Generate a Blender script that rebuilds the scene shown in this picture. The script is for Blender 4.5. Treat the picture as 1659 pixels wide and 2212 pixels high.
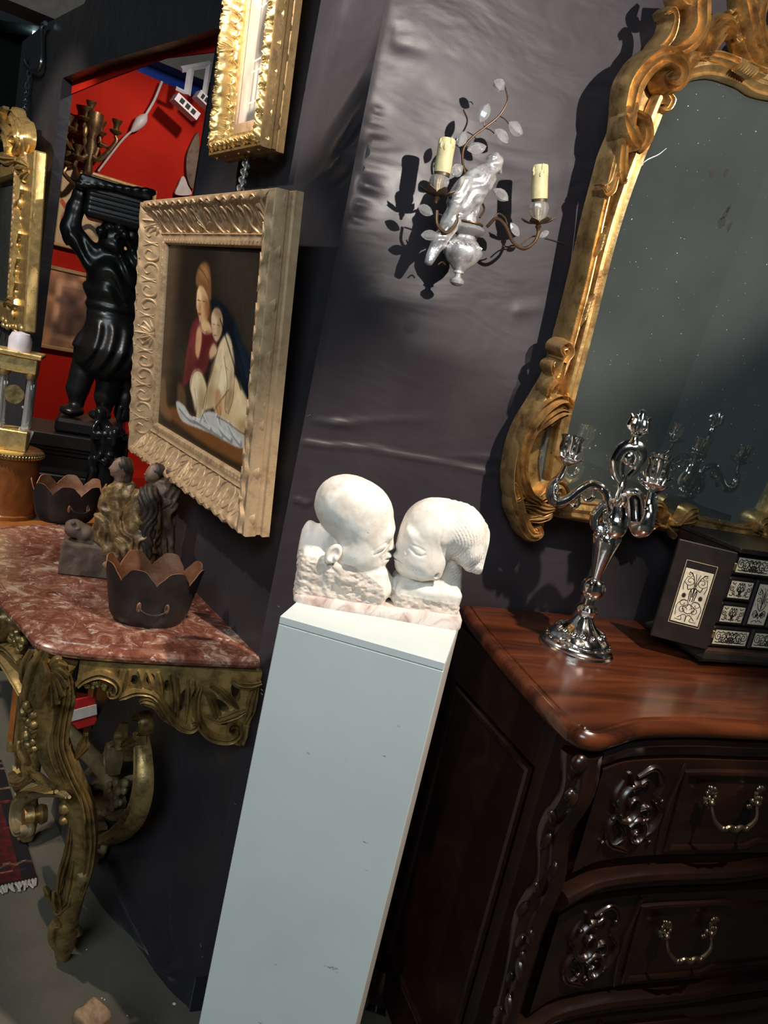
import bpy, bmesh, math, random
import numpy as np
from mathutils import Vector, Matrix, Euler
random.seed(7); np.random.seed(7)
for o in list(bpy.data.objects): bpy.data.objects.remove(o)
scene = bpy.context.scene
col = scene.collection
PI = math.pi
def R(a): return math.radians(a)

# ------------------------------------------------------------------ camera
IMG_W, IMG_H, FOC = 1659.0, 2212.0, 1662.0
CAM_Z, PITCH, ROLL = 1.5, R(11.5), R(12.5)
FW = Vector((0, math.cos(PITCH), -math.sin(PITCH)))
UP0 = Vector((0, math.sin(PITCH), math.cos(PITCH)))
RT0 = Vector((1, 0, 0))
RT = RT0*math.cos(ROLL) + UP0*math.sin(ROLL)
UP = UP0*math.cos(ROLL) - RT0*math.sin(ROLL)
CAM = Vector((0, 0, CAM_Z))
cd = bpy.data.cameras.new('camera'); cam = bpy.data.objects.new('camera', cd); col.objects.link(cam)
cd.sensor_fit = 'VERTICAL'; cd.sensor_height = 24.0; cd.sensor_width = 18.0
cd.lens = 24.0*FOC/IMG_H; cd.clip_start = 0.02; cd.clip_end = 100
m3 = Matrix((RT, UP, -FW)).transposed()
cam.matrix_world = Matrix.Translation(CAM) @ m3.to_4x4()
scene.camera = cam

# ------------------------------------------------------------------ world, lights, exposure
w = bpy.data.worlds.new('hall_air'); scene.world = w; w.use_nodes = True
bg = w.node_tree.nodes['Background']; bg.inputs[0].default_value = (0.62, 0.75, 0.85, 1); bg.inputs[1].default_value = 0.035
scene.view_settings.view_transform = 'Standard'; scene.view_settings.look = 'None'
scene.view_settings.exposure = 0.0; scene.view_settings.gamma = 1.0
scene.view_settings.use_curve_mapping = False

def spot(name, loc, target, power, size, blend, color, radius):
    l = bpy.data.lights.new(name, 'SPOT'); l.energy = power; l.spot_size = R(size); l.spot_blend = blend
    l.color = color; l.shadow_soft_size = radius
    o = bpy.data.objects.new(name, l); col.objects.link(o); o.location = loc
    o.rotation_euler = (Vector(target)-Vector(loc)).to_track_quat('-Z', 'Y').to_euler()
    return o
WARM = (1.0, 0.86, 0.72)
COOL = (0.80, 0.93, 1.0)
# booth spotlights on the rails above, out of the picture
spot('spot_over_commode', (0.82, 0.62, 2.75), (0.25, 1.30, 1.05), 235, 40, 0.6, WARM, 0.02)
spot('spot_on_back_wall', (1.30, -0.45, 2.35), (0.30, 1.66, 2.08), 330, 31, 0.45, (1.0, 0.90, 0.82), 0.02)
spot('spot_on_painting', (-1.60, 1.25, 2.75), (-0.50, 1.72, 1.18), 105, 40, 0.35, WARM, 0.025)
spot('spot_on_upper_picture', (-1.15, 1.0, 2.85), (-0.30, 1.70, 2.20), 260, 31, 0.3, (1.0, 0.88, 0.80), 0.02)
spot('spot_on_gilt_mirror', (-2.3, 1.9, 2.9), (-1.85, 3.40, 1.85), 170, 40, 0.5, WARM, 0.03)
spot('spot_in_red_booth', (-0.55, 3.3, 2.9), (-1.9, 4.6, 1.45), 105, 75, 0.6, (1.0, 0.88, 0.76), 0.05)
spot('spot_in_passage', (-1.7, 1.5, 3.0), (-1.35, 2.75, 0.0), 200, 46, 0.6, (1.0, 0.90, 0.80), 0.04)
# cool daylight-tube panels hanging in the hall behind and above the visitor
def area(name, loc, target, power, sx, sy, color):
    l = bpy.data.lights.new(name, 'AREA'); l.shape = 'RECTANGLE'; l.size = sx; l.size_y = sy; l.energy = power; l.color = color
    o = bpy.data.objects.new(name, l); col.objects.link(o); o.location = loc
    o.rotation_euler = (Vector(target)-Vector(loc)).to_track_quat('-Z', 'Y').to_euler()
    return o
area('hall_light_panel', (-0.9, -2.6, 3.6), (0.0, 1.2, 0.8), 110, 2.2, 1.2, COOL)
# ------------------------------------------------------------------ helpers
def prop(o, label=None, cat=None, group=None, kind=None):
    if label: o['label'] = label
    if cat: o['category'] = cat
    if group: o['group'] = group
    if kind: o['kind'] = kind
    return o
def root(name, M, label=None, cat=None, group=None, kind=None):
    o = bpy.data.objects.new(name, None); o.empty_display_size = 0.05; col.objects.link(o); o.matrix_world = M
    return prop(o, label, cat, group, kind)
def copy_tree(o, M=None, parent=None):
    c = o.copy(); col.objects.link(c)
    if parent is not None:
        c.parent = parent; c.matrix_parent_inverse = Matrix()
    if M is not None: c.matrix_world = M
    for ch in list(o.children): copy_tree(ch, None, c)
    return c
C0 = Vector((-0.185, 1.452, 0))
AL, AB = R(37), R(67.5)
DL = Vector((-math.sin(AL), math.cos(AL), 0)); NL = Vector((-DL.y, DL.x, 0))
DB = Vector((math.sin(AB), math.cos(AB), 0)); NB = Vector((DB.y, -DB.x, 0))
RZL = math.atan2(-DL.y, -DL.x); RZB = math.atan2(DB.y, DB.x)
def T(x, y=None, z=None):
    return Matrix.Translation(x if y is None else Vector((x, y, z)))
def RX(a): return Matrix.Rotation(a, 4, 'X')
def RY(a): return Matrix.Rotation(a, 4, 'Y')
def RZ(a): return Matrix.Rotation(a, 4, 'Z')
# frames on the two booth walls: local x to the right along the wall, -y out into the room, z up
def wallL(u, z, w, tilt=0.0, yaw=0.0): return T(C0 + DL*u + NL*w + Vector((0, 0, z))) @ RZ(RZL+yaw) @ RX(tilt)
def wallB(u, z, w, tilt=0.0, yaw=0.0): return T(C0 + DB*u + NB*w + Vector((0, 0, z))) @ RZ(RZB+yaw) @ RX(tilt)
def ray(px, py): return FW + RT*((px-IMG_W/2)/FOC) + UP*((IMG_H/2-py)/FOC)
def on(M, px, py, y=0.0):
    """sight line through a photo point met with the plane local-y = y of frame M, as a local point"""
    n = M.to_3x3() @ Vector((0, 1, 0)); p = M @ Vector((0, y, 0)); d = ray(px, py)
    t = (p-CAM).dot(n)/d.dot(n)
    return M.inverted() @ (CAM + d*t)
def ons(M, pts, y=0.0): return [on(M, a, b, y) for a, b in pts]
def atz(px, py, z):
    d = ray(px, py); return CAM + d*((z-CAM_Z)/d.z)
def loc_on(M, px, py, y=0.0):
    return M @ on(M, px, py, y)
def over(base, px, py):
    """point on the upright plane through base facing the visitor"""
    d = ray(px, py); b = Vector((base[0], base[1], 0))
    t = (b.x*d.x+b.y*d.y)/(d.x*d.x+d.y*d.y); return CAM + d*t
def bu(P):
    q = Vector(P)-C0; return (q.dot(DB), P[2], q.dot(NB))
def lu(P):
    q = Vector(P)-C0; return (q.dot(DL), P[2], q.dot(NL))

def cr(pts, n=8, closed=False):
    """Catmull-Rom through points of any dimension"""
    P = [np.array(p, float) for p in pts]; L = len(P); out = []
    rng = range(L) if closed else range(L-1)
    for i in rng:
        if closed: a, b, c, d = P[(i-1) % L], P[i], P[(i+1) % L], P[(i+2) % L]
        else:
            b, c = P[i], P[i+1]
            a = P[i-1] if i > 0 else 2*b-c
            d = P[i+2] if i+2 < L else 2*c-b
        for k in range(n):
            t = k/n
            out.append(0.5*((2*b)+(-a+c)*t+(2*a-5*b+4*c-d)*t*t+(-a+3*b-3*c+d)*t**3))
    if not closed: out.append(P[-1])
    return np.array(out)
def spiral(cx, cz, r0, r1, a0, turns, n=22):
    """points of a flat volute in x,z"""
    out = []
    for i in range(n+1):
        t = i/n; r = r0+(r1-r0)*t; a = a0+turns*2*PI*t
        out.append((cx+r*math.cos(a), cz+r*math.sin(a)))
    return out

class MB:
    def __init__(s): s.v = []; s.f = []; s.n = 0
    def add(s, verts, faces):
        verts = np.asarray(verts, float).reshape(-1, 3); k = s.n
        s.v.append(verts); s.f += [tuple(i+k for i in f) for f in faces]; s.n += len(verts); return s
    def box(s, c, h, rot=None, top=1.0):
        x, y, z = h; v = []
        for dz in (-1, 1):
            q = top if dz > 0 else 1
            for dx, dy in ((-1, -1), (1, -1), (1, 1), (-1, 1)): v.append((dx*x*q, dy*y*q, dz*z))
        v = np.array(v)
        if rot is not None: v = v @ np.array(rot.to_3x3()).T
        return s.add(v+np.array(c), [(3, 2, 1, 0), (4, 5, 6, 7), (0, 1, 5, 4), (1, 2, 6, 5), (2, 3, 7, 6), (3, 0, 4, 7)])
    def bevbox(s, c, h, b):
        """box with chamfered edges"""
        x, y, z = h; V = {}; vs = []; idx = {}
        for sx in (-1, 1):
            for sy in (-1, 1):
                for sz in (-1, 1):
                    for ax in range(3):
                        p = [sx*(x-b), sy*(y-b), sz*(z-b)]; p[ax] = (sx*x, sy*y, sz*z)[ax]
                        idx[(sx, sy, sz, ax)] = len(vs); vs.append(p)
        F = []
        for ax in range(3):
            o1, o2 = [(1, 2), (2, 0), (0, 1)][ax]
            for sg in (-1, 1):
                q = []
                for a, b2 in ((-1, -1), (1, -1), (1, 1), (-1, 1)):
                    k = [0, 0, 0]; k[ax] = sg; k[o1] = a; k[o2] = b2; q.append(idx[(k[0], k[1], k[2], ax)])
                F.append(tuple(q if sg > 0 else q[::-1]))
        for ax in range(3):
            o1, o2 = [(1, 2), (2, 0), (0, 1)][ax]
            for a in (-1, 1):
                for b2 in (-1, 1):
                    def kk(sg, face):
                        k = [0, 0, 0]; k[ax] = sg; k[o1] = a; k[o2] = b2; return idx[(k[0], k[1], k[2], face)]
                    q = [kk(-1, o1), kk(1, o1), kk(1, o2), kk(-1, o2)]
                    F.append(tuple(q if a*b2 < 0 else q[::-1]))
        for sx in (-1, 1):
            for sy in (-1, 1):
                for sz in (-1, 1):
                    q = [idx[(sx, sy, sz, 0)], idx[(sx, sy, sz, 1)], idx[(sx, sy, sz, 2)]]
                    F.append(tuple(q if sx*sy*sz > 0 else q[::-1]))
        return s.add(np.array(vs)+np.array(c), F)
    def ell(s, c, r, rot=None, nu=12, nv=8):
        v = [(0, 0, 1)]; F = []
        for j in range(1, nv):
            a = PI*j/nv
            for i in range(nu):
                b = 2*PI*i/nu; v.append((math.sin(a)*math.cos(b), math.sin(a)*math.sin(b), math.cos(a)))
        v.append((0, 0, -1)); v = np.array(v)*np.array(r)
        if rot is not None: v = v @ np.array(rot.to_3x3()).T
        for i in range(nu): F.append((0, 1+i, 1+(i+1) % nu))
        for j in range(nv-2):
            for i in range(nu):
                a = 1+j*nu+i; b = 1+j*nu+(i+1) % nu; F.append((a, a+nu, b+nu, b))
        L = len(v)-1
        for i in range(nu): F.append((L, L-nu+(i+1) % nu, L-nu+i))
        return s.add(v+np.array(c), F)
    def lathe(s, prof, n=24, c=(0, 0, 0), rot=None, fl=None, sy=1.0, a0=0, a1=2*PI):
        """profile [(r,z)], optional fl(theta, j) radius factor"""
        v = []; F = []; m = len(prof); full = abs(a1-a0-2*PI) < 1e-6; nn = n if full else n+1
        for j, (r, z) in enumerate(prof):
            for i in range(nn):
                a = a0+(a1-a0)*i/n; k = r*(fl(a, j) if fl else 1)
                v.append((k*math.cos(a), k*math.sin(a)*sy, z))
        for j in range(m-1):
            for i in range(n):
                i2 = (i+1) % n if full else i+1
                F.append((j*nn+i, j*nn+i2, (j+1)*nn+i2, (j+1)*nn+i))
        if full:
            if prof[0][0] > 1e-5: F.append(tuple(range(nn))[::-1])
            if prof[-1][0] > 1e-5: F.append(tuple((m-1)*nn+i for i in range(nn)))
        v = np.array(v)
        if rot is not None: v = v @ np.array(rot.to_3x3()).T
        return s.add(v+np.array(c), F)
    def tube(s, path, r, n=8, closed=False, flat=1.0):
        P = np.array([tuple(p) for p in path], float); L = len(P)
        rr = np.full(L, r) if np.isscalar(r) else np.interp(np.linspace(0, 1, L), np.linspace(0, 1, len(r)), r)
        tg = np.gradient(P, axis=0) if not closed else (np.roll(P, -1, 0)-np.roll(P, 1, 0))
        tg /= np.linalg.norm(tg, axis=1)[:, None]+1e-12
        ref = np.array([0, 0, 1.0]) if abs(tg[0][2]) < 0.9 else np.array([0, 1.0, 0])
        nrm = np.cross(tg[0], ref); nrm /= np.linalg.norm(nrm); v = []; F = []
        for i in range(L):
            nrm = nrm-tg[i]*(nrm@tg[i]); nrm /= np.linalg.norm(nrm)+1e-12; b = np.cross(tg[i], nrm)
            for k in range(n):
                a = 2*PI*k/n; v.append(P[i]+rr[i]*(math.cos(a)*nrm+flat*math.sin(a)*b))
        m = L if closed else L-1
        for i in range(m):
            for k in range(n):
                a, b2 = i*n+k, i*n+(k+1) % n; c, d = ((i+1) % L)*n+k, ((i+1) % L)*n+(k+1) % n
                F.append((a, b2, d, c))
        if not closed: F.append(tuple(range(n))[::-1]); F.append(tuple((L-1)*n+k for k in range(n)))
        return s.add(v, F)
    def band(s, path, wid, hei, face, ribs=3, rib=0.35, base=0.0, ns=13, asym=0.0, skirt=None):
        """carved strip: runs along a 3D path, stands proud along 'face', fluted lengthwise"""
        P = np.array([tuple(p) for p in path], float); L = len(P); tt = np.linspace(0, 1, L)
        W = np.full(L, wid) if np.isscalar(wid) else np.interp(tt, np.linspace(0, 1, len(wid)), wid)
        H = np.full(L, hei) if np.isscalar(hei) else np.interp(tt, np.linspace(0, 1, len(hei)), hei)
        fc = np.array(face, float); fc = np.tile(fc, (L, 1)) if fc.ndim == 1 else fc
        tg = np.gradient(P, axis=0); tg /= np.linalg.norm(tg, axis=1)[:, None]+1e-12
        sd = np.cross(tg, fc); sd /= np.linalg.norm(sd, axis=1)[:, None]+1e-12
        ss = np.linspace(-1, 1, ns); v = []; F = []
        sk = base if skirt is None else skirt
        for i in range(L):
            v.append(P[i]+sd[i]*W[i]*(-1)-fc[i]*sk)
            for q in ss:
                dome = math.sqrt(max(0, 1-(q-asym)**2*0.92)) if abs(q-asym) < 1 else 0.2
                fl = 1-rib*(0.5+0.5*math.cos(PI*(q+1)*ribs)) if ribs else 1.0
                v.append(P[i]+sd[i]*W[i]*q+fc[i]*(H[i]*dome*fl))
            v.append(P[i]+sd[i]*W[i]-fc[i]*sk)
        m = ns+2
        for i in range(L-1):
            for k in range(m-1):
                a = i*m+k; F.append((a, a+1, a+m+1, a+m))
            F.append((i*m+m-1, i*m, (i+1)*m, (i+1)*m+m-1))
        F.append(tuple(range(m))[::-1]); F.append(tuple((L-1)*m+k for k in range(m)))
        return s.add(v, F)
    def prism(s, outline, y0, y1, holes=()):
        """outline in x,z extruded between y0 (front) and y1"""
        from mathutils.geometry import tessellate_polygon
        loops = [list(map(lambda p: (float(p[0]), float(p[1])), outline))]+[list(map(lambda p: (float(p[0]), float(p[1])), h)) for h in holes]
        polys = [[Vector((a, b, 0)) for a, b in L] for L in loops]
        tris = tessellate_polygon(polys); flat = [p for L in loops for p in L]; N = len(flat)
        v = [(a, y0, b) for a, b in flat]+[(a, y1, b) for a, b in flat]
        F = [tuple(t) for t in tris]+[tuple(i+N for i in t[::-1]) for t in tris]
        k = 0
        for L in loops:
            n = len(L)
            for i in range(n):
                j = (i+1) % n; F.append((k+i, k+j, k+j+N, k+i+N))
            k += n
        return s.add(v, F)
    def sweep(s, path, prof, up=(0, 0, 1), closed=False, prof_closed=True):
        """profile [(side, up)] along a path, mitred; side = tangent x up"""
        P = np.array([tuple(p) for p in path], float); L = len(P); U = np.array(up, float)
        v = []; F = []; m = len(prof)
        for i in range(L):
            a = P[(i-1) % L] if (closed or i > 0) else P[i]; b = P[(i+1) % L] if (closed or i < L-1) else P[i]
            t1 = P[i]-a; t2 = b-P[i]
            t1 = t1/(np.linalg.norm(t1)+1e-12) if np.linalg.norm(t1) > 1e-9 else t2/(np.linalg.norm(t2)+1e-12)
            t2 = t2/(np.linalg.norm(t2)+1e-12) if np.linalg.norm(t2) > 1e-9 else t1
            s1 = np.cross(t1, U); s2 = np.cross(t2, U); s1 /= np.linalg.norm(s1)+1e-12; s2 /= np.linalg.norm(s2)+1e-12
            sd = s1+s2; sd /= np.linalg.norm(sd)+1e-12; k = 1/max(0.5, sd@s1)
            for (x, y) in prof: v.append(P[i]+sd*x*k+U*y)
        for i in range(L if closed else L-1):
            j = (i+1) % L
            for k in range(m if prof_closed else m-1):
                k2 = (k+1) % m; F.append((i*m+k, i*m+k2, j*m+k2, j*m+k))
        if not closed and prof_closed: F.append(tuple(range(m))[::-1]); F.append(tuple((L-1)*m+k for k in range(m)))
        return s.add(v, F)
    def grid(s, X, Y, Z):
        X, Y, Z = np.broadcast_arrays(X, Y, Z); a, b = X.shape
        F = [(i*b+j, i*b+j+1, (i+1)*b+j+1, (i+1)*b+j) for i in range(a-1) for j in range(b-1)]
        return s.add(np.stack([X, Y, Z], -1).reshape(-1, 3), F)
    def flipx(s):
        """a copy mirrored in x added"""
        o = MB(); V = np.concatenate(s.v); W = V.copy(); W[:, 0] *= -1
        F = list(s.f); s.add(W, [f[::-1] for f in F]); return s
    def mirrored(s):
        o = MB(); V = np.concatenate(s.v); V = V.copy(); V[:, 0] *= -1; o.add(V, [f[::-1] for f in s.f]); return o
    def xf(s, M):
        A = np.array(M); s.v = [v @ A[:3, :3].T+A[:3, 3] for v in s.v]; return s
    def build(s, name, mat, parent=None, M=None, smooth=True, angle=40, fix=True, label=None):
        me = bpy.data.meshes.new(name); V = np.concatenate(s.v); me.from_pydata(V.tolist(), [], s.f); 
        me.validate(); 
        if fix:
            b = bmesh.new(); b.from_mesh(me); bmesh.ops.recalc_face_normals(b, faces=b.faces); b.to_mesh(me); b.free()
        if smooth:
            me.polygons.foreach_set('use_smooth', [True]*len(me.polygons))
            if angle: me.set_sharp_from_angle(angle=R(angle))
        me.materials.append(mat); me.update()
        o = bpy.data.objects.new(name, me); col.objects.link(o)
        if parent is not None: o.parent = parent
        elif M is not None: o.matrix_world = M
        if label: o['label'] = label
        return o

# ------------------------------------------------------------------ sculpting: signed distance grid -> mesh
def vnoise(X, Y, Z, sc, seed=0):
    rs = np.random.RandomState(seed); Lt = rs.rand(17, 17, 17).astype(np.float32)
    x, y, z = X*sc, Y*sc, Z*sc; xi, yi, zi = np.floor(x).astype(int), np.floor(y).astype(int), np.floor(z).astype(int)
    fx, fy, fz = x-xi, y-yi, z-zi; fx, fy, fz = [f*f*(3-2*f) for f in (fx, fy, fz)]
    g = lambda a, b, c: Lt[(xi+a) % 17, (yi+b) % 17, (zi+c) % 17]
    l = lambda a, b, t: a+(b-a)*t
    return l(l(l(g(0, 0, 0), g(1, 0, 0), fx), l(g(0, 1, 0), g(1, 1, 0), fx), fy), l(l(g(0, 0, 1), g(1, 0, 1), fx), l(g(0, 1, 1), g(1, 1, 1), fx), fy), fz)-0.5
class SDF:
    def __init__(s, lo, hi, h):
        s.lo = np.array(lo, float); s.h = h; s.shape = tuple(int(math.ceil((b-a)/h))+1 for a, b in zip(lo, hi))
        s.F = np.full(s.shape, 1.0, np.float32)
        s.ax = [s.lo[i]+h*np.arange(s.shape[i]) for i in range(3)]
    def _sl(s, lo, hi):
        sl = []
        for i in range(3):
            a = max(0, int(math.floor((lo[i]-s.lo[i])/s.h))); b = min(s.shape[i], int(math.ceil((hi[i]-s.lo[i])/s.h))+1)
            if b <= a: return None
            sl.append(slice(a, b))
        return tuple(sl)
    def _xyz(s, sl): return np.meshgrid(*[s.ax[i][sl[i]] for i in range(3)], indexing='ij')
    def _put(s, sl, d, k, op):
        A = s.F[sl]
        if op == 'u':
            if k > 0:
                q = np.clip(0.5+0.5*(A-d)/k, 0, 1); s.F[sl] = A*(1-q)+d*q-k*q*(1-q)
            else: s.F[sl] = np.minimum(A, d)
        else:
            if k > 0:
                q = np.clip(0.5-0.5*(A+d)/k, 0, 1); s.F[sl] = A*(1-q)-d*q+k*q*(1-q)
            else: s.F[sl] = np.maximum(A, -d)
    def ell(s, c, r, k=0.0, rot=None, op='u'):
        c = np.array(c, float); r = np.array(r, float); m = max(r)+k+4*s.h
        sl = s._sl(c-m, c+m)
        if sl is None: return s
        X, Y, Z = s._xyz(sl); X, Y, Z = X-c[0], Y-c[1], Z-c[2]
        if rot is not None:
            A = np.array(rot.to_3x3()).T; X, Y, Z = A[0, 0]*X+A[0, 1]*Y+A[0, 2]*Z, A[1, 0]*X+A[1, 1]*Y+A[1, 2]*Z, A[2, 0]*X+A[2, 1]*Y+A[2, 2]*Z
        k0 = np.sqrt((X/r[0])**2+(Y/r[1])**2+(Z/r[2])**2); k1 = np.sqrt((X/r[0]**2)**2+(Y/r[1]**2)**2+(Z/r[2]**2)**2)+1e-9
        s._put(sl, k0*(k0-1)/k1, k, op); return s
    def cap(s, a, b, ra, rb, k=0.0, op='u'):
        a = np.array(a, float); b = np.array(b, float); m = max(ra, rb)+k+4*s.h
        sl = s._sl(np.minimum(a, b)-m, np.maximum(a, b)+m)
        if sl is None: return s
        X, Y, Z = s._xyz(sl); ab = b-a; L2 = ab@ab+1e-12
        t = np.clip(((X-a[0])*ab[0]+(Y-a[1])*ab[1]+(Z-a[2])*ab[2])/L2, 0, 1)
        d = np.sqrt((X-a[0]-t*ab[0])**2+(Y-a[1]-t*ab[1])**2+(Z-a[2]-t*ab[2])**2)-(ra+(rb-ra)*t)
        s._put(sl, d, k, op); return s
    def path(s, pts, rad, k=0.0, op='u'):
        n = len(pts); rr = [rad]*n if np.isscalar(rad) else rad
        for i in range(n-1): s.cap(pts[i], pts[i+1], rr[i], rr[i+1], k, op)
        return s
    def box(s, c, hf, rd=0.0, k=0.0, rot=None, op='u'):
        c = np.array(c, float); hf = np.array(hf, float); m = np.linalg.norm(hf)+k+4*s.h
        sl = s._sl(c-m, c+m)
        if sl is None: return s
        X, Y, Z = s._xyz(sl); X, Y, Z = X-c[0], Y-c[1], Z-c[2]
        if rot is not None:
            A = np.array(rot.to_3x3()).T; X, Y, Z = A[0, 0]*X+A[0, 1]*Y+A[0, 2]*Z, A[1, 0]*X+A[1, 1]*Y+A[1, 2]*Z, A[2, 0]*X+A[2, 1]*Y+A[2, 2]*Z
        qx, qy, qz = np.abs(X)-hf[0]+rd, np.abs(Y)-hf[1]+rd, np.abs(Z)-hf[2]+rd
        d = np.sqrt(np.maximum(qx, 0)**2+np.maximum(qy, 0)**2+np.maximum(qz, 0)**2)+np.minimum(np.maximum(qx, np.maximum(qy, qz)), 0)-rd
        s._put(sl, d, k, op); return s
    def warp(s, fn, lo=None, hi=None):
        sl = s._sl(lo, hi) if lo is not None else tuple(slice(0, n) for n in s.shape)
        if sl is None: return s
        X, Y, Z = s._xyz(sl); s.F[sl] += fn(X, Y, Z).astype(np.float32); return s
    def mesh(s):
        F = s.F; F[0], F[-1] = 1, 1; F[:, 0], F[:, -1] = 1, 1; F[:, :, 0], F[:, :, -1] = 1, 1
        S = F < 0; c = np.zeros(tuple(n-1 for n in F.shape), np.int8)
        cor = [(i, j, k) for i in (0, 1) for j in (0, 1) for k in (0, 1)]
        n = F.shape
        for (i, j, k) in cor: c += S[i:n[0]-1+i, j:n[1]-1+j, k:n[2]-1+k]
        I, J, K = np.nonzero((c > 0) & (c < 8)); N = len(I)
        acc = np.zeros((N, 3)); cnt = np.zeros(N)
        for a in cor:
            for ax in range(3):
                if a[ax] == 1: continue
                b = list(a); b[ax] = 1
                fa = F[I+a[0], J+a[1], K+a[2]]; fb = F[I+b[0], J+b[1], K+b[2]]; x = (fa < 0) != (fb < 0)
                t = np.where(x, fa/np.where(x, fa-fb, 1), 0); p = np.zeros((N, 3)); p[:] = a; p[:, ax] += t
                acc += p*x[:, None]; cnt += x
        V = acc/np.maximum(cnt, 1)[:, None]+np.stack([I, J, K], -1); V = V*s.h+s.lo
        idx = np.full(c.shape, -1, np.int64); idx[I, J, K] = np.arange(N); faces = []
        for ax in range(3):
            o1, o2 = [(1, 2), (2, 0), (0, 1)][ax]
            A = [slice(1, -1)]*3; A[ax] = slice(0, -1); Bq = list(A); Bq[ax] = slice(1, None)
            sa, sb = S[tuple(A)], S[tuple(Bq)]; P = np.nonzero(sa != sb); fl = sa[P]
            q = [P[i]+(0 if i == ax else 1) for i in range(3)]
            def ci(d1, d2):
                r = list(q); r[o1] = r[o1]-d1; r[o2] = r[o2]-d2; return idx[r[0], r[1], r[2]]
            Q = np.stack([ci(1, 1), ci(0, 1), ci(0, 0), ci(1, 0)], -1); Q[~fl] = Q[~fl][:, ::-1]; faces.append(Q)
        Q = np.concatenate(faces); Q = Q[(Q >= 0).all(1)]
        m = MB(); m.v = [V]; m.f = [tuple(r) for r in Q.tolist()]; m.n = len(V); return m

# ------------------------------------------------------------------ flat painted surfaces (prints, canvases, inlay)
class Canvas:
    """colours for a flat printed or painted surface, laid down stroke by stroke; x right, y up, 0..1"""
    def __init__(s, nx, ny, base): s.nx, s.ny = nx, ny; s.a = np.zeros((ny, nx, 3)); s.a[:] = base; s.X, s.Y = np.meshgrid((np.arange(nx)+.5)/nx, (np.arange(ny)+.5)/ny); s.asp = ny/nx
    def _blur(s, m, k):
        k = int(k)
        for ax in (0, 1):
            for _ in range(2):
                if k < 1: continue
                p = np.pad(m, [(k, k) if i == ax else (0, 0) for i in (0, 1)], mode='edge'); cs = np.cumsum(p, axis=ax)
                z = np.zeros_like(np.take(cs, [0], ax)); cs = np.concatenate([z, cs], ax); n = m.shape[ax]
                m = (np.take(cs, np.arange(2*k+1, 2*k+1+n), ax)-np.take(cs, np.arange(0, n), ax))/(2*k+1)
        return m
    def put(s, m, c):
        m = np.clip(m, 0, 1)[..., None]; s.a = s.a*(1-m)+np.array(c)*m; return s
    def poly(s, pts, c, soft=1, op=1.0, smooth=True):
        P = cr(pts, 6, True) if smooth else np.array(pts, float)
        m = np.zeros_like(s.X, bool); n = len(P)
        for i in range(n):
            x1, y1 = P[i]; x2, y2 = P[(i+1) % n]
            if y1 == y2: continue
            q = ((y1 > s.Y) != (y2 > s.Y)) & (s.X < (x2-x1)*(s.Y-y1)/(y2-y1)+x1); m ^= q
        return s.put(s._blur(m.astype(float), soft)*op, c)
    def ell(s, x, y, rx, ry, c, soft=1, op=1.0):
        return s.put(s._blur((((s.X-x)/rx)**2+((s.Y-y)/ry)**2 < 1).astype(float), soft)*op, c)
    def line(s, pts, wd, c, op=1.0, smooth=True):
        P = cr(pts, 6) if smooth and len(pts) > 2 else np.array(pts, float); D = np.full(s.X.shape, 9.0)
        for (x1, y1), (x2, y2) in zip(P[:-1], P[1:]):
            lx, ly = x2-x1, (y2-y1)*s.asp; L2 = lx*lx+ly*ly+1e-12
            px, py = s.X-x1, (s.Y-y1)*s.asp; t = np.clip((px*lx+py*ly)/L2, 0, 1); D = np.minimum(D, np.hypot(px-t*lx, py-t*ly))
        return s.put(np.clip((wd-D)*s.nx+0.5, 0, 1)*op, c)
    def grain(s, amp, sc=1.0, seed=1):
        n = vnoise(s.X*sc, s.Y*sc*s.asp, s.X*0, 1.0, seed); s.a = np.clip(s.a*(1+amp*n[..., None]*2), 0, 1); return s
    def build(s, name, w, h, mat, parent, x=0, y=0, z=0, label=None, lin=True):
        """a rectangle w by h, lower left corner at x,z in the plane local-y = y"""
        nx, ny = s.nx, s.ny; gx, gz = np.meshgrid(x+w*np.arange(nx+1)/nx, z+h*np.arange(ny+1)/ny)
        m = MB(); m.grid(gx, np.full_like(gx, y), gz); o = m.build(name, mat, parent, smooth=False, fix=False, label=label)
        me = o.data; at = me.attributes.new('print', 'FLOAT_COLOR', 'FACE'); c = s.a.reshape(-1, 3)
        c = np.where(c <= 0.04045, c/12.92, ((c+0.055)/1.055)**2.4) if lin else c
        at.data.foreach_set('color', np.concatenate([c, np.ones((len(c), 1))], 1).astype(np.float32).ravel()); return o
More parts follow.
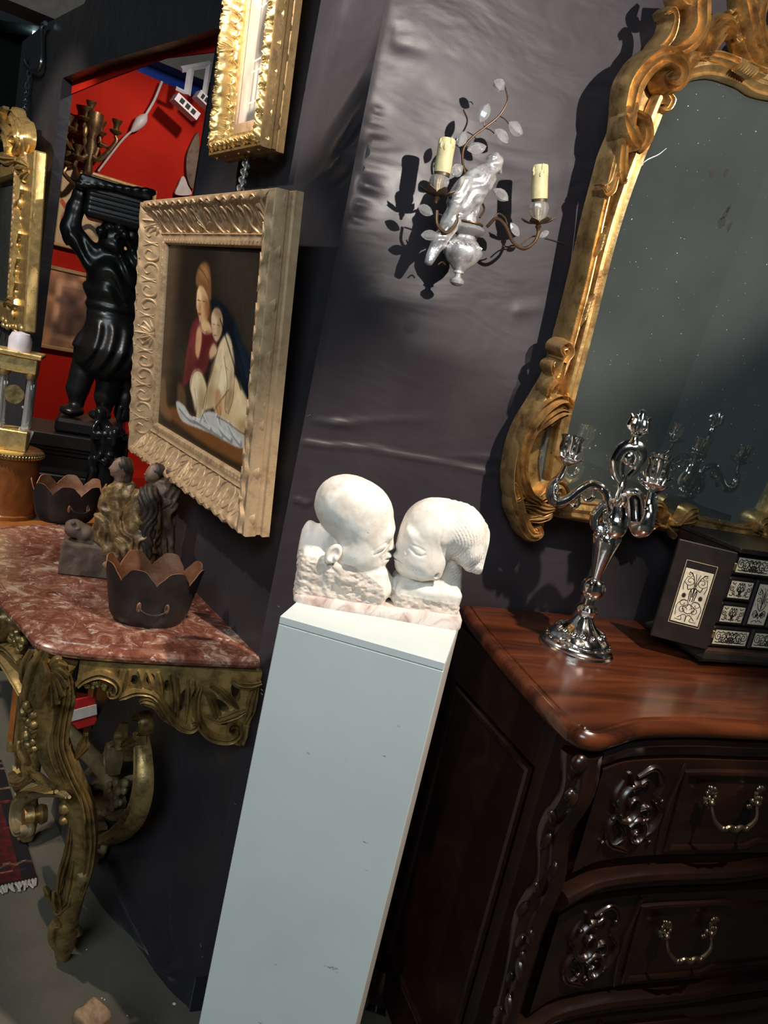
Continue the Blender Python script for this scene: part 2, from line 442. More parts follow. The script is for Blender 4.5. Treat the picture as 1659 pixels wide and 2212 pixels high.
# ------------------------------------------------------------------ materials
def nodes(name):
    m = bpy.data.materials.new(name); m.use_nodes = True; nt = m.node_tree; b = nt.nodes['Principled BSDF']; return m, nt, b
def N(nt, t, **k):
    n = nt.nodes.new(t)
    for a, v in k.items(): setattr(n, a, v)
    return n
def ramp(nt, fac, stops):
    r = N(nt, 'ShaderNodeValToRGB'); e = r.color_ramp.elements
    while len(e) < len(stops): e.new(0.5)
    for el, (p, c) in zip(e, stops): el.position = p; el.color = (*c, 1)
    nt.links.new(fac, r.inputs[0]); return r.outputs[0]
def noise(nt, scale, detail=4, rough=0.55, dist=0.0, vec=None, stretch=None, rot=None):
    t = N(nt, 'ShaderNodeTexNoise'); t.inputs['Scale'].default_value = scale; t.inputs['Detail'].default_value = detail
    t.inputs['Roughness'].default_value = rough; t.inputs['Distortion'].default_value = dist
    tc = N(nt, 'ShaderNodeTexCoord'); src = tc.outputs['Object']
    if stretch or rot:
        mp = N(nt, 'ShaderNodeMapping'); mp.inputs['Scale'].default_value = stretch or (1, 1, 1); mp.inputs['Rotation'].default_value = rot or (0, 0, 0)
        nt.links.new(src, mp.inputs[0]); src = mp.outputs[0]
    nt.links.new(src, t.inputs['Vector']); return t.outputs['Fac']
def bump(nt, b, h, strength=0.3, dist=0.002):
    n = N(nt, 'ShaderNodeBump'); n.inputs['Strength'].default_value = strength; n.inputs['Distance'].default_value = dist
    nt.links.new(h, n.inputs['Height']); nt.links.new(n.outputs[0], b.inputs['Normal'])
def mix(nt, f, a, b):
    m = N(nt, 'ShaderNodeMix', data_type='RGBA')
    nt.links.new(f, m.inputs[0])
    for i, s in ((6, a), (7, b)):
        if isinstance(s, tuple): m.inputs[i].default_value = (*s, 1)
        else: nt.links.new(s, m.inputs[i])
    return m.outputs[2]
def basic(name, c, rough=0.5, metal=0.0, spec=0.5, var=0.12, scale=30, bmp=0.0, bs=80, coat=0.0):
    m, nt, b = nodes(name); f = noise(nt, scale)
    nt.links.new(ramp(nt, f, [(0.3, tuple(x*(1-var) for x in c)), (0.7, tuple(min(1, x*(1+var)) for x in c))]), b.inputs['Base Color'])
    b.inputs['Roughness'].default_value = rough; b.inputs['Metallic'].default_value = metal; b.inputs['Specular IOR Level'].default_value = spec
    b.inputs['Coat Weight'].default_value = coat; b.inputs['Coat Roughness'].default_value = 0.1
    if bmp: bump(nt, b, noise(nt, bs, 5), bmp)
    return m
def gold(name, c, dark, rough=0.34, metal=0.75, wear=0.5, bmp=0.25, bs=160):
    """gilding worn through to bole and grime in patches"""
    m, nt, b = nodes(name)
    f = noise(nt, 28, 6, 0.65); base = ramp(nt, f, [(0.30, dark), (0.30+0.28*wear, tuple(x*0.8 for x in c)), (0.85, c)])
    nt.links.new(base, b.inputs['Base Color']); b.inputs['Metallic'].default_value = metal
    nt.links.new(ramp(nt, noise(nt, 45, 4), [(0.3, (rough*0.75,)*3), (0.7, (min(1, rough*1.5),)*3)]), b.inputs['Roughness'])
    bump(nt, b, noise(nt, bs, 4), bmp, 0.0015); return m
M = {}
M['gilt'] = gold('gilt_mirror_frame', (0.70, 0.46, 0.19), (0.19, 0.095, 0.035), 0.31, 0.8, 0.85)
M['gilt_pale'] = gold('gilt_pale', (0.66, 0.46, 0.27), (0.34, 0.20, 0.11), 0.48, 0.35, 0.6, 0.30, 220)
M['gilt_bright'] = gold('gilt_bright', (0.95, 0.68, 0.28), (0.5, 0.28, 0.08), 0.3, 0.75)
M['gilt_old'] = gold('gilt_old_console', (0.46, 0.325, 0.125), (0.085, 0.050, 0.020), 0.36, 0.65, 0.95, 0.45, 90)
M['gilt_wood'] = gold('gilt_worn_to_wood', (0.40, 0.30, 0.14), (0.19, 0.13, 0.07), 0.55, 0.3, 1.0, 0.4, 90)
M['brass'] = gold('brass', (0.80, 0.58, 0.26), (0.35, 0.22, 0.08), 0.28, 0.95)
M['bronze'] = gold('bronze', (0.22, 0.14, 0.07), (0.05, 0.03, 0.02), 0.38, 0.8)
M['bronze_gilt'] = gold('bronze_gilt', (0.55, 0.36, 0.14), (0.2, 0.11, 0.05), 0.35, 0.85)
M['silver'] = basic('silver', (0.80, 0.79, 0.77), 0.13, 1.0, 0.5, 0.08, 40, 0.12, 150)
M['chain'] = basic('chain_steel', (0.42, 0.46, 0.50), 0.3, 0.9)
M['iron_wire'] = basic('sconce_wire', (0.13, 0.075, 0.042), 0.42, 0.7, 0.5, 0.3, 60)
M['petal'] = basic('sconce_petal', (0.14, 0.10, 0.06), 0.45, 0.6, 0.5, 0.3, 60)
M['candle'] = basic('candle_sleeve', (0.62, 0.55, 0.30), 0.5, 0.0, 0.4, 0.18, 45, 0.3, 90)
M['black_wood'] = basic('ebonised_wood', (0.010, 0.0095, 0.0095), 0.33, 0.0, 0.5, 0.3, 20, 0.2, 60)
M['ebony'] = basic('ebony', (0.014, 0.010, 0.009), 0.42, 0.0, 0.45, 0.35, 30, 0.15, 90)
M['ebony_brown'] = basic('ebony_worn', (0.055, 0.028, 0.018), 0.5, 0.0, 0.4, 0.4, 40, 0.2, 90)
M['tin'] = basic('dark_tole', (0.030, 0.025, 0.024), 0.42, 0.35, 0.5, 0.4, 18, 0.2, 70)
M['paper_card'] = basic('paper_card', (0.80, 0.77, 0.70), 0.7)
M['white_plastic'] = basic('white_plastic', (0.55, 0.47, 0.47), 0.45)
M['white_metal'] = basic('white_enamel', (0.62, 0.58, 0.62), 0.35)
M['litter'] = basic('paper_litter', (0.75, 0.73, 0.70), 0.8)
M['staple'] = basic('staple', (0.85, 0.83, 0.80), 0.25, 0.8)
M['orange_wood'] = basic('orange_wood', (0.34, 0.115, 0.025), 0.4, 0, 0.5, 0.25, 25)
M['red_print'] = basic('red_print', (0.60, 0.03, 0.025), 0.5)
M['fringe'] = basic('rug_fringe', (0.45, 0.42, 0.36), 0.9, 0, 0.2, 0.3, 200)

def satin(name, dark, light, rough=0.36):
    m, nt, b = nodes(name)
    f = noise(nt, 3.0, 5, 0.5, 0.4, stretch=(1.0, 1.0, 0.45))
    nt.links.new(ramp(nt, f, [(0.3, dark), (0.75, light)]), b.inputs['Base Color'])
    nt.links.new(ramp(nt, noise(nt, 9, 3), [(0.3, (rough*0.85,)*3), (0.7, (rough*1.2,)*3)]), b.inputs['Roughness'])
    b.inputs['Specular IOR Level'].default_value = 0.4; b.inputs['Sheen Weight'].default_value = 0.12; b.inputs['Sheen Roughness'].default_value = 0.4
    n1 = noise(nt, 7, 3, 0.5, 0.6, stretch=(0.5, 1, 1.4)); n2 = noise(nt, 650, 2)
    a = N(nt, 'ShaderNodeMath', operation='MULTIPLY_ADD'); nt.links.new(n2, a.inputs[0]); a.inputs[1].default_value = 0.02; nt.links.new(n1, a.inputs[2])
    bump(nt, b, a.outputs[0], 0.35, 0.012); return m
M['satin_back'] = satin('satin_aubergine', (0.026, 0.0215, 0.027), (0.038, 0.032, 0.039), 0.42)
M['satin_left'] = satin('satin_shaded', (0.017, 0.0160, 0.0215), (0.026, 0.0235, 0.030), 0.38)  # same cloth as the back wall, its shade put into a darker, bluer colour
M['hem'] = satin('hem_fabric', (0.008, 0.009, 0.015), (0.013, 0.014, 0.021), 0.45)

m, nt, b = nodes('concrete'); M['concrete'] = m
f = noise(nt, 2.2, 7, 0.62, 0.3)
c1 = ramp(nt, f, [(0.3, (0.080, 0.073, 0.056)), (0.55, (0.128, 0.116, 0.088)), (0.8, (0.175, 0.158, 0.122))])
g = ramp(nt, noise(nt, 140, 3), [(0.68, (0, 0, 0)), (0.74, (1, 1, 1))])
nt.links.new(mix(nt, g, c1, (0.27, 0.255, 0.22)), b.inputs['Base Color']); b.inputs['Roughness'].default_value = 0.75; b.inputs['Specular IOR Level'].default_value = 0.3
bump(nt, b, noise(nt, 60, 5), 0.2, 0.003)

m, nt, b = nodes('red_marble'); M['marble_red'] = m
v = N(nt, 'ShaderNodeTexNoise'); f1 = noise(nt, 24, 8, 0.66, 1.1); f2 = noise(nt, 52, 6, 0.6, 0.8); f3 = noise(nt, 11, 5, 0.5, 2.0)
base = ramp(nt, f1, [(0.32, (0.075, 0.024, 0.016)), (0.45, (0.17, 0.058, 0.035)), (0.55, (0.25, 0.115, 0.078)), (0.66, (0.46, 0.33, 0.26))])
spots = ramp(nt, f2, [(0.60, (0, 0, 0)), (0.66, (1, 1, 1))]); base2 = mix(nt, spots, base, (0.48, 0.38, 0.32))
vein = ramp(nt, f3, [(0.47, (0, 0, 0)), (0.5, (1, 1, 1)), (0.53, (0, 0, 0))]); base3 = mix(nt, vein, base2, (0.16, 0.045, 0.03))
nt.links.new(base3, b.inputs['Base Color']); b.inputs['Roughness'].default_value = 0.26; b.inputs['Coat Weight'].default_value = 0.2

m, nt, b = nodes('base_marble'); M['marble_base'] = m
base = ramp(nt, noise(nt, 22, 6, 0.6, 1.2, stretch=(1.2, 1, 1.0)), [(0.30, (0.22, 0.12, 0.10)), (0.46, (0.56, 0.42, 0.37)), (0.6, (0.76, 0.68, 0.63)), (0.75, (0.62, 0.52, 0.46))])
nt.links.new(base, b.inputs['Base Color']); b.inputs['Roughness'].default_value = 0.4

m, nt, b = nodes('sculpted_stone'); M['stone'] = m
base = ramp(nt, noise(nt, 26, 6, 0.6, 0.5), [(0.32, (0.58, 0.53, 0.47)), (0.5, (0.74, 0.70, 0.64)), (0.7, (0.82, 0.79, 0.74))])
speck = ramp(nt, noise(nt, 180, 3), [(0.70, (0, 0, 0)), (0.75, (1, 1, 1))])
nt.links.new(mix(nt, speck, base, (0.36, 0.31, 0.27)), b.inputs['Base Color']); b.inputs['Roughness'].default_value = 0.55
b.inputs['Subsurface Weight'].default_value = 0.08; b.inputs['Subsurface Radius'].default_value = (0.006, 0.005, 0.004); b.inputs['Subsurface Scale'].default_value = 1.0
bump(nt, b, noise(nt, 220, 4), 0.12, 0.001)
m, nt, b = nodes('rough_stone'); M['stone_rough'] = m
base = ramp(nt, noise(nt, 60, 6, 0.65, 0.4), [(0.3, (0.40, 0.34, 0.29)), (0.5, (0.58, 0.51, 0.45)), (0.7, (0.70, 0.64, 0.57))])
nt.links.new(base, b.inputs['Base Color']); b.inputs['Roughness'].default_value = 0.8; bump(nt, b, noise(nt, 150, 6, 0.7), 0.5, 0.003)

m, nt, b = nodes('pedestal_paint'); M['pedestal'] = m
base = ramp(nt, noise(nt, 5, 4), [(0.3, (0.50, 0.57, 0.57)), (0.7, (0.56, 0.625, 0.625))])
sc = ramp(nt, noise(nt, 9, 7, 0.72, 0.2, stretch=(1.0, 1.0, 5.5)), [(0.635, (0, 0, 0)), (0.665, (1, 1, 1))])
br = ramp(nt, noise(nt, 55, 5, 0.7), [(0.50, (0, 0, 0)), (0.60, (1, 1, 1))])
mm = N(nt, 'ShaderNodeMath', operation='MULTIPLY'); nt.links.new(sc, mm.inputs[0]); nt.links.new(br, mm.inputs[1])
nt.links.new(mix(nt, mm.outputs[0], base, (0.16, 0.16, 0.15)), b.inputs['Base Color']); b.inputs['Roughness'].default_value = 0.55; bump(nt, b, noise(nt, 240, 2), 0.06, 0.001)
M['pedestal_lit_side'] = basic('pedestal_warm_lit', (0.60, 0.56, 0.53), 0.6, 0, 0.4, 0.08, 20)  # sides and back: warm spotlight put into a beiger paint colour

m, nt, b = nodes('walnut_top'); M['walnut_top'] = m
f = noise(nt, 7, 7, 0.6, 0.8, stretch=(0.35, 3.0, 1.0))
base = ramp(nt, f, [(0.28, (0.018, 0.0045, 0.002)), (0.5, (0.068, 0.017, 0.0055)), (0.72, (0.13, 0.036, 0.011))])
st = ramp(nt, noise(nt, 16, 5), [(0.66, (0, 0, 0)), (0.74, (1, 1, 1))])
nt.links.new(mix(nt, st, base, (0.04, 0.012, 0.006)), b.inputs['Base Color']); b.inputs['Roughness'].default_value = 0.27; b.inputs['Coat Weight'].default_value = 0.35; b.inputs['Coat Roughness'].default_value = 0.16
m, nt, b = nodes('walnut_dark'); M['walnut'] = m
f = noise(nt, 6, 6, 0.6, 0.8, stretch=(0.5, 2.0, 2.0))
nt.links.new(ramp(nt, f, [(0.3, (0.005, 0.002, 0.0014)), (0.55, (0.0125, 0.0042, 0.0024)), (0.75, (0.024, 0.0078, 0.0036))]), b.inputs['Base Color']); b.inputs['Roughness'].default_value = 0.3; b.inputs['Coat Weight'].default_value = 0.3; b.inputs['Coat Roughness'].default_value = 0.18
bump(nt, b, noise(nt, 70, 4), 0.1, 0.001)
M['pull'] = basic('drawer_pull', (0.16, 0.12, 0.08), 0.3, 0.9, 0.5, 0.3, 60)

m, nt, b = nodes('old_mirror_glass'); M['mirror'] = m
hz = ramp(nt, noise(nt, 4, 5), [(0.3, (0.105, 0.122, 0.116)), (0.7, (0.150, 0.174, 0.165))])
dots = ramp(nt, noise(nt, 210, 1, 0.3), [(0.765, (0, 0, 0)), (0.80, (1, 1, 1))])
dark = ramp(nt, noise(nt, 13, 5, 0.6), [(0.715, (0, 0, 0)), (0.735, (1, 1, 1))])
c1 = mix(nt, dots, hz, (0.6, 0.6, 0.58)); c2 = mix(nt, dark, c1, (0.01, 0.01, 0.01))
df = N(nt, 'ShaderNodeBsdfDiffuse'); nt.links.new(c2, df.inputs[0])
gl = N(nt, 'ShaderNodeBsdfGlossy'); gl.inputs[0].default_value = (0.60, 0.66, 0.63, 1); gl.inputs['Roughness'].default_value = 0.015
ms = N(nt, 'ShaderNodeMixShader'); fm = N(nt, 'ShaderNodeMath', operation='MULTIPLY'); 
inv = ramp(nt, noise(nt, 210, 1, 0.3), [(0.765, (0.66,)*3), (0.80, (0.05,)*3)]); nt.links.new(inv, ms.inputs[0]); nt.links.new(df.outputs[0], ms.inputs[1]); nt.links.new(gl.outputs[0], ms.inputs[2])
nt.links.new(ms.outputs[0], nt.nodes['Material Output'].inputs[0])

m, nt, b = nodes('crystal'); M['crystal'] = m
b.inputs['Base Color'].default_value = (0.97, 0.96, 0.94, 1); b.inputs['Roughness'].default_value = 0.03; b.inputs['Transmission Weight'].default_value = 0.82; b.inputs['IOR'].default_value = 1.52
bump(nt, b, noise(nt, 60, 2), 0.2, 0.002)
m, nt, b = nodes('silvered_glass'); M['silvered_glass'] = m
nt.links.new(ramp(nt, noise(nt, 55, 4, 0.6, 0.4), [(0.3, (0.34, 0.32, 0.31)), (0.6, (0.86, 0.85, 0.84))]), b.inputs['Base Color'])
b.inputs['Metallic'].default_value = 0.55; b.inputs['Roughness'].default_value = 0.24; b.inputs['Coat Weight'].default_value = 0.6; b.inputs['Coat Roughness'].default_value = 0.04
bump(nt, b, noise(nt, 120, 3, 0.6, 0.5), 0.35, 0.002)

m, nt, b = nodes('red_cloth'); M['red'] = m
nt.links.new(ramp(nt, noise(nt, 2.2, 5, 0.6), [(0.3, (0.36, 0.008, 0.002)), (0.7, (0.50, 0.014, 0.003))]), b.inputs['Base Color']); b.inputs['Roughness'].default_value = 0.8; b.inputs['Specular IOR Level'].default_value = 0.2
M['blue'] = basic('blue_tarpaulin', (0.02, 0.09, 0.55), 0.5)
M['hall_steel'] = basic('hall_steel', (0.16, 0.20, 0.20), 0.6, 0.0, 0.3, 0.2, 3)
M['hall_dark'] = basic('hall_dark', (0.02, 0.019, 0.018), 0.8)
M['hall_beam'] = basic('hall_beam_beige', (0.40, 0.33, 0.27), 0.8)
M['hall_green'] = basic('hall_wall_green', (0.34, 0.40, 0.375), 0.8, 0, 0.3, 0.1, 2)

m, nt, b = nodes('printed'); M['print'] = m
a = N(nt, 'ShaderNodeAttribute', attribute_name='print'); nt.links.new(a.outputs['Color'], b.inputs['Base Color']); b.inputs['Roughness'].default_value = 0.6
m, nt, b = nodes('oil_paint'); M['oil'] = m
a = N(nt, 'ShaderNodeAttribute', attribute_name='print'); nt.links.new(a.outputs['Color'], b.inputs['Base Color']); b.inputs['Roughness'].default_value = 0.3; bump(nt, b, noise(nt, 160, 4), 0.12, 0.001)
m, nt, b = nodes('inlay'); M['inlay'] = m
a = N(nt, 'ShaderNodeAttribute', attribute_name='print'); nt.links.new(a.outputs['Color'], b.inputs['Base Color']); b.inputs['Roughness'].default_value = 0.4

def vstain(name, a, bb, cc, scale, rough):
    m, nt, b = nodes(name); nt.links.new(ramp(nt, noise(nt, scale, 6, 0.62, 0.5), [(0.3, a), (0.5, bb), (0.72, cc)]), b.inputs['Base Color']); b.inputs['Roughness'].default_value = rough
    bump(nt, b, noise(nt, 140, 5), 0.3, 0.002); return m
M['limewood'] = vstain('limewood_worn', (0.03, 0.018, 0.012), (0.11, 0.066, 0.040), (0.30, 0.20, 0.13), 36, 0.5)
M['limewood_gilt'] = vstain('limewood_gilt', (0.045, 0.024, 0.012), (0.17, 0.098, 0.040), (0.50, 0.35, 0.16), 44, 0.42)
M['hair_brown'] = vstain('hair_brown', (0.012, 0.008, 0.006), (0.035, 0.024, 0.018), (0.075, 0.05, 0.035), 40, 0.55)
M['flesh_paint'] = vstain('flesh_paint', (0.10, 0.05, 0.035), (0.24, 0.145, 0.10), (0.36, 0.25, 0.18), 40, 0.5)
M['plank'] = vstain('plank_grey', (0.06, 0.036, 0.025), (0.14, 0.090, 0.064), (0.20, 0.14, 0.105), 22, 0.7)
M['rust_in'] = vstain('rust_inside', (0.10, 0.035, 0.015), (0.20, 0.085, 0.04), (0.30, 0.19, 0.14), 12, 0.5)
M['rust'] = vstain('rust_patch', (0.12, 0.04, 0.015), (0.26, 0.10, 0.04), (0.36, 0.17, 0.08), 40, 0.7)
M['drum_wood'] = vstain('drum_wood', (0.12, 0.032, 0.008), (0.24, 0.075, 0.018), (0.34, 0.12, 0.03), 9, 0.3)
M['chunk'] = vstain('carved_chunk', (0.05, 0.030, 0.022), (0.14, 0.088, 0.050), (0.25, 0.165, 0.09), 26, 0.75)
# ------------------------------------------------------------------ the setting
def sst(a, b, x): t = np.clip((x-a)/(b-a), 0, 1); return t*t*(3-2*t)
def foldfield(X, Z, folds):
    D = np.zeros_like(X)
    for (p, q, amp, wd) in folds:
        ax, az = p[0], p[2]; bx, bz = q[0], q[2]; lx, lz = bx-ax, bz-az; L2 = lx*lx+lz*lz+1e-9
        t = ((X-ax)*lx+(Z-az)*lz)/L2; tc = np.clip(t, 0, 1); d = np.hypot(X-ax-tc*lx, Z-az-tc*lz)
        D += amp*np.exp(-(d/wd)**2)*np.clip(1.15-tc, 0.15, 1)
    return D
floor = MB(); gx, gy = np.meshgrid(np.linspace(-9, 7, 9), np.linspace(-5, 11, 9)); floor.grid(gx, gy, gx*0)
prop(floor.build('floor', M['concrete'], fix=False), 'grey concrete hall floor with worn patches', kind='structure')

# left wing wall: cloth stretched over a frame, with a doorway in it
FL = wallL(0, 0, 0)                       # local x = -u
def pL(px, py, y=0.0): return on(FL, px, py, y)
uA = pL(472, 60).x; uB = pL(132, 200).x   # doorway sides
uEnd = pL(36, 200).x
wl = root('wall_left', T(C0), kind='structure', label='satin covered booth wall with a doorway, shade put into its colour')
FLi = T(C0).inverted() @ FL
def clothL(name, x0, x1, z0, z1, step, fn, mat):
    nx = max(2, int(round((x1-x0)/step))); nz = max(2, int(round((z1-z0)/step)))
    X, Z = np.meshgrid(np.linspace(x0, x1, nx+1), np.linspace(z0, z1, nz+1)); Y = -fn(X, Z)
    m = MB(); m.grid(X, Y, Z); m.xf(FLi); return m.build(name, mat, wl, fix=False, angle=None)
def fld(lst, P): return [(P(a, b), P(c, d), amp, wd) for a, b, c, d, amp, wd in lst]
foldsL = fld([(858, 70, 700, 300, .010, .012), (850, 110, 720, 300, -.008, .012), (835, 130, 740, 260, .007, .009), (825, 170, 690, 380, .010, .013),
              (812, 230, 700, 400, -.008, .012), (806, 262, 700, 400, .011, .010), (800, 290, 730, 360, .008, .008), (797, 315, 630, 430, .012, .012),
              (790, 340, 720, 400, -.008, .010), (786, 362, 740, 410, .009, .008), (780, 400, 700, 470, .006, .010), (740, 20, 690, 220, .006, .02)], pL)
foldsLow = fld([(396, 2095, 330, 1990, .018, .012), (396, 2085, 366, 1950, .015, .007), (388, 2080, 290, 1800, .018, .014), (400, 2085, 392, 1880, .012, .008), (380, 2085, 262, 1910, -.016, .018), (340, 2050, 230, 1850, .016, .016)], pL)
def fnL(X, Z):
    U = -X; d = foldfield(X, Z, foldsL)+foldfield(X, Z, foldsLow)
    fl = np.interp(U, [0, .02, .18, .37, .58, .9], [0, .004, .050, .090, .120, .13])
    d = d+fl*(1-sst(0.0, 0.55, Z))**1.5
    band = (1-sst(0.085, 0.10, Z)); d = d+0.006*band*np.clip(U/0.05, 0, 1)
    edge = np.clip(U/0.02, 0, 1)
    return d*edge
clothL('fabric_panel', uA, 0, 0, 2.95, 0.012, fnL, M['satin_left'])
zt = pL(472, 60).z; zl = pL(136, 168).z
def quadL(name, pts, y0, y1, mat):
    m = MB(); m.prism([(p[0], p[1]) for p in pts], y0, y1); m.xf(FLi); return m.build(name, mat, wl, smooth=False)
zt2 = pL(190, 0).z
quadL('fabric_header', [(uEnd, zl-.002), (uB, zl), (uB*.6+uA*.4, zl*.6+zt*.4+.01), (uA, zt), (uA, 2.95), (uB*.45+uA*.55, 2.80), (pL(182, 0).x, zt2), (pL(99, 51).x, pL(99, 51).z), (uEnd, pL(47, 91).z)], 0.0, 0.035, M['satin_left'])
foldsJ = fld([(132, 250, 75, 320, .02, .035), (125, 290, 72, 350, .016, .03), (128, 330, 90, 420, .02, .04)], pL)
def fnJ(X, Z): return foldfield(X, Z, foldsJ)*np.clip((uB-X)/.12, 0, 1)
clothL('fabric_jamb', uEnd, uB, 0, zl, 0.03, fnJ, M['satin_left'])
m = MB(); m.prism([(uB-.012, 0), (uB, 0), (uB, zl), (uB-.012, zl)], 0.0, 0.045); m.prism([(uA, 0), (uA+.012, 0), (uA+.012, zt), (uA, zt)], 0.0, 0.045)
m.xf(FLi); m.build('door_reveal', M['hem'], wl, smooth=False)
m = MB(); m.prism([(uA+.002, 0), (0.0, 0), (0.0, 2.95), (uA+.002, 2.95)], 0.02, 0.11); m.xf(FLi); m.build('panel_core', M['hem'], wl, smooth=False)
# staples along the corner, the cloth join across the wall
for px, py, a in [(602, 1310, 0.1), (566, 1499, .05), (566, 1490, 0.0), (508, 1736, .1), (437, 2067, .9), (434, 2042, -.5), (664, 899, .3), (668, 897, .4)]:
    p = FL @ pL(px, py, -0.004); s = MB(); s.tube([(-.0035*math.cos(a), 0, -.0035*math.sin(a)), (0, -.0008, 0), (.0035*math.cos(a), 0, .0035*math.sin(a))], .0006, 5)
    s.xf(T(C0).inverted() @ T(p) @ RZ(RZL)); s.build('staple', M['staple'], wl)

# back wall
FB = wallB(0, 0, 0)
def pB(px, py, y=0.0): return on(FB, px, py, y)
wb = root('wall_back', T(C0), kind='structure', label='dark aubergine satin covered booth wall behind sconce and mirror')
foldsB = fld([(806, 302, 850, 306, -.004, .006), (802, 262, 836, 268, -.003, .005), (812, 236, 836, 240, -.003, .005), (795, 328, 900, 345, -.005, .016), (790, 365, 850, 378, -.004, .010),
              (786, 400, 830, 415, .006, .008), (770, 440, 800, 446, .005, .005), (765, 470, 795, 482, -.004, .005), (1000, 330, 1180, 365, -.003, .02), (1060, 370, 1200, 395, .003, .02),
              (860, 90, 930, 110, -.003, .012), (858, 62, 920, 70, -.002, .008), (680, 908, 800, 928, .004, .006), (720, 914, 940, 905, .0035, .008), (1120, 670, 1190, 665, .0025, .012),
              (1100, 990, 960, 985, .005, .008), (660, 1088, 672, 1082, .005, .004), (672, 1085, 676, 1010, .005, .004), (640, 1080, 660, 1090, .006, .004),
              (1060, 1022, 980, 1008, .004, .004), (830, 640, 1000, 660, .0025, .02), (880, 760, 1130, 800, .002, .03)], pB)
seam = [pB(600, 940), pB(690, 958), pB(800, 966), pB(880, 983), pB(1060, 1017), pB(1300, 1056)]
def fnB(X, Z):
    d = foldfield(X, Z, foldsB); zs = np.interp(X, [p.x for p in seam], [p.z for p in seam])
    d = d+0.0035*np.exp(-((Z-zs+.002)/.004)**2)-0.002*sst(zs-.003, zs+.003, Z)
    return d*np.clip(X/0.01, 0, 1)
X, Z = np.meshgrid(np.concatenate([np.linspace(0, .9, 151), np.linspace(.93, 2.4, 25)]), np.concatenate([np.linspace(0, .9, 31), np.linspace(.906, 2.3, 233), np.linspace(2.33, 2.95, 20)]))
m = MB(); m.grid(X, -fnB(X, Z), Z); m.xf(T(C0).inverted() @ FB); m.build('fabric_panel', M['satin_back'], wb, fix=False, angle=None)
m = MB(); m.prism([(0.002, 0), (2.4, 0), (2.4, 2.95), (0.002, 2.95)], 0.03, 0.11); m.xf(T(C0).inverted() @ FB); m.build('panel_core', M['hem'], wb, smooth=False)
m = MB(); m.prism([(0.0, 0), (1.2, 0), (1.2, .085), (0.0, .085)], -0.008, 0.0); m.xf(T(C0).inverted() @ FB); m.build('hem_band', M['hem'], wb, smooth=False)

# neighbouring red booth seen through the doorway: its wall stands square to the left wall
UR = 3.55
FR = T(C0 + DL*UR) @ RZ(math.atan2(-NL.y, -NL.x))      # local x runs away behind the left wall, -y faces the doorway
def pR(px, py, y=0.0): return on(FR, px, py, y)
zr0 = pR(240, 128).z; zr1 = pR(350, 177).z
m = MB(); m.prism([(0.14, 0), (2.6, 0), (2.6, zr1-.02), (pR(350, 177).x, zr1), (pR(240, 128).x, zr0), (0.14, zr0)], 0.0, 0.06); prop(m.build('wall_red', M['red'], M=FR, smooth=False), 'red cloth wall of the neighbouring booth', kind='structure')
m = MB(); vz = [(uB, zl), (uB*.5+uA*.5, zl*.5+zt*.5), (uA, zt)]
m.prism([(uB, zl+.1), (uA, zt+.1), (uA, zt-.035), (uB*.3+uA*.7, zl*.3+zt*.7-.01), (uB*.7+uA*.3, zl*.7+zt*.3-.03), (uB, zl-.05)], 0.040, 0.046); prop(m.build('trim_1', M['red'], M=FL, smooth=False), 'red cloth valance hanging behind the doorway header', kind='structure')
m = MB(); m.prism([(.14, 0), (2.6, 0), (2.6, .5), (.14, .5)], -.5, 0.0); prop(m.build('trim_2', M['red'], M=FR, smooth=False), 'low red plinth along the red booth wall', kind='structure')
# side wall closing the red booth on the right, same cloth on this side's back
# hall roof: dark deck with steel beams, and the far hall wall behind the visitor
m = MB(); m.box((-1, 3, 5.6), (9, 9, .05)); prop(m.build('ceiling', M['hall_dark'], smooth=False), 'dark hall roof high above the booths', kind='structure')
def beam(px, py, px2, py2, z, hw, hh, mat, name):
    a, b = atz(px, py, z), atz(px2, py2, z); d = (b-a); m = MB(); m.box((0, 0, 0), (d.length/2+.6, hw, hh))
    return prop(m.build(name, mat, M=T((a+b)/2) @ RZ(math.atan2(d.y, d.x)), smooth=False), kind='structure')
prop(beam(-40, 15, 130, 42, 3.9, .16, .14, M['hall_steel'], 'trim_3'), 'grey-green steel roof beam of the hall')
prop(beam(150, 15, 175, -30, 3.3, .06, .05, M['hall_beam'], 'trim_4'), 'beige timber beam end above the booth')
a, b = FR @ pR(300, 120, .3), FR @ pR(395, 168, .3)
m = MB(); d = b-a; m.box((0, 0, .12), (d.length/2+.9, .12, .13)); prop(m.build('trim_5', M['hall_beam'], M=T((a+b)/2) @ RZ(math.atan2(d.y, d.x)), smooth=False), 'pale beam running above the red booth', kind='structure')
m = MB(); m.box((0, 0, 0), (.42, .02, .16)); prop(m.build('wall_blue', M['blue'], M=T(FR @ Vector((pR(300,150).x+.05, .35, zr0+.02))) @ RZ(math.atan2(-NL.y, -NL.x)), smooth=False), 'blue tarpaulin showing above the red wall', kind='structure')
m = MB(); m.box((0, 0, 2.6), (7, .05, 2.6)); prop(m.build('wall_hall', M['hall_green'], M=T(2.2, -4.2, 0) @ RZ(R(14)), smooth=False), 'grey-green hall wall behind the visitor', kind='structure')

m = MB(); m.box((0, 0, 2.8), (9, .05, 2.8)); prop(m.build('wall_far', M['hall_dark'], M=T(-3.5, 9.5, 0) @ RZ(R(30)), smooth=False), 'dark end of the hall beyond the booths', kind='structure')
m = MB(); m.box((0, 0, 2.8), (8, .05, 2.8)); prop(m.build('wall_far_side', M['hall_dark'], M=T(-8.2, 2, 0) @ RZ(R(90)), smooth=False), 'dark side of the hall beyond the booths', kind='structure')
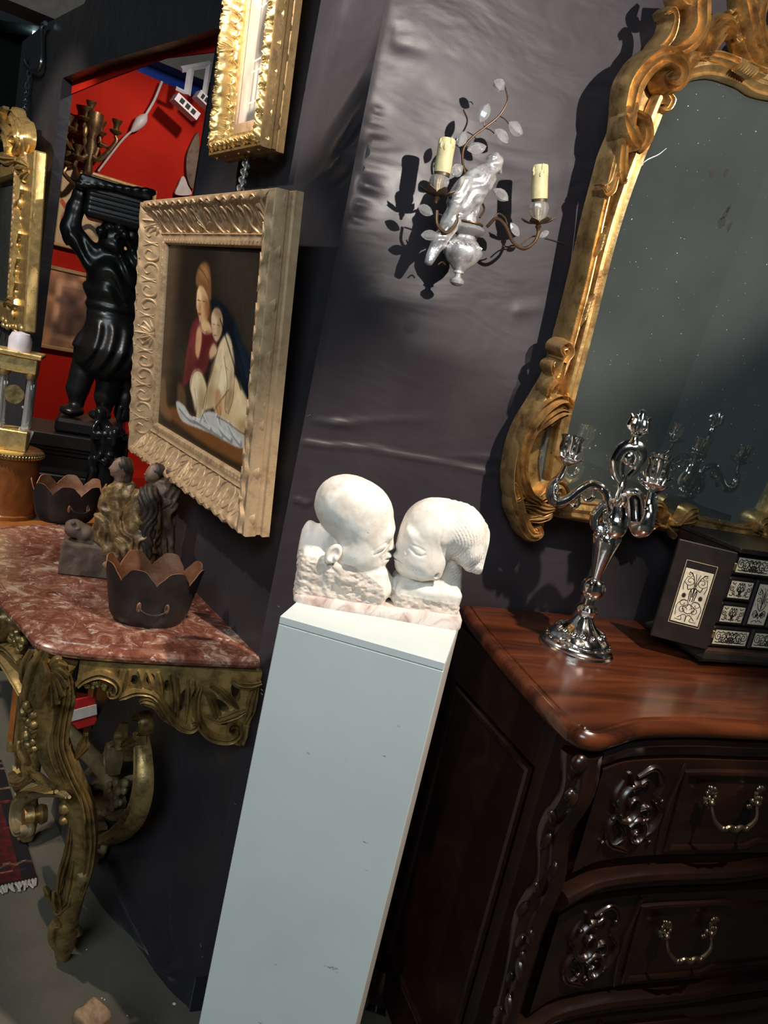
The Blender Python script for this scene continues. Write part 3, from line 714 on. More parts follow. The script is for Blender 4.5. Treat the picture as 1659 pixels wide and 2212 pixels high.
# ------------------------------------------------------------------ pedestal and the sculpture on it
PZ = 1.08
pa, pb, pc = atz(605, 1330, PZ), atz(962, 1432, PZ), atz(1008, 1336, PZ)
pw = (pb-pa).length; pdp = 0.225; prz = math.atan2(pb.y-pa.y, pb.x-pa.x)
MP = T((pa.x+pb.x)/2, (pa.y+pb.y)/2, 0) @ RZ(prz)
ped = root('display_pedestal', MP @ T(0, pdp/2, 0), 'tall white painted wooden pedestal under the kissing children', 'pedestal')
def pedpart(name, x0, x1, y0, y1, z0, z1, mat, b=.0012):
    m = MB(); m.bevbox(((x0+x1)/2, (y0+y1)/2, (z0+z1)/2), ((x1-x0)/2, (y1-y0)/2, (z1-z0)/2), b); return m.build(name, mat, ped, smooth=False)
h, t = pdp/2, .013
pedpart('front_panel', -pw/2, pw/2, -h, -h+t, 0, PZ-.0135, M['pedestal'])
pedpart('side_panel', pw/2-t, pw/2, -h+t+.0004, h-t-.0004, 0, PZ-.0135, M['pedestal_lit_side'])
pedpart('side_panel', -pw/2, -pw/2+t, -h+t+.0004, h-t-.0004, 0, PZ-.0135, M['pedestal_lit_side'])
pedpart('back_panel', -pw/2, pw/2, h-t, h, 0, PZ-.0135, M['pedestal_lit_side'])
pedpart('top_board', -pw/2, pw/2, -h, h, PZ-.013, PZ, M['pedestal'])

sa, sb = atz(645, 1304, PZ), atz(985, 1363, PZ)
srz = math.atan2(sb.y-sa.y, sb.x-sa.x); sl = (sb-sa).length
MSc = T((sa+sb)/2) @ RZ(srz) @ T(0, .05, 0)
sc = root('kissing_children_sculpture', MSc, 'pale stone bust of two kissing children on a marble slab', 'sculpture')
# slab with a cracked right end
m = MB(); hw = sl/2+.004
o = [(-hw+.004, -.046), (-hw*.5, -.050), (0, -.048), (hw*.6, -.050), (hw-.004, -.048), (hw+.004, -.03), (hw+.006, .02), (hw-.004, .046), (0, .05), (-hw+.01, .046), (-hw-.004, .02), (-hw-.004, -.03)]
oo = cr(o, 4, True); prof = [(0, .0), (.0015, .004), (0.001, .014), (-.003, .019)]
v = []; n = len(oo)
for k, z in prof:
    for p in oo:
        L = math.hypot(p[0], p[1]); zz = z*(1+.25*p[0]/hw*(1 if z > .01 else 0)); v.append((p[0]*(1+k/L), p[1]*(1+k/L), zz))
F = [(j*n+i, j*n+(i+1) % n, (j+1)*n+(i+1) % n, (j+1)*n+i) for j in range(3) for i in range(n)]+[tuple(range(n))[::-1], tuple(3*n+i for i in range(n))]
m.add(v, F); m.build('slab', M['marble_base'], sc, angle=50)
def S(px, py, y=0.0):
    p = on(MSc, px, py, 0.0); return np.array([p.x, y, p.z])
k_ = .00072
sd = SDF((-.15, -.082, .012), (.155, .075, .235), .0017)
# shoulders and chests, cut off square below
sd.box(S(735, 1250, .004), (.073, .047, .041), .012)
sd.box(S(918, 1284, .004), (.056, .044, .027), .012, .010)
sd.ell(S(690, 1190, .012), (.030, .042, .046), .018, RY(R(8)))
sd.ell(S(664, 1165, .016), (.012, .030, .028), .014)
sd.ell(S(745, 1232, -.004), (.066, .046, .020), .014, RY(R(10)))
sd.ell(S(812, 1262, -.004), (.026, .044, .030), .012, RY(R(34)))
sd.ell(S(922, 1266, .002), (.052, .045, .018), .010, RY(R(6)))
sd.cap(S(750, 1185, .016), S(742, 1230, .016), .034, .040, .012)
sd.cap(S(958, 1205, .014), S(952, 1265, .012), .034, .038, .010)
body_sd = sd; sd = SDF((-.15, -.082, .012), (.155, .075, .235), .0017)
# left head: cranium, brow, face, cheek, chin, nose, lips
sd.ell(S(757, 1098, .004), (.0615, .058, .0535), .006, RY(R(20)))
sd.ell(S(788, 1122, -.004), (.045, .055, .054), .020, RY(R(10)))
sd.ell(S(795, 1160, -.004), (.038, .052, .044), .016, RY(R(14)))
sd.ell(S(776, 1188, -.028), (.036, .028, .029), .016)
sd.ell(S(785, 1186, .030), (.030, .022, .026), .014)
sd.ell(S(803, 1205, -.012), (.025, .027, .0175), .012, RY(R(-14)))
sd.ell(S(836, 1136, -.010), (.010, .030, .010), .012)
sd.cap(S(838, 1152, -.014), S(842, 1174, -.018), .0040, .0062, .006)
sd.ell(S(838, 1177, -.024), (.0045, .0040, .0035), .003); sd.ell(S(838, 1177, -.011), (.0045, .004, .0035), .003)
sd.ell(S(834, 1192, -.018), (.008, .013, .0045), .005); sd.ell(S(829, 1201, -.017), (.0075, .011, .0045), .005)
sd.ell(S(812, 1166, -.046), (.014, .007, .0060), .006, RY(R(-20)))            # lowered eyelid
sd.ell(S(820, 1148, -.037), (.015, .008, .0040), .012, RY(R(-20)))
# ear of the left child
sd.ell(S(718, 1180, -.048), (.0125, .009, .0190), .004, RY(R(24)))
sd.ell(S(719, 1178, -.056), (.0070, .006, .0125), .003, RY(R(24)), op='s')
sd.ell(S(723, 1187, -.053), (.004, .004, .005), .002)
heads_l = sd; sd = SDF((-.15, -.082, .012), (.155, .075, .235), .0017)
# right head
sd.ell(S(962, 1140, .004), (.0605, .058, .0475), .005, RY(R(8)))
sd.ell(S(925, 1148, -.002), (.045, .054, .050), .018, RY(R(-12)))
sd.ell(S(906, 1184, -.004), (.040, .050, .042), .016, RY(R(-20)))
sd.ell(S(908, 1206, -.030), (.036, .027, .029), .018); sd.ell(S(900, 1206, .030), (.030, .022, .025), .014)
sd.ell(S(876, 1222, -.008), (.020, .024, .0155), .012, RY(R(20)))
sd.ell(S(884, 1143, -.012), (.009, .028, .009), .012, RY(R(-30)))
sd.cap(S(874, 1156, -.014), S(861, 1173, -.014), .0040, .0062, .006)
sd.ell(S(865, 1177, -.020), (.0045, .004, .0035), .003)
sd.ell(S(857, 1196, -.014), (.008, .013, .0045), .005); sd.ell(S(860, 1206, -.013), (.0075, .011, .0045), .005)
sd.ell(S(896, 1170, -.044), (.014, .007, .0060), .006, RY(R(26)))
sd.ell(S(890, 1152, -.037), (.015, .008, .0040), .012, RY(R(30)))
sd.ell(S(936, 1226, -.040), (.008, .006, .010), .006); sd.ell(S(934, 1226, -.047), (.0035, .004, .005), .002, op='s')
# hair of the right child: cap and a lock rolled over at the nape
sd.ell(S(985, 1142, -.004), (.052, .056, .046), .004, RY(R(10)))
sd.ell(S(1008, 1178, -.018), (.026, .034, .034), .008, RY(R(-10)))
sd.path([S(1020, 1125, -.02), S(1042, 1165, -.022), S(1046, 1195, -.024), S(1030, 1212, -.026), S(1008, 1212, -.028)], [.014, .017, .016, .014, .010], .006)
def smin(A, B, k):
    q = np.clip(.5+.5*(B-A)/k, 0, 1); return B*(1-q)+A*q-k*q*(1-q)
sd.F = smin(smin(sd.F, heads_l.F, .003), body_sd.F, .0045).astype(np.float32)
def d2(X, Z, pts):
    D = np.full(X.shape, 9.0, np.float32)
    for a, b in zip(pts[:-1], pts[1:]):
        lx, lz = b[0]-a[0], b[2]-a[2]; L2 = lx*lx+lz*lz+1e-12; t = np.clip(((X-a[0])*lx+(Z-a[2])*lz)/L2, 0, 1); D = np.minimum(D, np.hypot(X-a[0]-t*lx, Z-a[2]-t*lz))
    return D
def groove(pts, wd, dp):
    Q = [S(*p) for p in pts]
    lo = np.min(Q, 0)-.01; hi = np.max(Q, 0)+.01; lo[1], hi[1] = -.08, -.004
    sd.warp(lambda X, Y, Z: dp*np.exp(-(d2(X, Z, Q)/wd)**2), lo, hi)
groove([(802, 1180), (814, 1177), (826, 1171), (834, 1162)], .0012, .0022)
groove([(800, 1170), (815, 1162), (828, 1158)], .0016, .0012)
groove([(828, 1199), (836, 1198), (846, 1200)], .0011, .0022)
groove([(822, 1184), (830, 1181), (834, 1174)], .0013, .0014)
groove([(816, 1188), (820, 1200), (818, 1208)], .002, .0012)
groove([(879, 1166), (888, 1178), (900, 1182), (908, 1178)], .0012, .0022)
groove([(880, 1160), (894, 1164), (906, 1170)], .0016, .0012)
groove([(850, 1201), (858, 1203), (866, 1205)], .0011, .0022)
groove([(870, 1174), (873, 1182), (868, 1188)], .0014, .0014)
groove([(862, 1212), (866, 1220), (864, 1230)], .002, .0012)
groove([(945, 1120), (938, 1150), (948, 1185), (975, 1215)], .0018, .0010)
# combed hair on the right child
hc = S(940, 1150); 
def comb(X, Y, Z):
    r = np.hypot(X-hc[0], (Z-hc[2])*1.1); a = np.arctan2(Z-hc[2], X-hc[0]); w = sst(.012, .03, X-hc[0]+.2*(Z-hc[2]))*(a > -1.2)
    return w*(.0005*np.sin(r*1150+5*np.sin(a*2.3))+.0005*np.sin(r*2300+a*9))
sd.warp(comb, S(935, 1240, -.08), S(1065, 1060, .08))
# faint comb marks on the bald left head and chisel marks on the chests
lc = S(757, 1098)
sd.warp(lambda X, Y, Z: .0010*vnoise(X, Y, Z, 60, 3)+.0007*vnoise(X, Y, Z, 130, 4))
zc = S(740, 1200)[2]
def rough(X, Y, Z):
    top = zc-.55*np.clip(X-S(745, 1240)[0]-.01, 0, .06)-.004*sst(.07,.1,X-S(745, 1240)[0])
    w = sst(top+.006, top-.006, Z)*(Y < .03); va = np.abs(X-S(834, 1275)[0]); w = w*sst(.008, .018, va+.35*np.clip(.05-Z, 0, .1))
    return w*(.0050*vnoise(X, Y, Z*1.8, 85, 9)+.0036*vnoise(X+.3, Y, Z*1.8, 190, 11))
sd.warp(rough)
mesh = sd.mesh(); bustm = mesh.build('bust', M['stone'], sc, angle=None)
# chiselled faces take the rougher stone
me = bustm.data; me.materials.append(M['stone_rough'])
xv = S(834, 1275)[0]; x7 = S(745, 1240)[0]
for p in me.polygons:
    c = p.center; q = min(1, max(0, (c[0]-x7-.07)/.03)); top = zc-.55*min(.06, max(0, c[0]-x7-.01))-.004*q*q*(3-2*q)
    if c[2] < top-.001 and c[1] < .032 and abs(c[0]-xv)+.35*max(0, .05-c[2]) > .013: p.material_index = 1
# ------------------------------------------------------------------ commode, cabinet, candelabra
CT = 1.01; CU = 1.0
commode = root('walnut_commode', wallB(CU, 0, .27), 'dark carved walnut chest of drawers with serpentine front, below the gilt mirror', 'commode')
front = [(.364, .520), (.378, .542), (.410, .550), (.465, .531), (.53, .510), (.65, .502), (.80, .507), (1.0, .512)]
front = cr(front+[(2*CU-a, b) for a, b in front[-2::-1]], 8)
def Fw(u): return float(np.interp(u, front[:, 0], front[:, 1]))
toC = T(-CU, .27, 0)
def cp(mb, name, mat, parent=None, **k):
    mb.xf(toC); return mb.build(name, mat, parent or commode, **k)
def bendC(mb, off=0.0):
    for V in mb.v: V[:, 1] = V[:, 1]-np.interp(V[:, 0], front[:, 0], front[:, 1])-off
    return mb
# top: board with a rounded, grooved edge
bl, brr = .425, 2*CU-.425
path = [(.425, -.004), (.405, -.10), (.383, -.26), (.366, -.42), (.361, -.485)]
path = cr(path, 5)[:-1].tolist()+[(u, -w) for u, w in front]+[(2*CU-x, y) for x, y in cr(path, 5)[::-1][1:]]
P3 = [(x, y, CT) for x, y in path]; n = len(P3); ctr = np.array([CU, -.27])
prof = [(-.021, 0), (-.0195, -.003), (-.017, -.0035), (-.008, -.0012), (-.002, -.006), (.001, -.014), (.000, -.024), (-.006, -.031), (-.016, -.036), (-.024, -.040)]
m = MB(); P = np.array(P3); v = []; nr = []
for i in range(n):
    a = P[max(0, i-1)]; b = P[min(n-1, i+1)]; t = b-a; t /= np.linalg.norm(t); nr.append((t[1], -t[0], 0))
nr = np.array(nr); ns_ = np.array([nr[max(0, i-5):i+6].mean(0) for i in range(n)]); ns_ /= np.linalg.norm(ns_, axis=1)[:, None]
for i in range(n):
    nrm = ns_[i]
    for x, z in prof: v.append(P[i]+nrm*x+np.array([0, 0, z]))
k = len(prof); F = [(i*k+j, (i+1)*k+j, (i+1)*k+j+1, i*k+j+1) for i in range(n-1) for j in range(k-1)]
F.append(tuple(i*k for i in range(n))); F.append(tuple(i*k+k-1 for i in range(n))[::-1]); F.append(tuple(range(k))); F.append(tuple((n-1)*k+j for j in range(k))[::-1])
m.add(v, F); cp(m, 'top', M['walnut_top'], angle=35)
# carcass
m = MB(); body = [(.425, -.012), (.425, -.40), (.400, -.50)]+[(u, -w+.034) for u, w in front if .40 < u < 2*CU-.40]+[(2*CU-.400, -.50), (2*CU-.425, -.40), (2*CU-.425, -.012)]
n = len(body); v = [(x, y, z) for z in (.07, CT-.040) for x, y in body]; F = [(i, (i+1) % n, n+(i+1) % n, n+i) for i in range(n)]+[tuple(range(n))[::-1], tuple(range(n, 2*n))]
m.add(v, F); cp(m, 'carcass', M['walnut'], angle=30)
# framed side panels
for sgn in (-1, 1):
    fx = (lambda x: x) if sgn < 0 else (lambda x: 2*CU-x)
    for nm, y0, y1, z0, z1, dx in [('stile', -.07, -.012, .07, .969, .008), ('stile', -.455, -.40, .07, .969, .008), ('side_rail', -.40, -.07, .86, .969, .008), ('side_rail', -.40, -.07, .07, .17, .008)]:
        m = MB(); m.bevbox((fx(.425-dx/2), (y0+y1)/2, (z0+z1)/2), (dx/2, (y1-y0)/2, (z1-z0)/2), .002); cp(m, nm, M['walnut'], smooth=False)
    m = MB(); m.bevbox((fx(.422), -.235, .515), (.006, .145, .325), .004); cp(m, 'side_panel', M['walnut'], smooth=False)
    m = MB(); q = [(fx(.419), -.385, .185), (fx(.419), -.085, .185), (fx(.419), -.085, .845), (fx(.419), -.385, .845)]
    m.sweep(q, [(-.008, .0), (-.005, .006), (.002, .008), (.008, .004), (.008, 0)], up=(sgn, 0, 0), closed=True); cp(m, 'panel_moulding', M['walnut'], angle=30)
    # carved corner post: scrolls, leaf drop and pendant
    ps = MB(); py = -.545
    def W(s, z, o=0): 
        u = .392+.022*s; return (fx(u), -.528-.02*s-o*.8, z)
    fc = np.array([sgn*.8, -.6, 0]); fc = fc/np.linalg.norm(fc)
    pp = cr([W(0, .965), W(.3, .90), W(-.2, .82), W(.25, .74), W(-.1, .66), W(0, .55), W(.1, .42), W(0, .28), W(0, .10)], 6)
    ps.band(pp, [.030, .026, .024, .022, .026, .020, .018, .020, .026], [.014, .020, .012, .018, .012, .016, .010, .012, .016], fc, 2, .4, .02); cp(ps, 'corner_post', M['walnut'])
    lf = MB(); rnd = random.Random(3)
    for i, z in enumerate(np.linspace(.94, .60, 9)):
        s = .5*math.sin(i*1.9); c = np.array(W(s, z))+fc*.016; lf.ell(c, (.007, .007, .016), RY(R(30*math.sin(i*2.3))), 8, 6)
    for z, r in ((.955, .016), (.90, .011)):
        c = np.array(W(.2, z))+fc*.012; lf.ell(c, (r, r*.8, r*1.1), None, 10, 8)
    for i in range(7):
        z = .62-.035*i; c = np.array(W(0, z))+fc*.014; lf.ell(c+np.array([0, .010*(-1)**i, 0]), (.006, .009, .018), RX(R(25*(-1)**i)), 8, 6)
    cp(lf, 'carved_drop', M['walnut'])
# drawers
def cartouche(u0, u1, z0, z1, flip, bend=True):
    """rocaille carving filling a box in u,z"""
    m = MB(); cx, cz = (u0+u1)/2, (z0+z1)/2; sx, sz = (u1-u0)/2*(-1 if flip else 1), (z1-z0)/2
    Q = lambda a, b: (cx+a*sx, 0, cz+b*sz); fc = (0, -1, 0)
    def bd(pts, w, h, ribs=2): m.band([Q(*p) for p in cr(pts, 7)], w, h, fc, ribs, .45, .003, 9)
    bd([(-.2, .75), (.25, .92), (.62, .62), (.55, .25), (.85, -.05), (.72, -.42), (.45, -.62)], [.004, .007, .008, .006, .007, .007, .003], [.006, .009, .010, .008, .009, .010, .005])
    bd([(-.65, .72), (-.82, .35), (-.55, .05), (-.72, -.3), (-.5, -.65), (-.05, -.82), (.25, -.92)], [.003, .006, .007, .006, .007, .006, .003], [.005, .008, .009, .008, .010, .008, .004])
    bd(spiral(-.15, .12, .50, .08, 1.2, 1.35, 24), [.007, .007, .005, .003], [.010, .011, .010, .010], 1)
    bd(spiral(.30, -.50, .34, .06, 2.6, -1.2, 20), [.006, .005, .003], [.009, .010, .009], 1)
    bd([(-.5, .85), (-.25, .55), (.1, .66), (.22, .48)], [.003, .007, .006, .002], [.006, .010, .009, .005])
    bd([(-.62, -.1), (-.3, -.28), (-.1, -.52), (-.35, -.75)], [.002, .007, .006, .002], [.005, .011, .010, .004])
    bd([(.1, .0), (.35, .08), (.5, -.12), (.3, -.25)], [.002, .006, .006, .002], [.006, .011, .010, .005])
    rnd = random.Random(int(u0*1000)+int(z0*1000))
    for i in range(11):
        a, b = rnd.uniform(-.8, .8), rnd.uniform(-.85, .85); p = Q(a, b); r = rnd.uniform(.003, .006); m.ell((p[0], -.004, p[2]), (r*1.4, r*1.2, r), RY(rnd.uniform(-1, 1)), 8, 6)
    return m
def pull(parent, u, z, w=.105):
    rnd = random.Random(5)
    for s in (-1, 1):
        mt = MB(); cx = u+s*w/2
        for i in range(22):
            a = rnd.uniform(-.9, .9); b = rnd.uniform(-.2, 1.0); wv = (1-.5*max(b, 0))*.014
            mt.ell((cx+a*wv+s*.004*b, -.004, z+.006+b*.034), (.0042, .004, .0062), RY(rnd.uniform(-1, 1)), 7, 5)
        mt.ell((cx, -.008, z+.012), (.006, .007, .006), None, 8, 6)
        bendC(mt, -.004); prop(cp(mt, 'pull_mount', M['pull'], parent), kind='stuff')
    bl_ = MB(); bp = cr([(u-w/2, -.008, z+.012), (u-w/2+.004, -.020, z-.012), (u-w/4, -.024, z-.030), (u-w*.12, -.026, z-.024), (u, -.026, z-.030), (u+w*.12, -.026, z-.024), (u+w/4, -.024, z-.030), (u+w/2-.004, -.020, z-.012), (u+w/2, -.008, z+.012)], 6)
    bl_.tube(bp, [.002, .0035, .0055, .004, .0065, .004, .0055, .0035, .002], 8)
    for du in (-.16, 0, .16): bl_.ell((u+du*w*1.6, -.026, z-.028), (.006, .005, .006), None, 8, 6)
    bendC(bl_, -.004); cp(bl_, 'bail', M['pull'], parent)
u0d, u1d = .455, 2*CU-.455
for di, (z0, z1) in enumerate([(.735, .935), (.452, .66), (.16, .39)]):
    m = MB(); us = np.linspace(u0d, u1d, 61); zs = np.array([z0, z0+.004, z1-.004, z1]); X, Z = np.meshgrid(us, zs); Y = np.full_like(X, .0); Y[0], Y[-1] = .010, .010
    m.grid(X, Y, Z); bendC(m, -.016); dr = cp(m, 'drawer', M['walnut'], fix=False, angle=30)
    for (a0, a1, fl) in [(.50, .645, False), (2*CU-.645, 2*CU-.50, True)]:
        c = cartouche(a0, a1, z0+.008, z1-.012, fl); bendC(c, -.017); cp(c, 'cartouche', M['walnut'], dr)
    # raised field with a shaped moulding
    for a0, a1 in [(.665, 2*CU-.665)]:
        q = [(a0+.012, z0+.018)]+[(u, z0+.018+(.012 if abs(u-CU) < .13 else 0)) for u in np.linspace(a0+.05, a1-.05, 25)]+[(a1-.012, z0+.018), (a1, z1-.03)]+[(u, z1-.028-(.012 if abs(u-CU) < .13 else 0)) for u in np.linspace(a1-.05, a0+.05, 25)]+[(a0, z1-.03)]
        mo = MB(); mo.sweep([(x, 0, z) for x, z in q], [(-.007, 0), (-.006, .005), (-.001, .0075), (.004, .006), (.007, .001), (.007, -.004), (-.007, -.004)], up=(0, -1, 0), closed=True)
        bendC(mo, -.016); cp(mo, 'field_moulding', M['walnut'], dr, angle=35)
    for uu in (.775, 2*CU-.775): pull(dr, uu, (z0+z1)/2+.012)
    for ub in (.655, 2*CU-.655):
        m = MB(); bx = cr([(ub, 0, z0+.01), (ub-.007*(1 if ub < CU else -1), 0, (z0+z1)/2), (ub, 0, z1-.01)], 6); m.band(bx, [.003, .006, .003], .008, (0, -1, 0), 1, .3, .003, 7)
        bendC(m, -.016); cp(m, 'stop_moulding', M['walnut'], dr)
# rails between the drawers: rounded ledges following the front
for zc_, sw in [(.695, 1), (.422, 1), (.125, 1), (.955, 0)]:
    us = np.linspace(.435, 2*CU-.435, 71); pr = [(-.03, .020), (.000, .021), (.010, .017), (.014, .009), (.011, .002), (.003, -.004), (.004, -.012), (-.006, -.020), (-.03, -.022)] if sw else [(-.03, .016), (-.004, .016), (.000, .006), (-.006, -.004), (-.010, -.016), (-.03, -.018)]
    m = MB(); pth = [(u, -Fw(u)+.008, zc_+(.010*math.exp(-((u-CU)/.12)**4) if sw else 0)) for u in us]; m.sweep(pth, pr, up=(0, 0, 1)); cp(m, 'front_rail', M['walnut'], angle=35)
# feet
for u in (.43, 2*CU-.43):
    for wv in (.06, .50):
        m = MB(); m.tube(cr([(u, -wv, .12), (u-.008*(1 if u < CU else -1), -wv-.012, .07), (u, -wv-.004, .02), (u-.006*(1 if u < CU else -1), -wv-.015, 0.004)], 5), [.034, .028, .020, .026], 10); cp(m, 'foot', M['walnut'])

# ------------------------------------------------------------------ ebony cabinet
ku, kw = .878, .245; KW, KD, KH = .245, .163, .262
MK = wallB(ku, CT, kw)                 # local x right, +y back, origin front-left-bottom
cab = root('ebony_cabinet', MK @ T(KW/2, KD/2, 0) @ RZ(0), 'small black ebony table cabinet with open doors and engraved ivory drawer fronts', 'cabinet')
off = T(-KW/2, -KD/2, 0)
def kp(mb, name, mat, parent=None, **k): mb.xf(off); return mb.build(name, mat, parent or cab, **k)
def kbox(name, x0, x1, y0, y1, z0, z1, mat, parent=None, b=.0015):
    m = MB(); m.bevbox(((x0+x1)/2, (y0+y1)/2, (z0+z1)/2), ((x1-x0)/2, (y1-y0)/2, (z1-z0)/2), b); return kp(m, name, mat, parent, smooth=False)
for fx in (.012, KW-.012):
    for fy in (.012, KD-.012):
        m = MB(); m.lathe([(.006, 0), (.011, .003), (.012, .009), (.008, .014)], 14, (fx, fy, 0)); kp(m, 'bun_foot', M['ebony'])
m = MB(); pl = [(-.008, -.012, .012), (KW+.008, -.012, .012), (KW+.008, KD+.004, .012), (-.008, KD+.004, .012)]
m.sweep(pl, [(.0, .0), (.004, .001), (.005, .007), (.001, .012), (-.006, .018), (-.02, .018), (-.02, 0)], up=(0, 0, 1), closed=True); kp(m, 'plinth_moulding', M['ebony'], angle=30)
kbox('bottom_board', 0, KW, -.008, KD, .014, .036, M['ebony_brown'])
kbox('top_board', -.002, KW+.002, -.016, KD, KH-.010, KH, M['ebony'])
kbox('side', 0, .010, 0, KD, .036, KH-.010, M['ebony']); kbox('side', KW-.010, KW, 0, KD, .036, KH-.010, M['ebony'])
kbox('back', .010, KW-.010, KD-.008, KD, .036, KH-.010, M['ebony'])
kbox('inner_core', .010, KW-.010, .014, KD-.008, .036, KH-.010, M['ebony'], b=.0005)
IV, INK = (.80, .75, .66), (.07, .055, .045)
def scrollwork(nx, ny, kind, seed=0):
    c = Canvas(nx, ny, IV); c.grain(.10, 9, seed+2); a = ny/nx; w = .011
    def L(pts, wd=w):
        for sg in (1, -1): c.line([(.5+sg*(x-.5), y) for x, y in pts], wd, INK)
    def sp(x, y, r, a0, tn, wd=w): L([(x+p*1.0, y+q/a) for p, q in spiral(0, 0, r, r*.18, a0, tn, 14)], wd)
    if kind == 'tall':
        L([(.5, .03), (.5, .12), (.40, .16), (.20, .08)], .012); L([(.20, .08), (.30, .12), (.34, .05), (.12, .05)]); L([(.5, .18), (.34, .22), (.30, .30), (.5, .36)], .014)
        sp(.30, .24, .16, 0.3, 1.3); sp(.26, .36, .20, -1.0, 1.2); L([(.10, .12), (.06, .30), (.20, .40), (.42, .42)]); L([(.46, .42), (.44, .55), (.38, .64), (.28, .62), (.22, .70)], .016)
        c.ell(.20, .50, .07, .045, INK, 1, .9); c.ell(.80, .50, .07, .045, INK, 1, .9); L([(.40, .44), (.38, .60), (.47, .66), (.5, .50)], .016)
        sp(.28, .78, .19, 3.6, 1.3); L([(.5, .62), (.44, .76), (.34, .88), (.18, .94)], .014); sp(.22, .90, .12, 4.0, 1.2); L([(.5, .70), (.47, .82), (.42, .92)]); L([(.12, .60), (.08, .72), (.14, .84)])
    elif kind == 'mid':
        L([(.5, .06), (.40, .10), (.18, .06)], .016); sp(.30, .22, .17, 0, 1.3, .016); L([(.5, .14), (.36, .30), (.20, .34), (.12, .22)], .02); c.ell(.36, .22, .07, .05, INK, 1, .8); c.ell(.66, .25, .09, .06, INK, 1, .8)
        L([(.5, .34), (.34, .40), (.24, .52)], .018); sp(.25, .60, .16, -1, 1.2, .016); L([(.5, .38), (.44, .60), (.34, .80), (.16, .88)], .018); sp(.22, .80, .13, 3.4, 1.3, .016); L([(.5, .52), (.48, .72), (.44, .9)], .018)
    else:
        k = 2 if kind == 'long' else 1; wd = .0095 if kind == 'long' else .015
        c.line([(.5, .04), (.5, .30), (.5, .62)], wd*.8, INK)
        for i in range(k+1):
            x = .12+.30*i/k; sp(x, .56, .105, 2.2+i, 1.35, wd); sp(x+.10, .34, .075, -.8-i, -1.2, wd); L([(x-.06, .16), (x+.04, .12), (x+.12, .22), (x+.18, .14)], wd); L([(x-.05, .88), (x+.05, .80), (x+.10, .90)], wd)
        c.ell(.44, .70, .02, .09, INK, 1); c.ell(.56, .70, .02, .09, INK, 1); L([(.5, .30), (.40, .42), (.34, .70), (.42, .90)], wd)
    return c
def drawer(name, x0, x1, z0, z1, kind, b=.0075, y0=.002):
    m = MB(); m.bevbox(((x0+x1)/2, y0+.006, (z0+z1)/2), ((x1-x0)/2, .006, (z1-z0)/2), .0035); d = kp(m, name, M['ebony'], smooth=False)
    w, hh = x1-x0-2*b, z1-z0-2*b; nx = int(w/.0005); c = scrollwork(nx, int(nx*hh/w), kind, int(x0*999+z0*777)); c.build('ivory_plaque', w, hh, M['inlay'], d, x0+b-KW/2, y0-.0006-KD/2, z0+b); return d
x0, x1 = .012, KW-.012; xm = KW/2; g = .002
drawer('drawer', x0, xm-g, .200, .247, 'long'); drawer('drawer', xm+g, x1, .200, .247, 'long')
drawer('drawer', x0, .088, .144, .196, 'short'); drawer('drawer', x0, .088, .090, .140, 'short'); drawer('drawer', KW-.088, x1, .144, .196, 'short'); drawer('drawer', KW-.088, x1, .090, .140, 'short')
drawer('drawer', .091, KW-.091, .090, .196, 'mid')
drawer('drawer', x0, xm-g, .039, .086, 'long'); drawer('drawer', xm+g, x1, .039, .086, 'long')
def cdoor(sgn):
    hx = 0.0 if sgn < 0 else KW
    ang = R(180+27) if sgn < 0 else -R(180+27)
    Mh = T(hx, -.006, 0) @ (RZ(PI-R(30)) if sgn < 0 else RZ(R(30)))
    dw = .118; z0, z1 = .037, KH-.011; m = MB(); m.bevbox((dw/2, .005 if sgn < 0 else -.005, (z0+z1)/2), (dw/2, .005, (z1-z0)/2), .0015); m.xf(Mh); d = kp(m, 'door', M['ebony'], smooth=False)
    Mf = off @ Mh; ys = .0102 if sgn < 0 else -.0102
    fr = root('door_inlay', Matrix()); fr.parent = d; fr.matrix_parent_inverse = Matrix(); fr.matrix_basis = Mf @ (T(dw, 0, 0) @ RZ(PI) if sgn < 0 else Matrix())
    yv = -abs(ys)-.0004; fl = MB(); q = [(.026, yv, z0+.040), (.088, yv, z0+.040), (.088, yv, z0+.176), (.026, yv, z0+.176)]
    o = fr; col.objects.unlink(o); bpy.data.objects.remove(o)
    B_ = Mf @ (T(dw, 0, 0) @ RZ(PI) if sgn < 0 else Matrix())
    fl.sweep(q, [(-.0006, 0), (-.0006, .0004), (.0006, .0004), (.0006, 0)], up=(0, -1, 0), closed=True); fl.xf(B_); fl.build('ivory_stringing', M['inlay_line'], d, smooth=False)
    c = scrollwork(100, int(100*.118/.056), 'tall'); p = c.build('ivory_plaque', .056, .116, M['inlay'], d, .029, yv-.0001, z0+.044); p.data.transform(B_)
    for z in (z0+.035, z1-.03):
        hg = MB(); hg.bevbox((0, 0, z), (.006, .0065, .008), .001); hg.xf(Mh); kp(hg, 'hinge', M['brass'], d, smooth=False)
M['inlay_line'] = basic('inlay_line', (.42, .30, .18), .4)
cdoor(-1); cdoor(1)

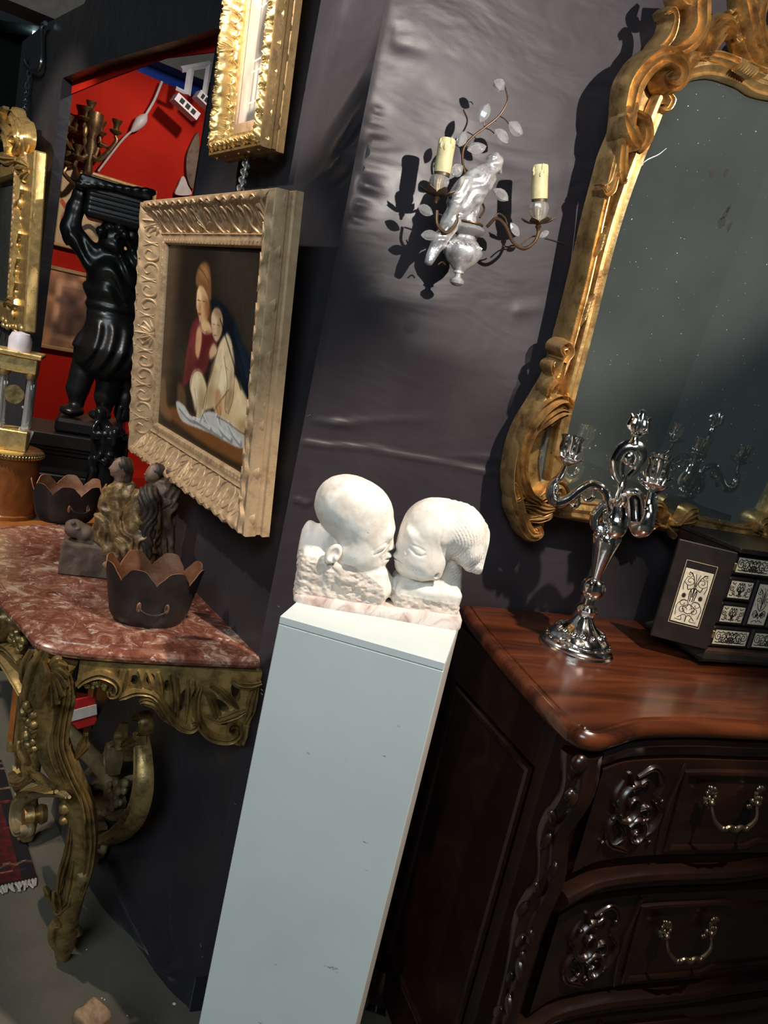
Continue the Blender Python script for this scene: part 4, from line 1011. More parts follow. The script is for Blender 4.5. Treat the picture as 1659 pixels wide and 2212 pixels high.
# ------------------------------------------------------------------ silver candelabra
cb = atz(1243, 1402, CT); crz = math.atan2(-cb.x, cb.y)
MCd = T(cb) @ RZ(crz)                      # local x across the visitor's view, y away
cand = root('silver_candelabra', MCd, 'ornate silver three-armed candelabra standing left of the ebony cabinet', 'candelabra', 'pair of silver candelabra on the commode')
def gad(k, amp): return lambda a, j: 1+amp*math.cos(k*a)
def cl(prof, name, n=40, fl=None): m = MB(); m.lathe(prof, n, fl=fl); return m.build(name, M['silver'], cand)
cl([(.0, 0), (.074, 0), (.074, .005), (.070, .008), (.071, .012), (.067, .016), (.066, .020), (.062, .022)], 'foot')
cl([(.061, .021), (.060, .026), (.056, .030), (.053, .034), (.046, .040), (.034, .047), (.024, .056), (.018, .066), (.014, .072)], 'foot_dome', 48, lambda a, j: 1+.03*math.cos(12*a+j*.8))
cl([(.012, .070), (.017, .074), (.021, .080), (.022, .086), (.018, .092), (.012, .096)], 'lower_knop', 40, gad(10, .05))
cl([(.010, .094), (.010, .108), (.018, .114), (.022, .124), (.023, .136), (.019, .146), (.014, .150)], 'middle_knop', 36, gad(8, .07))
cl([(.009, .148), (.011, .160), (.016, .185), (.022, .212), (.026, .230), (.025, .240), (.020, .248), (.012, .252), (.010, .262)], 'baluster', 36, lambda a, j: 1+.035*math.cos(6*a)*(j > 2))
cl([(.010, .258), (.017, .264), (.020, .274), (.017, .284), (.011, .290), (.016, .298), (.019, .306), (.013, .312), (.008, .316)], 'hub', 36, gad(7, .05))
orn = MB()
for i in range(10):
    a = 2*PI*i/10; orn.ell((.022*math.cos(a), .022*math.sin(a), .236), (.006, .006, .011), None, 8, 6)
for i in range(14):
    a = 2*PI*i/14; orn.ell((.046*math.cos(a), .046*math.sin(a), .041), (.008, .008, .005), RZ(a) @ RY(R(35)), 8, 6)
for i in range(22):
    a = 2*PI*i/22; orn.ell((.063*math.cos(a), .063*math.sin(a), .021), (.005, .007, .003), RZ(a), 8, 5)
prop(orn.build('relief', M['silver'], cand), kind='stuff')
fin = MB(); fin.lathe([(.006, .312), (.008, .322), (.006, .332), (.010, .340), (.006, .350), (.007, .362)], 20)
fin.tube(cr([(.002, 0, .345), (-.014, 0, .362), (-.020, 0, .385), (-.012, 0, .408), (.006, 0, .414), (.016, 0, .402), (.013, 0, .386), (.003, 0, .384)], 6), [.005, .008, .010, .0105, .0105, .009, .006, .004], 10, flat=1.7)
fin.tube(cr([(-.004, .004, .35), (.010, .004, .366), (.017, .002, .384), (.010, 0, .398)], 6), [.003, .006, .007, .004], 8)
fin.ell((-.002, 0, .396), (.014, .014, .016), None, 12, 8)
fin.lathe([(.006, .410), (.009, .418), (.012, .424), (.008, .430), (.007, .436), (.012, .441), (.009, .446)], 20)
for i in range(6):
    a = 2*PI*i/6; ca, sa_ = math.cos(a), math.sin(a)
    fin.tube(cr([(.006*ca, .006*sa_, .444), (.017*ca, .017*sa_, .456), (.015*ca, .015*sa_, .470), (.019*ca, .019*sa_, .478)], 4), [.003, .006, .005, .002], 8)
fin.lathe([(.009, .446), (.012, .458), (.010, .472), (.006, .480), (.0065, .487), (0, .491)], 16, fl=gad(5, .12)); fin.build('finial', M['silver'], cand)
def arm(a):
    Ra = RZ(a); q = lambda r, z: (r, 0, z)
    m = MB(); main = cr([q(.008, .285), q(.026, .322), q(.052, .330), q(.072, .312), q(.090, .288), q(.108, .278), q(.124, .290), q(.126, .312), q(.116, .330), q(.112, .352)], 7)
    m.tube(main, [.008, .009, .0105, .0105, .0105, .013, .012, .009, .007, .006], 10, flat=1.25)
    for i_, (r_, z_) in enumerate([(.034, .326), (.062, .322), (.084, .296), (.100, .282), (.116, .284), (.126, .302), (.122, .322)]):
        m.ell(q(r_, z_), (.0075, .0125, .0060), RY(R(40*math.sin(i_*1.3))), 8, 6)
    m.tube(cr([q(.050, .327), q(.046, .306), q(.056, .296), q(.064, .302)], 6), [.005, .005, .004, .003], 8)
    m.tube(cr([q(.020, .300), q(.032, .272), q(.026, .250), q(.012, .256), q(.014, .270)], 6), [.009, .011, .010, .007, .004], 9, flat=1.7)
    m.tube(cr([q(.078, .304), q(.070, .288), q(.076, .276), q(.084, .282)], 5), [.004, .005, .004, .002], 8)
    m.ell(q(.075, .310), (.010, .009, .009), None, 10, 7); m.ell(q(.120, .300), (.008, .009, .014), None, 10, 7)
    m.xf(Ra); o = m.build('arm', M['silver'], cand)
    p = MB(); p.lathe([(0, .350), (.008, .352), (.016, .358), (.026, .364), (.030, .369), (.026, .370), (.014, .366), (0, .364)], 30, (.112, 0, 0), fl=gad(5, .10))
    for i in range(5):
        b = 2*PI*i/5; p.ell((.112+.031*math.cos(b), .031*math.sin(b), .369), (.004, .004, .003), None, 7, 5)
    p.xf(Ra); p.build('drip_pan', M['silver'], o)
    s = MB(); s.lathe([(.007, .362), (.012, .368), (.014, .384), (.016, .402), (.0185, .410), (.0185, .413), (.011, .413), (.010, .400)], 32, (.112, 0, 0), fl=lambda t, j: 1+.10*math.cos(6*t+j*.7))
    for i in range(6):
        b = 2*PI*i/6; cx_, sx_ = math.cos(b), math.sin(b); s.tube(cr([(.112+.012*cx_, .012*sx_, .368), (.112+.017*cx_, .017*sx_, .386), (.112+.016*cx_, .016*sx_, .400), (.112+.021*cx_, .021*sx_, .411)], 4), [.002, .004, .0035, .0025], 6)
    s.xf(Ra); s.build('candle_socket', M['silver'], o)
for a in (PI, R(58), R(-62)): arm(a)
MC2 = T((wallB(1.27, CT, .42)).translation) @ RZ(crz)
c2 = copy_tree(cand, MC2); c2['label'] = 'silver candelabra seen only as a reflection in the gilt mirror'
# ------------------------------------------------------------------ gilt mirror, leaning out from the back wall
MT = R(3.5)
_b = bu(FB @ pB(1425, 1125, -.05)); MM = wallB(_b[0], _b[1], .036, MT)
mir = root('gilt_mirror', MM, 'large carved giltwood rococo mirror leaning out from the dark satin wall', 'mirror')
def q2(px, py, y=0.0): p = on(MM, px, py, y); return (p.x, p.z)
def mp(mb, name, mat=None, both=True, label=None, parent=None, **k):
    o = mb.build(name, mat or M['gilt'], parent or mir, label=label, **k)
    if both:
        m2 = mb.mirrored(); o2 = m2.build(name, mat or M['gilt'], parent or mir, label=label, **k)
    return o
def tr(pts, y=0.0): return [q2(a, b, y) for a, b in pts]
def lift(P, y): return [(p[0], y, p[1]) for p in P]
FACE = (0, -1, 0)
def rib(mb, pts, wid, hei, y=-.02, ribs=2, rib_=.35, base=.016, n=7, ns=13, raw=False):
    P = cr(pts if raw else tr(pts, y), n); mb.band(lift(P, y), wid, hei, FACE, ribs, rib_, base, ns); return mb
# glass: one sheet following the sight edge
gl = tr([(1172, 1062), (1165, 1000), (1180, 930), (1215, 880), (1240, 800), (1285, 640), (1330, 480), (1385, 330), (1425, 235), (1455, 185), (1490, 160), (1540, 150), (1600, 172)])
gl = cr(gl, 4).tolist(); topc = max(p[1] for p in gl)+.035
bot = tr([(1172, 1070), (1260, 1090), (1350, 1098), (1425, 1108)])
outl = [(0, bot[-1][1])]+[(p[0], p[1]) for p in bot[::-1][1:]]+[(p[0], p[1]) for p in gl]
half = [p for p in outl if p[0] < 0]; full = [(0, bot[-1][1])]+half+[(0, topc)]+[(-a, b) for a, b in half[::-1]]
m = MB(); m.prism(full, 0.0, .006); m.build('mirror_glass', M['mirror'], mir, smooth=False)
# backing body: outer silhouette
si = [(1425, 1140), (1300, 1128), (1225, 1118), (1180, 1112), (1165, 1150), (1140, 1168), (1118, 1140), (1106, 1095), (1098, 1040), (1104, 970), (1128, 915), (1160, 862), (1184, 800), (1196, 748), (1222, 742), (1246, 690), (1270, 590), (1289, 480), (1298, 425), (1306, 370), (1320, 300), (1332, 210), (1350, 150), (1385, 112), (1425, 98), (1462, 108), (1500, 118), (1545, 112), (1600, 132), (1650, 156)]
so = cr(tr(si, .012), 4); so = [tuple(p) for p in so if p[0] < -.001]; ctop = max(p[1] for p in so)
body = [(0, so[0][1])]+so+[(0, so[-1][1]+.012)]+[(-a, b) for a, b in so[::-1]]
inn = cr(tr([(1425, 1100), (1300, 1088), (1205, 1076), (1200, 1040), (1210, 980), (1232, 880), (1275, 720), (1325, 520), (1372, 375), (1412, 275), (1440, 212), (1478, 172), (1540, 160), (1600, 182)], .0), 4)
inn = [tuple(p) for p in inn if p[0] < -.001]; it = inn[-1][1]+.03
hole = [(0, inn[0][1])]+inn+[(0, it)]+[(-a, b) for a, b in inn[::-1]]
m = MB(); m.prism(body, .004, .030, [hole]); m.build('frame_back', M['gilt'], mir, smooth=False)
# sight-edge moulding
ip = tr([(1425, 1112), (1300, 1100), (1208, 1086), (1192, 1060), (1198, 1000), (1222, 880), (1264, 720), (1314, 520), (1360, 378), (1402, 275), (1432, 206), (1474, 162), (1535, 148), (1600, 168), (1640, 190)], -.01)
ip = [p for p in ip if p[0] < 0]; ip = [(0, ip[0][1]+.001)]+ip+[(0, ip[-1][1]+.02)]; ip = cr(ip, 8)
prf = [(-.016, -.006), (-.016, .006), (-.012, .013), (-.006, .009), (-.003, .011), (.004, .017), (.011, .016), (.015, .010), (.016, -.006)]
m = MB(); P = lift(ip, -.006)
m.sweep(P, [(-a, b) for a, b in prf], up=FACE); mp(m, 'sight_moulding', angle=35)
# outer rail: fluted rod bound with leaf wraps
rail = [(1188, 840), (1212, 770), (1242, 660), (1266, 560), (1286, 470), (1304, 400), (1322, 330), (1344, 262)]
m = MB(); rib(m, rail, [.013, .014, .014, .013, .012, .011, .004], [.026, .030, .030, .028, .026, .022, .010], -.012, 2, .4, .03, 10); mp(m, 'outer_rail')
for (a, b, c, d) in [((1262, 690), (1272, 655), (1276, 690), .6), ((1296, 540), (1304, 510), (1310, 545), .6)]:
    m = MB()
    for k in range(5):
        t = k/4; x0, y0 = a[0]+(b[0]-a[0])*t-14, a[1]+(b[1]-a[1])*t; rib(m, [(x0, y0+14), (x0+8, y0-2), (x0+22, y0-20)], [.002, .006, .002], [.010, .016, .008], -.030, 1, .3, .006, 5, 9)
    mp(m, 'leaf_wrap')
# top-left C-scroll rolling round the shoulder
def grp(name, items, y=-.02):
    for it_ in items:
        m = MB()
        pts, wd, hh = it_[:3]; rb_ = it_[3] if len(it_) > 3 else 2; yy = it_[4] if len(it_) > 4 else y
        rib(m, pts, wd, hh, yy, rb_, .58, .022, 8, 17); mp(m, name)
grp('shoulder_scroll', [
    ([(1345, 300), (1352, 235), (1362, 185), (1390, 145), (1425, 125), (1452, 140), (1460, 168), (1446, 190), (1428, 186), (1422, 170), (1432, 160)], [.010, .022, .024, .022, .020, .018, .016, .014, .011, .007, .004], [.012, .026, .032, .036, .038, .038, .036, .034, .030, .028, .03], 3, -.022),
    ([(1360, 210), (1385, 165), (1415, 138), (1440, 118), (1478, 98), (1498, 62), (1500, 20), (1504, -30)], [.006, .012, .014, .016, .019, .022, .024, .020], [.012, .020, .024, .030, .032, .034, .034, .03], 3, -.016),
    ([(1395, 140), (1420, 105), (1438, 80), (1446, 48), (1440, 28), (1428, 34)], [.010, .014, .013, .011, .010, .006], [.014, .022, .024, .024, .026, .022], 2, -.014),
    ([(1352, 330), (1345, 290), (1352, 250), (1372, 215)], [.012, .020, .018, .006], [.018, .030, .026, .012], 3, -.024),
    ([(1376, 330), (1390, 300), (1384, 262), (1362, 240)], [.006, .014, .014, .006], [.014, .024, .026, .014], 3, -.02)])
grp('acanthus_leaf', [
    ([(1345, 250), (1352, 285), (1370, 312), (1380, 320)], [.006, .018, .014, .003], [.012, .030, .024, .008], 3, -.034),
    ([(1342, 262), (1338, 320), (1336, 362), (1340, 388), (1352, 392)], [.004, .013, .015, .012, .004], [.010, .022, .022, .018, .008], 3, -.026),
    ([(1330, 320), (1322, 360), (1312, 392), (1300, 402)], [.003, .006, .006, .004], [.008, .013, .013, .010], 1, -.024),
    ([(1334, 360), (1322, 390), (1314, 412), (1302, 420), (1296, 408)], [.004, .009, .010, .008, .004], [.010, .018, .020, .020, .014], 2, -.026),
    ([(1436, 200), (1442, 218), (1436, 234), (1428, 236)], [.006, .012, .010, .003], [.012, .020, .018, .006], 2, -.022)])
grp('crest_leaf', [
    ([(1462, 172), (1474, 150), (1488, 130), (1508, 120)], [.004, .012, .016, .006], [.010, .024, .026, .012], 3, -.022),
    ([(1515, 132), (1520, 110), (1530, 82), (1552, 58), (1572, 72), (1578, 84)], [.010, .018, .024, .022, .014, .004], [.016, .030, .034, .032, .026, .012], 4, -.018),
    ([(1500, 122), (1540, 122), (1590, 140), (1640, 160)], [.006, .011, .011, .012], [.014, .024, .024, .024], 2, -.02),
    ([(1585, 18), (1590, 50), (1598, 85), (1620, 130), (1648, 152)], [.005, .010, .012, .014, .010], [.012, .020, .022, .024, .02], 3, -.012),
    ([(1600, -30), (1608, 30), (1618, 80), (1636, 125), (1659, 150)], [.014, .018, .018, .016, .012], [.022, .032, .034, .032, .024], 3, -.022),
    ([(1652, -20), (1632, 20), (1626, 60), (1640, 100), (1662, 130)], [.008, .014, .014, .012, .008], [.016, .028, .03, .028, .02], 3, -.03),
    ([(1478, -40), (1462, -12), (1470, 6), (1486, 10)], [.004, .012, .012, .005], [.012, .022, .022, .012], 2, -.02)])
m = MB()
for k in range(6): rib(m, [(1585+k*2.2, 20+k*14), (1576+k*2.5, 28+k*13), (1572+k*2.6, 22+k*12)], [.002, .004, .0015], [.008, .012, .006], -.016, 0, 0, .006, 4, 7)
mp(m, 'crest_fringe')
m = MB()
for k in range(7):
    x0 = 1594+k*5; y0 = 142+k*3; rib(m, [(x0-8, y0+10), (x0, y0-2), (x0+3, y0-14)], [.002, .005, .002], [.010, .018, .010], -.034, 0, 0, .006, 4, 7)
mp(m, 'ribbon_wrap')
# lower-left console scroll of the frame
grp('side_scroll', [
    ([(1206, 778), (1218, 758), (1212, 744), (1199, 750), (1203, 764)], [.012, .014, .013, .010, .006], [.030, .034, .034, .034, .036], 2, -.018),
    ([(1212, 765), (1196, 812), (1166, 868), (1132, 925), (1112, 985), (1108, 1050), (1122, 1105)], [.010, .016, .018, .018, .017, .018, .014], [.026, .030, .030, .026, .026, .026, .02], 2, -.014),
    ([(1214, 800), (1205, 830), (1212, 858), (1226, 880)], [.005, .014, .012, .004], [.014, .028, .026, .010], 4, -.026),
    ([(1224, 878), (1206, 862), (1180, 872), (1152, 905), (1130, 950), (1122, 1010), (1134, 1060), (1160, 1080)], [.012, .018, .022, .022, .018, .015, .014, .010], [.030, .038, .038, .032, .028, .026, .026, .02], 3, -.022),
    ([(1222, 890), (1200, 890), (1176, 908), (1160, 930)], [.006, .013, .013, .005], [.024, .036, .030, .014], 3, -.034)])
grp('acanthus_leaf', [
    ([(1192, 815), (1186, 790), (1194, 778)], [.003, .009, .004], [.010, .018, .010], 2, -.026),
    ([(1180, 870), (1178, 840), (1192, 820), (1206, 806)], [.003, .010, .011, .003], [.012, .022, .022, .010], 3, -.028)])
grp('foot_scroll', [
    ([(1158, 1080), (1180, 1064), (1200, 1048), (1212, 1058), (1206, 1072), (1192, 1072)], [.012, .019, .020, .016, .012, .006], [.014, .020, .022, .022, .021, .02], 3, -.016),
    ([(1108, 1060), (1110, 1090), (1122, 1115), (1132, 1140), (1146, 1154), (1160, 1148), (1158, 1136)], [.012, .017, .019, .018, .016, .012, .008], [.014, .020, .022, .022, .022, .022, .02], 3, -.014),
    ([(1130, 1090), (1150, 1092), (1172, 1100), (1196, 1098)], [.008, .017, .018, .006], [.012, .018, .017, .010], 4, -.018),
    ([(1136, 1120), (1160, 1118), (1182, 1112), (1190, 1104)], [.006, .013, .012, .004], [.012, .016, .015, .008], 3, -.018),
    ([(1104, 1040), (1116, 1056), (1122, 1070), (1112, 1080)], [.004, .010, .010, .005], [.012, .018, .018, .012], 2, -.018)])
# bottom rail ornaments
m = MB(); rib(m, [(1200, 1106), (1260, 1116), (1320, 1124), (1390, 1130), (1425, 1134)], [.010, .012, .012, .012, .012], [.016, .018, .018, .018, .018], -.012, 1, .3, .02); mp(m, 'bottom_rail')
for k, (px, py, ang) in enumerate([(1392, 1100, 0), (1404, 1090, 1), (1416, 1084, 2)]):
    m = MB(); rib(m, [(1420, 1125), (px+6, py+10), (px-6, py+2), (px-14, py+12)], [.006, .012, .010, .003], [.016, .028, .024, .010], -.028-.004*k, 3, .45, .012); mp(m, 'shell_leaf')
m = MB(); rib(m, [(1424, 1128), (1424, 1106), (1422, 1086)], [.010, .014, .004], [.022, .034, .012], -.03, 3, .4, .012); mp(m, 'shell_leaf', both=False)
for k in range(4):
    m = MB(); rib(m, [(1418, 1132), (1404-4*k, 1138+2*k), (1394-3*k, 1148+2*k)], [.004, .007, .002], [.012, .018, .006], -.022, 1, .3, .01); mp(m, 'shell_fringe')
# little price tag
t = q2(1095, 999, .02); m = MB(); m.bevbox((t[0], .016, t[1]), (.0045, .0008, .0105), .0005); tg = m.build('price_tag', M['paper_card'], mir, smooth=False)
# scratches and lost silvering on the old glass
M['black_spot'] = basic('lost_silver', (.012, .012, .012), .6)
for pts in ([(1384, 356), (1400, 344), (1422, 334), (1440, 320)], [(1380, 362), (1390, 354)]):
    m = MB(); m.tube([(a, -.0004, b) for a, b in cr(tr(pts, 0), 5)], [.0004, .0011, .0009, .0003], 6); m.build('scratch', M['litter'], mir)
for k, (px, py, rx, rz, an) in enumerate([(1538, 374, .006, .007, .3), (1568, 372, .004, .009, -.1), (1566, 462, .006, .016, -.25), (1560, 480, .009, .010, .1), (1574, 450, .004, .010, -.3), (1575, 490, .004, .009, .0)]):
    c_ = q2(px, py); rn = random.Random(k); o_ = [(c_[0]+rx*(1+.35*rn.uniform(-1, 1))*math.cos(t)*math.cos(an)-rz*math.sin(t)*math.sin(an), c_[1]+rx*math.cos(t)*math.sin(an)+rz*(1+.35*rn.uniform(-1, 1))*math.sin(t)*math.cos(an)) for t in np.linspace(0, 2*PI, 12, endpoint=False)]
    m = MB(); m.prism([tuple(p) for p in cr(o_, 2, True)], -.0005, .0005); m.build('silvering_loss', M['black_spot'], mir, smooth=False)
# palmette at the middle of the crest
zt0 = q2(1650, 156, -.02)[1]
for k in range(7):
    a = (k-3)*.36; m = MB(); L_ = .20-.018*abs(k-3); P_ = [(0, -.022, zt0), (.45*L_*math.sin(a), -.030, zt0+.5*L_*math.cos(a)), (.95*L_*math.sin(a), -.026, zt0+L_*math.cos(a)), (1.12*L_*math.sin(a), -.02, zt0+.94*L_*math.cos(a)-.012)]
    m.band(cr(P_, 7), [.006, .020, .018, .005], [.014, .026, .024, .010], FACE, 3, .55, .014, 13); m.build('palmette_leaf', M['gilt'], mir)
m = MB(); m.ell((0, -.034, zt0+.012), (.030, .022, .026), None, 16, 10); m.build('palmette_boss', M['gilt'], mir)
for pts, w_, h_ in [([(1236, 740), (1252, 680), (1274, 585), (1292, 485), (1302, 425)], [.003, .005, .005, .005, .003], [.010, .014, .014, .014, .010]), ([(1318, 380), (1326, 310), (1338, 240), (1352, 184), (1382, 140), (1416, 114)], [.006, .010, .013, .013, .010, .005], [.010, .016, .020, .020, .018, .010]),
                    ([(1332, 350), (1336, 290), (1348, 225), (1366, 176)], [.004, .007, .008, .004], [.016, .024, .026, .018]), ([(1104, 1040), (1106, 985), (1126, 925), (1158, 872), (1184, 815)], [.005, .008, .008, .008, .005], [.012, .018, .018, .018, .012])]:
    m = MB(); rib(m, pts, w_, h_, -.004, 2, .6, .012, 8, 13); mp(m, 'edge_bead')
# ------------------------------------------------------------------ crystal wall sconce with a parrot
MSn = wallB(bu(FB @ pB(1000, 520))[0], bu(FB @ pB(1000, 520))[1], 0)
scn = root('crystal_sconce', MSn, 'two-light wall sconce with a glass parrot on a crystal urn and leaf sprays', 'wall lamp')
YC = -.085
def s3(px, py, y=YC): p = on(MSn, px, py, y); return np.array([p.x, y, p.z])
def spth(pts, n=7): return cr([s3(*p) if len(p) == 2 else s3(p[0], p[1], p[2]) for p in pts], n)
# wall plate and stalk
m = MB(); c = s3(990, 545, -.004); m.lathe([(0, .004), (.020, .003), (.024, 0), (.024, -.004)], 20, (0, 0, 0), RX(R(90))); m.xf(T(*c)); m.build('wall_plate', M['iron_wire'], scn)
m = MB(); m.tube([s3(990, 545, -.004), s3(992, 540, -.05), s3(997, 520, YC)], .004, 8); m.build('bracket', M['iron_wire'], scn)
# urn: axis leans a touch with the photo's plumb line
ax0, ax1 = s3(985, 618), s3(1014, 468)
axd = (ax1-ax0)/np.linalg.norm(ax1-ax0); rotU = Vector((0, 0, 1)).rotation_difference(Vector(axd)).to_matrix()
H = np.linalg.norm(ax1-ax0); sc_ = H/.150
def urn(prof, name, mat, fl=None, n=32):
    m = MB(); m.lathe([(r*sc_, z*sc_) for r, z in prof], n, tuple(ax0), rotU, fl); return m.build(name, mat, scn)
urn([(0, 0), (.009, .001), (.016, .006), (.017, .012), (.012, .017), (.007, .020), (.007, .026)], 'urn_finial', M['silvered_glass'])
urn([(.007, .026), (.013, .029), (.011, .033), (.018, .040), (.032, .052), (.041, .066), (.043, .078), (.038, .090), (.030, .098), (.022, .103), (.020, .110)], 'urn_bowl', M['silvered_glass'], lambda a, j: 1+.035*math.cos(14*a+j*.9))
urn([(.020, .109), (.027, .112), (.036, .116), (.040, .122), (.039, .127), (.034, .131), (.024, .133)], 'urn_rim', M['crystal'], lambda a, j: 1+.02*math.cos(16*a))
urn([(.022, .132), (.034, .134), (.034, .137), (.020, .139)], 'metal_collar', M['iron_wire'])
urn([(.018, .138), (.016, .150), (.012, .165), (.013, .178), (.010, .182)], 'parrot_perch', M['silvered_glass'])
m = MB()
for i in range(13):
    a = PI+PI*i/12; q = np.array([.040*math.cos(a), .040*math.sin(a), .087])*sc_; q = np.array(rotU @ Vector(q))+ax0; m.ell(q, (.0022, .0022, .0022), None, 6, 5)
prop(m.build('bead_row', M['silvered_glass'], scn), kind='stuff')
# parrot
sdp = SDF(np.min([s3(900, 580), s3(1100, 330)], 0)-.03, np.max([s3(900, 580), s3(1100, 330)], 0)+.03, .0019)
sdp.ell(s3(1016, 412), (.029, .025, .052), .0, RY(R(38)))
sdp.ell(s3(1044, 384), (.020, .020, .025), .012, RY(R(30)))
sdp.ell(s3(1068, 352), (.0165, .016, .017), .008)
sdp.cap(s3(1076, 362), s3(1082, 376), .0062, .002, .003)                 # hooked beak
sdp.path([s3(1000, 440), s3(975, 480), s3(950, 520), s3(928, 562)], [.022, .017, .013, .0095], .008)
sdp.path([s3(1005, 395, YC-.014), s3(985, 440, YC-.016), s3(968, 480, YC-.010)], [.013, .012, .004], .003)
sdp.path([s3(1010, 450), s3(1010, 470)], [.010, .007], .006); sdp.path([s3(1028, 440), s3(1022, 468)], [.010, .007], .006)
pc0 = s3(1018, 412)
sdp.warp(lambda X, Y, Z: .0009*np.sin(((X-pc0[0])*.70-(Z-pc0[2])*.71)*420+2*np.sin((X+Z)*90)), s3(930, 560, -.13), s3(1060, 340, -.02))
sdp.mesh().build('parrot', M['silvered_glass'], scn, angle=None)
# candle arms
def armt(name, pts, r, mat=None): m = MB(); m.tube(spth(pts), r, 8); return m.build(name, mat or M['iron_wire'], scn)
armt('candle_arm', [(1012, 470, -.085), (990, 462, -.10), (984, 485, -.105), (965, 502, -.105), (945, 485, -.10), (944, 455, -.095)], [.0035, .003, .0032, .0032, .003, .003])
armt('candle_arm', [(1052, 490, -.085), (1072, 472, -.10), (1092, 488, -.105), (1108, 522, -.105), (1132, 537, -.105), (1155, 522, -.10), (1164, 498, -.095)], [.003, .003, .0032, .0034, .0034, .003, .003])
armt('arm_scroll', [(1060, 484), (1075, 462), (1090, 470), (1096, 485)], .0016)
armt('arm_scroll', [(985, 506), (966, 512), (950, 500), (944, 488)], .0016)
armt('spray_stem', [(1012, 395, -.075), (1000, 355, -.08), (1002, 320, -.085), (1022, 295, -.09), (1048, 275, -.095), (1078, 250, -.10), (1096, 218, -.105), (1092, 190, -.11)], [.0016, .0022, .0022, .002, .0018, .0015, .0013])
armt('spray_stem', [(1008, 380, -.07), (998, 340, -.072), (1003, 310, -.075)], .0016)
armt('body_wire', [(1040, 435, -.07), (1046, 452, -.085), (1036, 470, -.09)], .002)
armt('branch', [(1126, 528), (1140, 516), (1150, 511), (1162, 510)], .0014); armt('branch', [(1086, 532), (1106, 534), (1118, 530)], .0014)
armt('branch', [(940, 460), (955, 465), (966, 470)], .0014)
def candle(nm, pb_, pt_, pg0, pg1, yc):
    a, b = s3(*pb_, yc), s3(*pt_, yc); d = (b-a)/np.linalg.norm(b-a); ro = Vector((0, 0, 1)).rotation_difference(Vector(d)).to_matrix(); L = np.linalg.norm(b-a); r = .0145
    m = MB(); m.lathe([(r, 0), (r*1.02, L*.1), (r, L*.5), (r*1.03, L*.8), (r, L*.97), (r*.9, L), (r*.8, L), (r*.78, L*.9)], 22, tuple(a), ro); o = m.build('candle_sleeve', M['candle'], scn)
    for i in range(5):
        an = random.uniform(3.2, 6.2); zz = L*(.72+.05*i); q = ro @ Vector((r*math.cos(an), r*math.sin(an), zz)); e = MB(); e.ell(np.array(q)+a, (.0022, .0022, .006), None, 7, 5); e.build('wax_drip', M['candle'], o)
    m = MB(); m.lathe([(r*.95, -.004), (r*.97, .0005), (r*.9, .001)], 20, tuple(a-d*.001), ro); m.build('collar', M['petal'], o)
    g0, g1 = s3(*pg0, yc), s3(*pg1, yc); Lg = np.linalg.norm(g1-g0)
    m = MB(); m.lathe([(.0075, 0), (.012, Lg*.18), (.0165, Lg*.5), (.018, Lg*.7), (.0165, Lg*.9), (.013, Lg)], 10, tuple(g0), ro); m.build('crystal_vase', M['crystal'], scn, angle=10)
    m = MB(); m.lathe([(.006, 0), (.0075, Lg*.4), (.006, Lg)], 12, tuple(g0), ro); m.build('inner_tube', M['brass'], scn)
    cup = MB(); k = 7
    for i in range(k):
        an = 2*PI*i/k+.25; ca, sa_ = math.cos(an), math.sin(an); P = []
        for t in (0, .35, .7, 1.0): rr = .006+.026*t; P.append(np.array(ro @ Vector((rr*ca, rr*sa_, .010*t*t-.001)))+g0)
        fcv = np.array(ro @ Vector((-.25*ca, -.25*sa_, 1))); cup.band(cr(P, 4), [.004, .008, .0085, .0015], .0012, fcv/np.linalg.norm(fcv), 1, .5, .0008, 7)
        pt = cup.build('petal', M['petal'], scn); cup = MB()
    m = MB(); m.lathe([(0, -.016), (.003, -.014), (.0035, -.010), (.006, -.006), (.004, -.003), (.007, 0), (0, .001)], 14, tuple(g0), ro); m.build('cup_knop', M['iron_wire'], scn)
candle('l', (955, 374), (967, 300), (944, 420), (951, 380), -.095)
candle('r', (1165, 430), (1167, 356), (1163, 482), (1164, 436), -.095)
# leaf drops, each a faceted blade
def drop(px, py, L, W, ang, y=YC-.006, turn=0.0):
    m = MB(); prof = [(-1, .0), (-.85, .34), (-.45, .85), (0, 1), (.4, .86), (.75, .5), (1, 0)]; v = []; F = []
    for t, w_ in prof:
        for k in range(6):
            a = 2*PI*k/6; v.append((t*L/2, math.sin(a)*W*.30*w_, math.cos(a)*W/2*w_))
    n = len(prof)
    for i in range(n-1):
        for k in range(6): F.append((i*6+k, i*6+(k+1) % 6, (i+1)*6+(k+1) % 6, (i+1)*6+k))
    m.add(v, F); m.xf(T(*s3(px, py, y)) @ RY(-R(ang)) @ RX(turn)); m.build('crystal_leaf', M['crystal'], scn, smooth=False)
for px, py, L, W, ang in [(1078, 184, .024, .021, 160), (1046, 244, .036, .020, 75), (1114, 278, .034, .024, -20), (1083, 295, .034, .022, -25), (1030, 320, .038, .022, 25), (998, 300, .028, .018, 78), (988, 368, .026, .022, 50),
                          (1082, 421, .036, .020, -18), (919, 454, .032, .018, -12), (928, 508, .034, .018, 14), (982, 463, .030, .020, 20), (1112, 496, .030, .020, -38), (1176, 506, .022, .014, 40)]:
    drop(px, py, L, W, ang, turn=random.uniform(-.5, .5))
m = MB(); m.tube(spth([(946, 572), (955, 566), (962, 572)]), .0014, 6); m.build('branch', M['iron_wire'], scn)
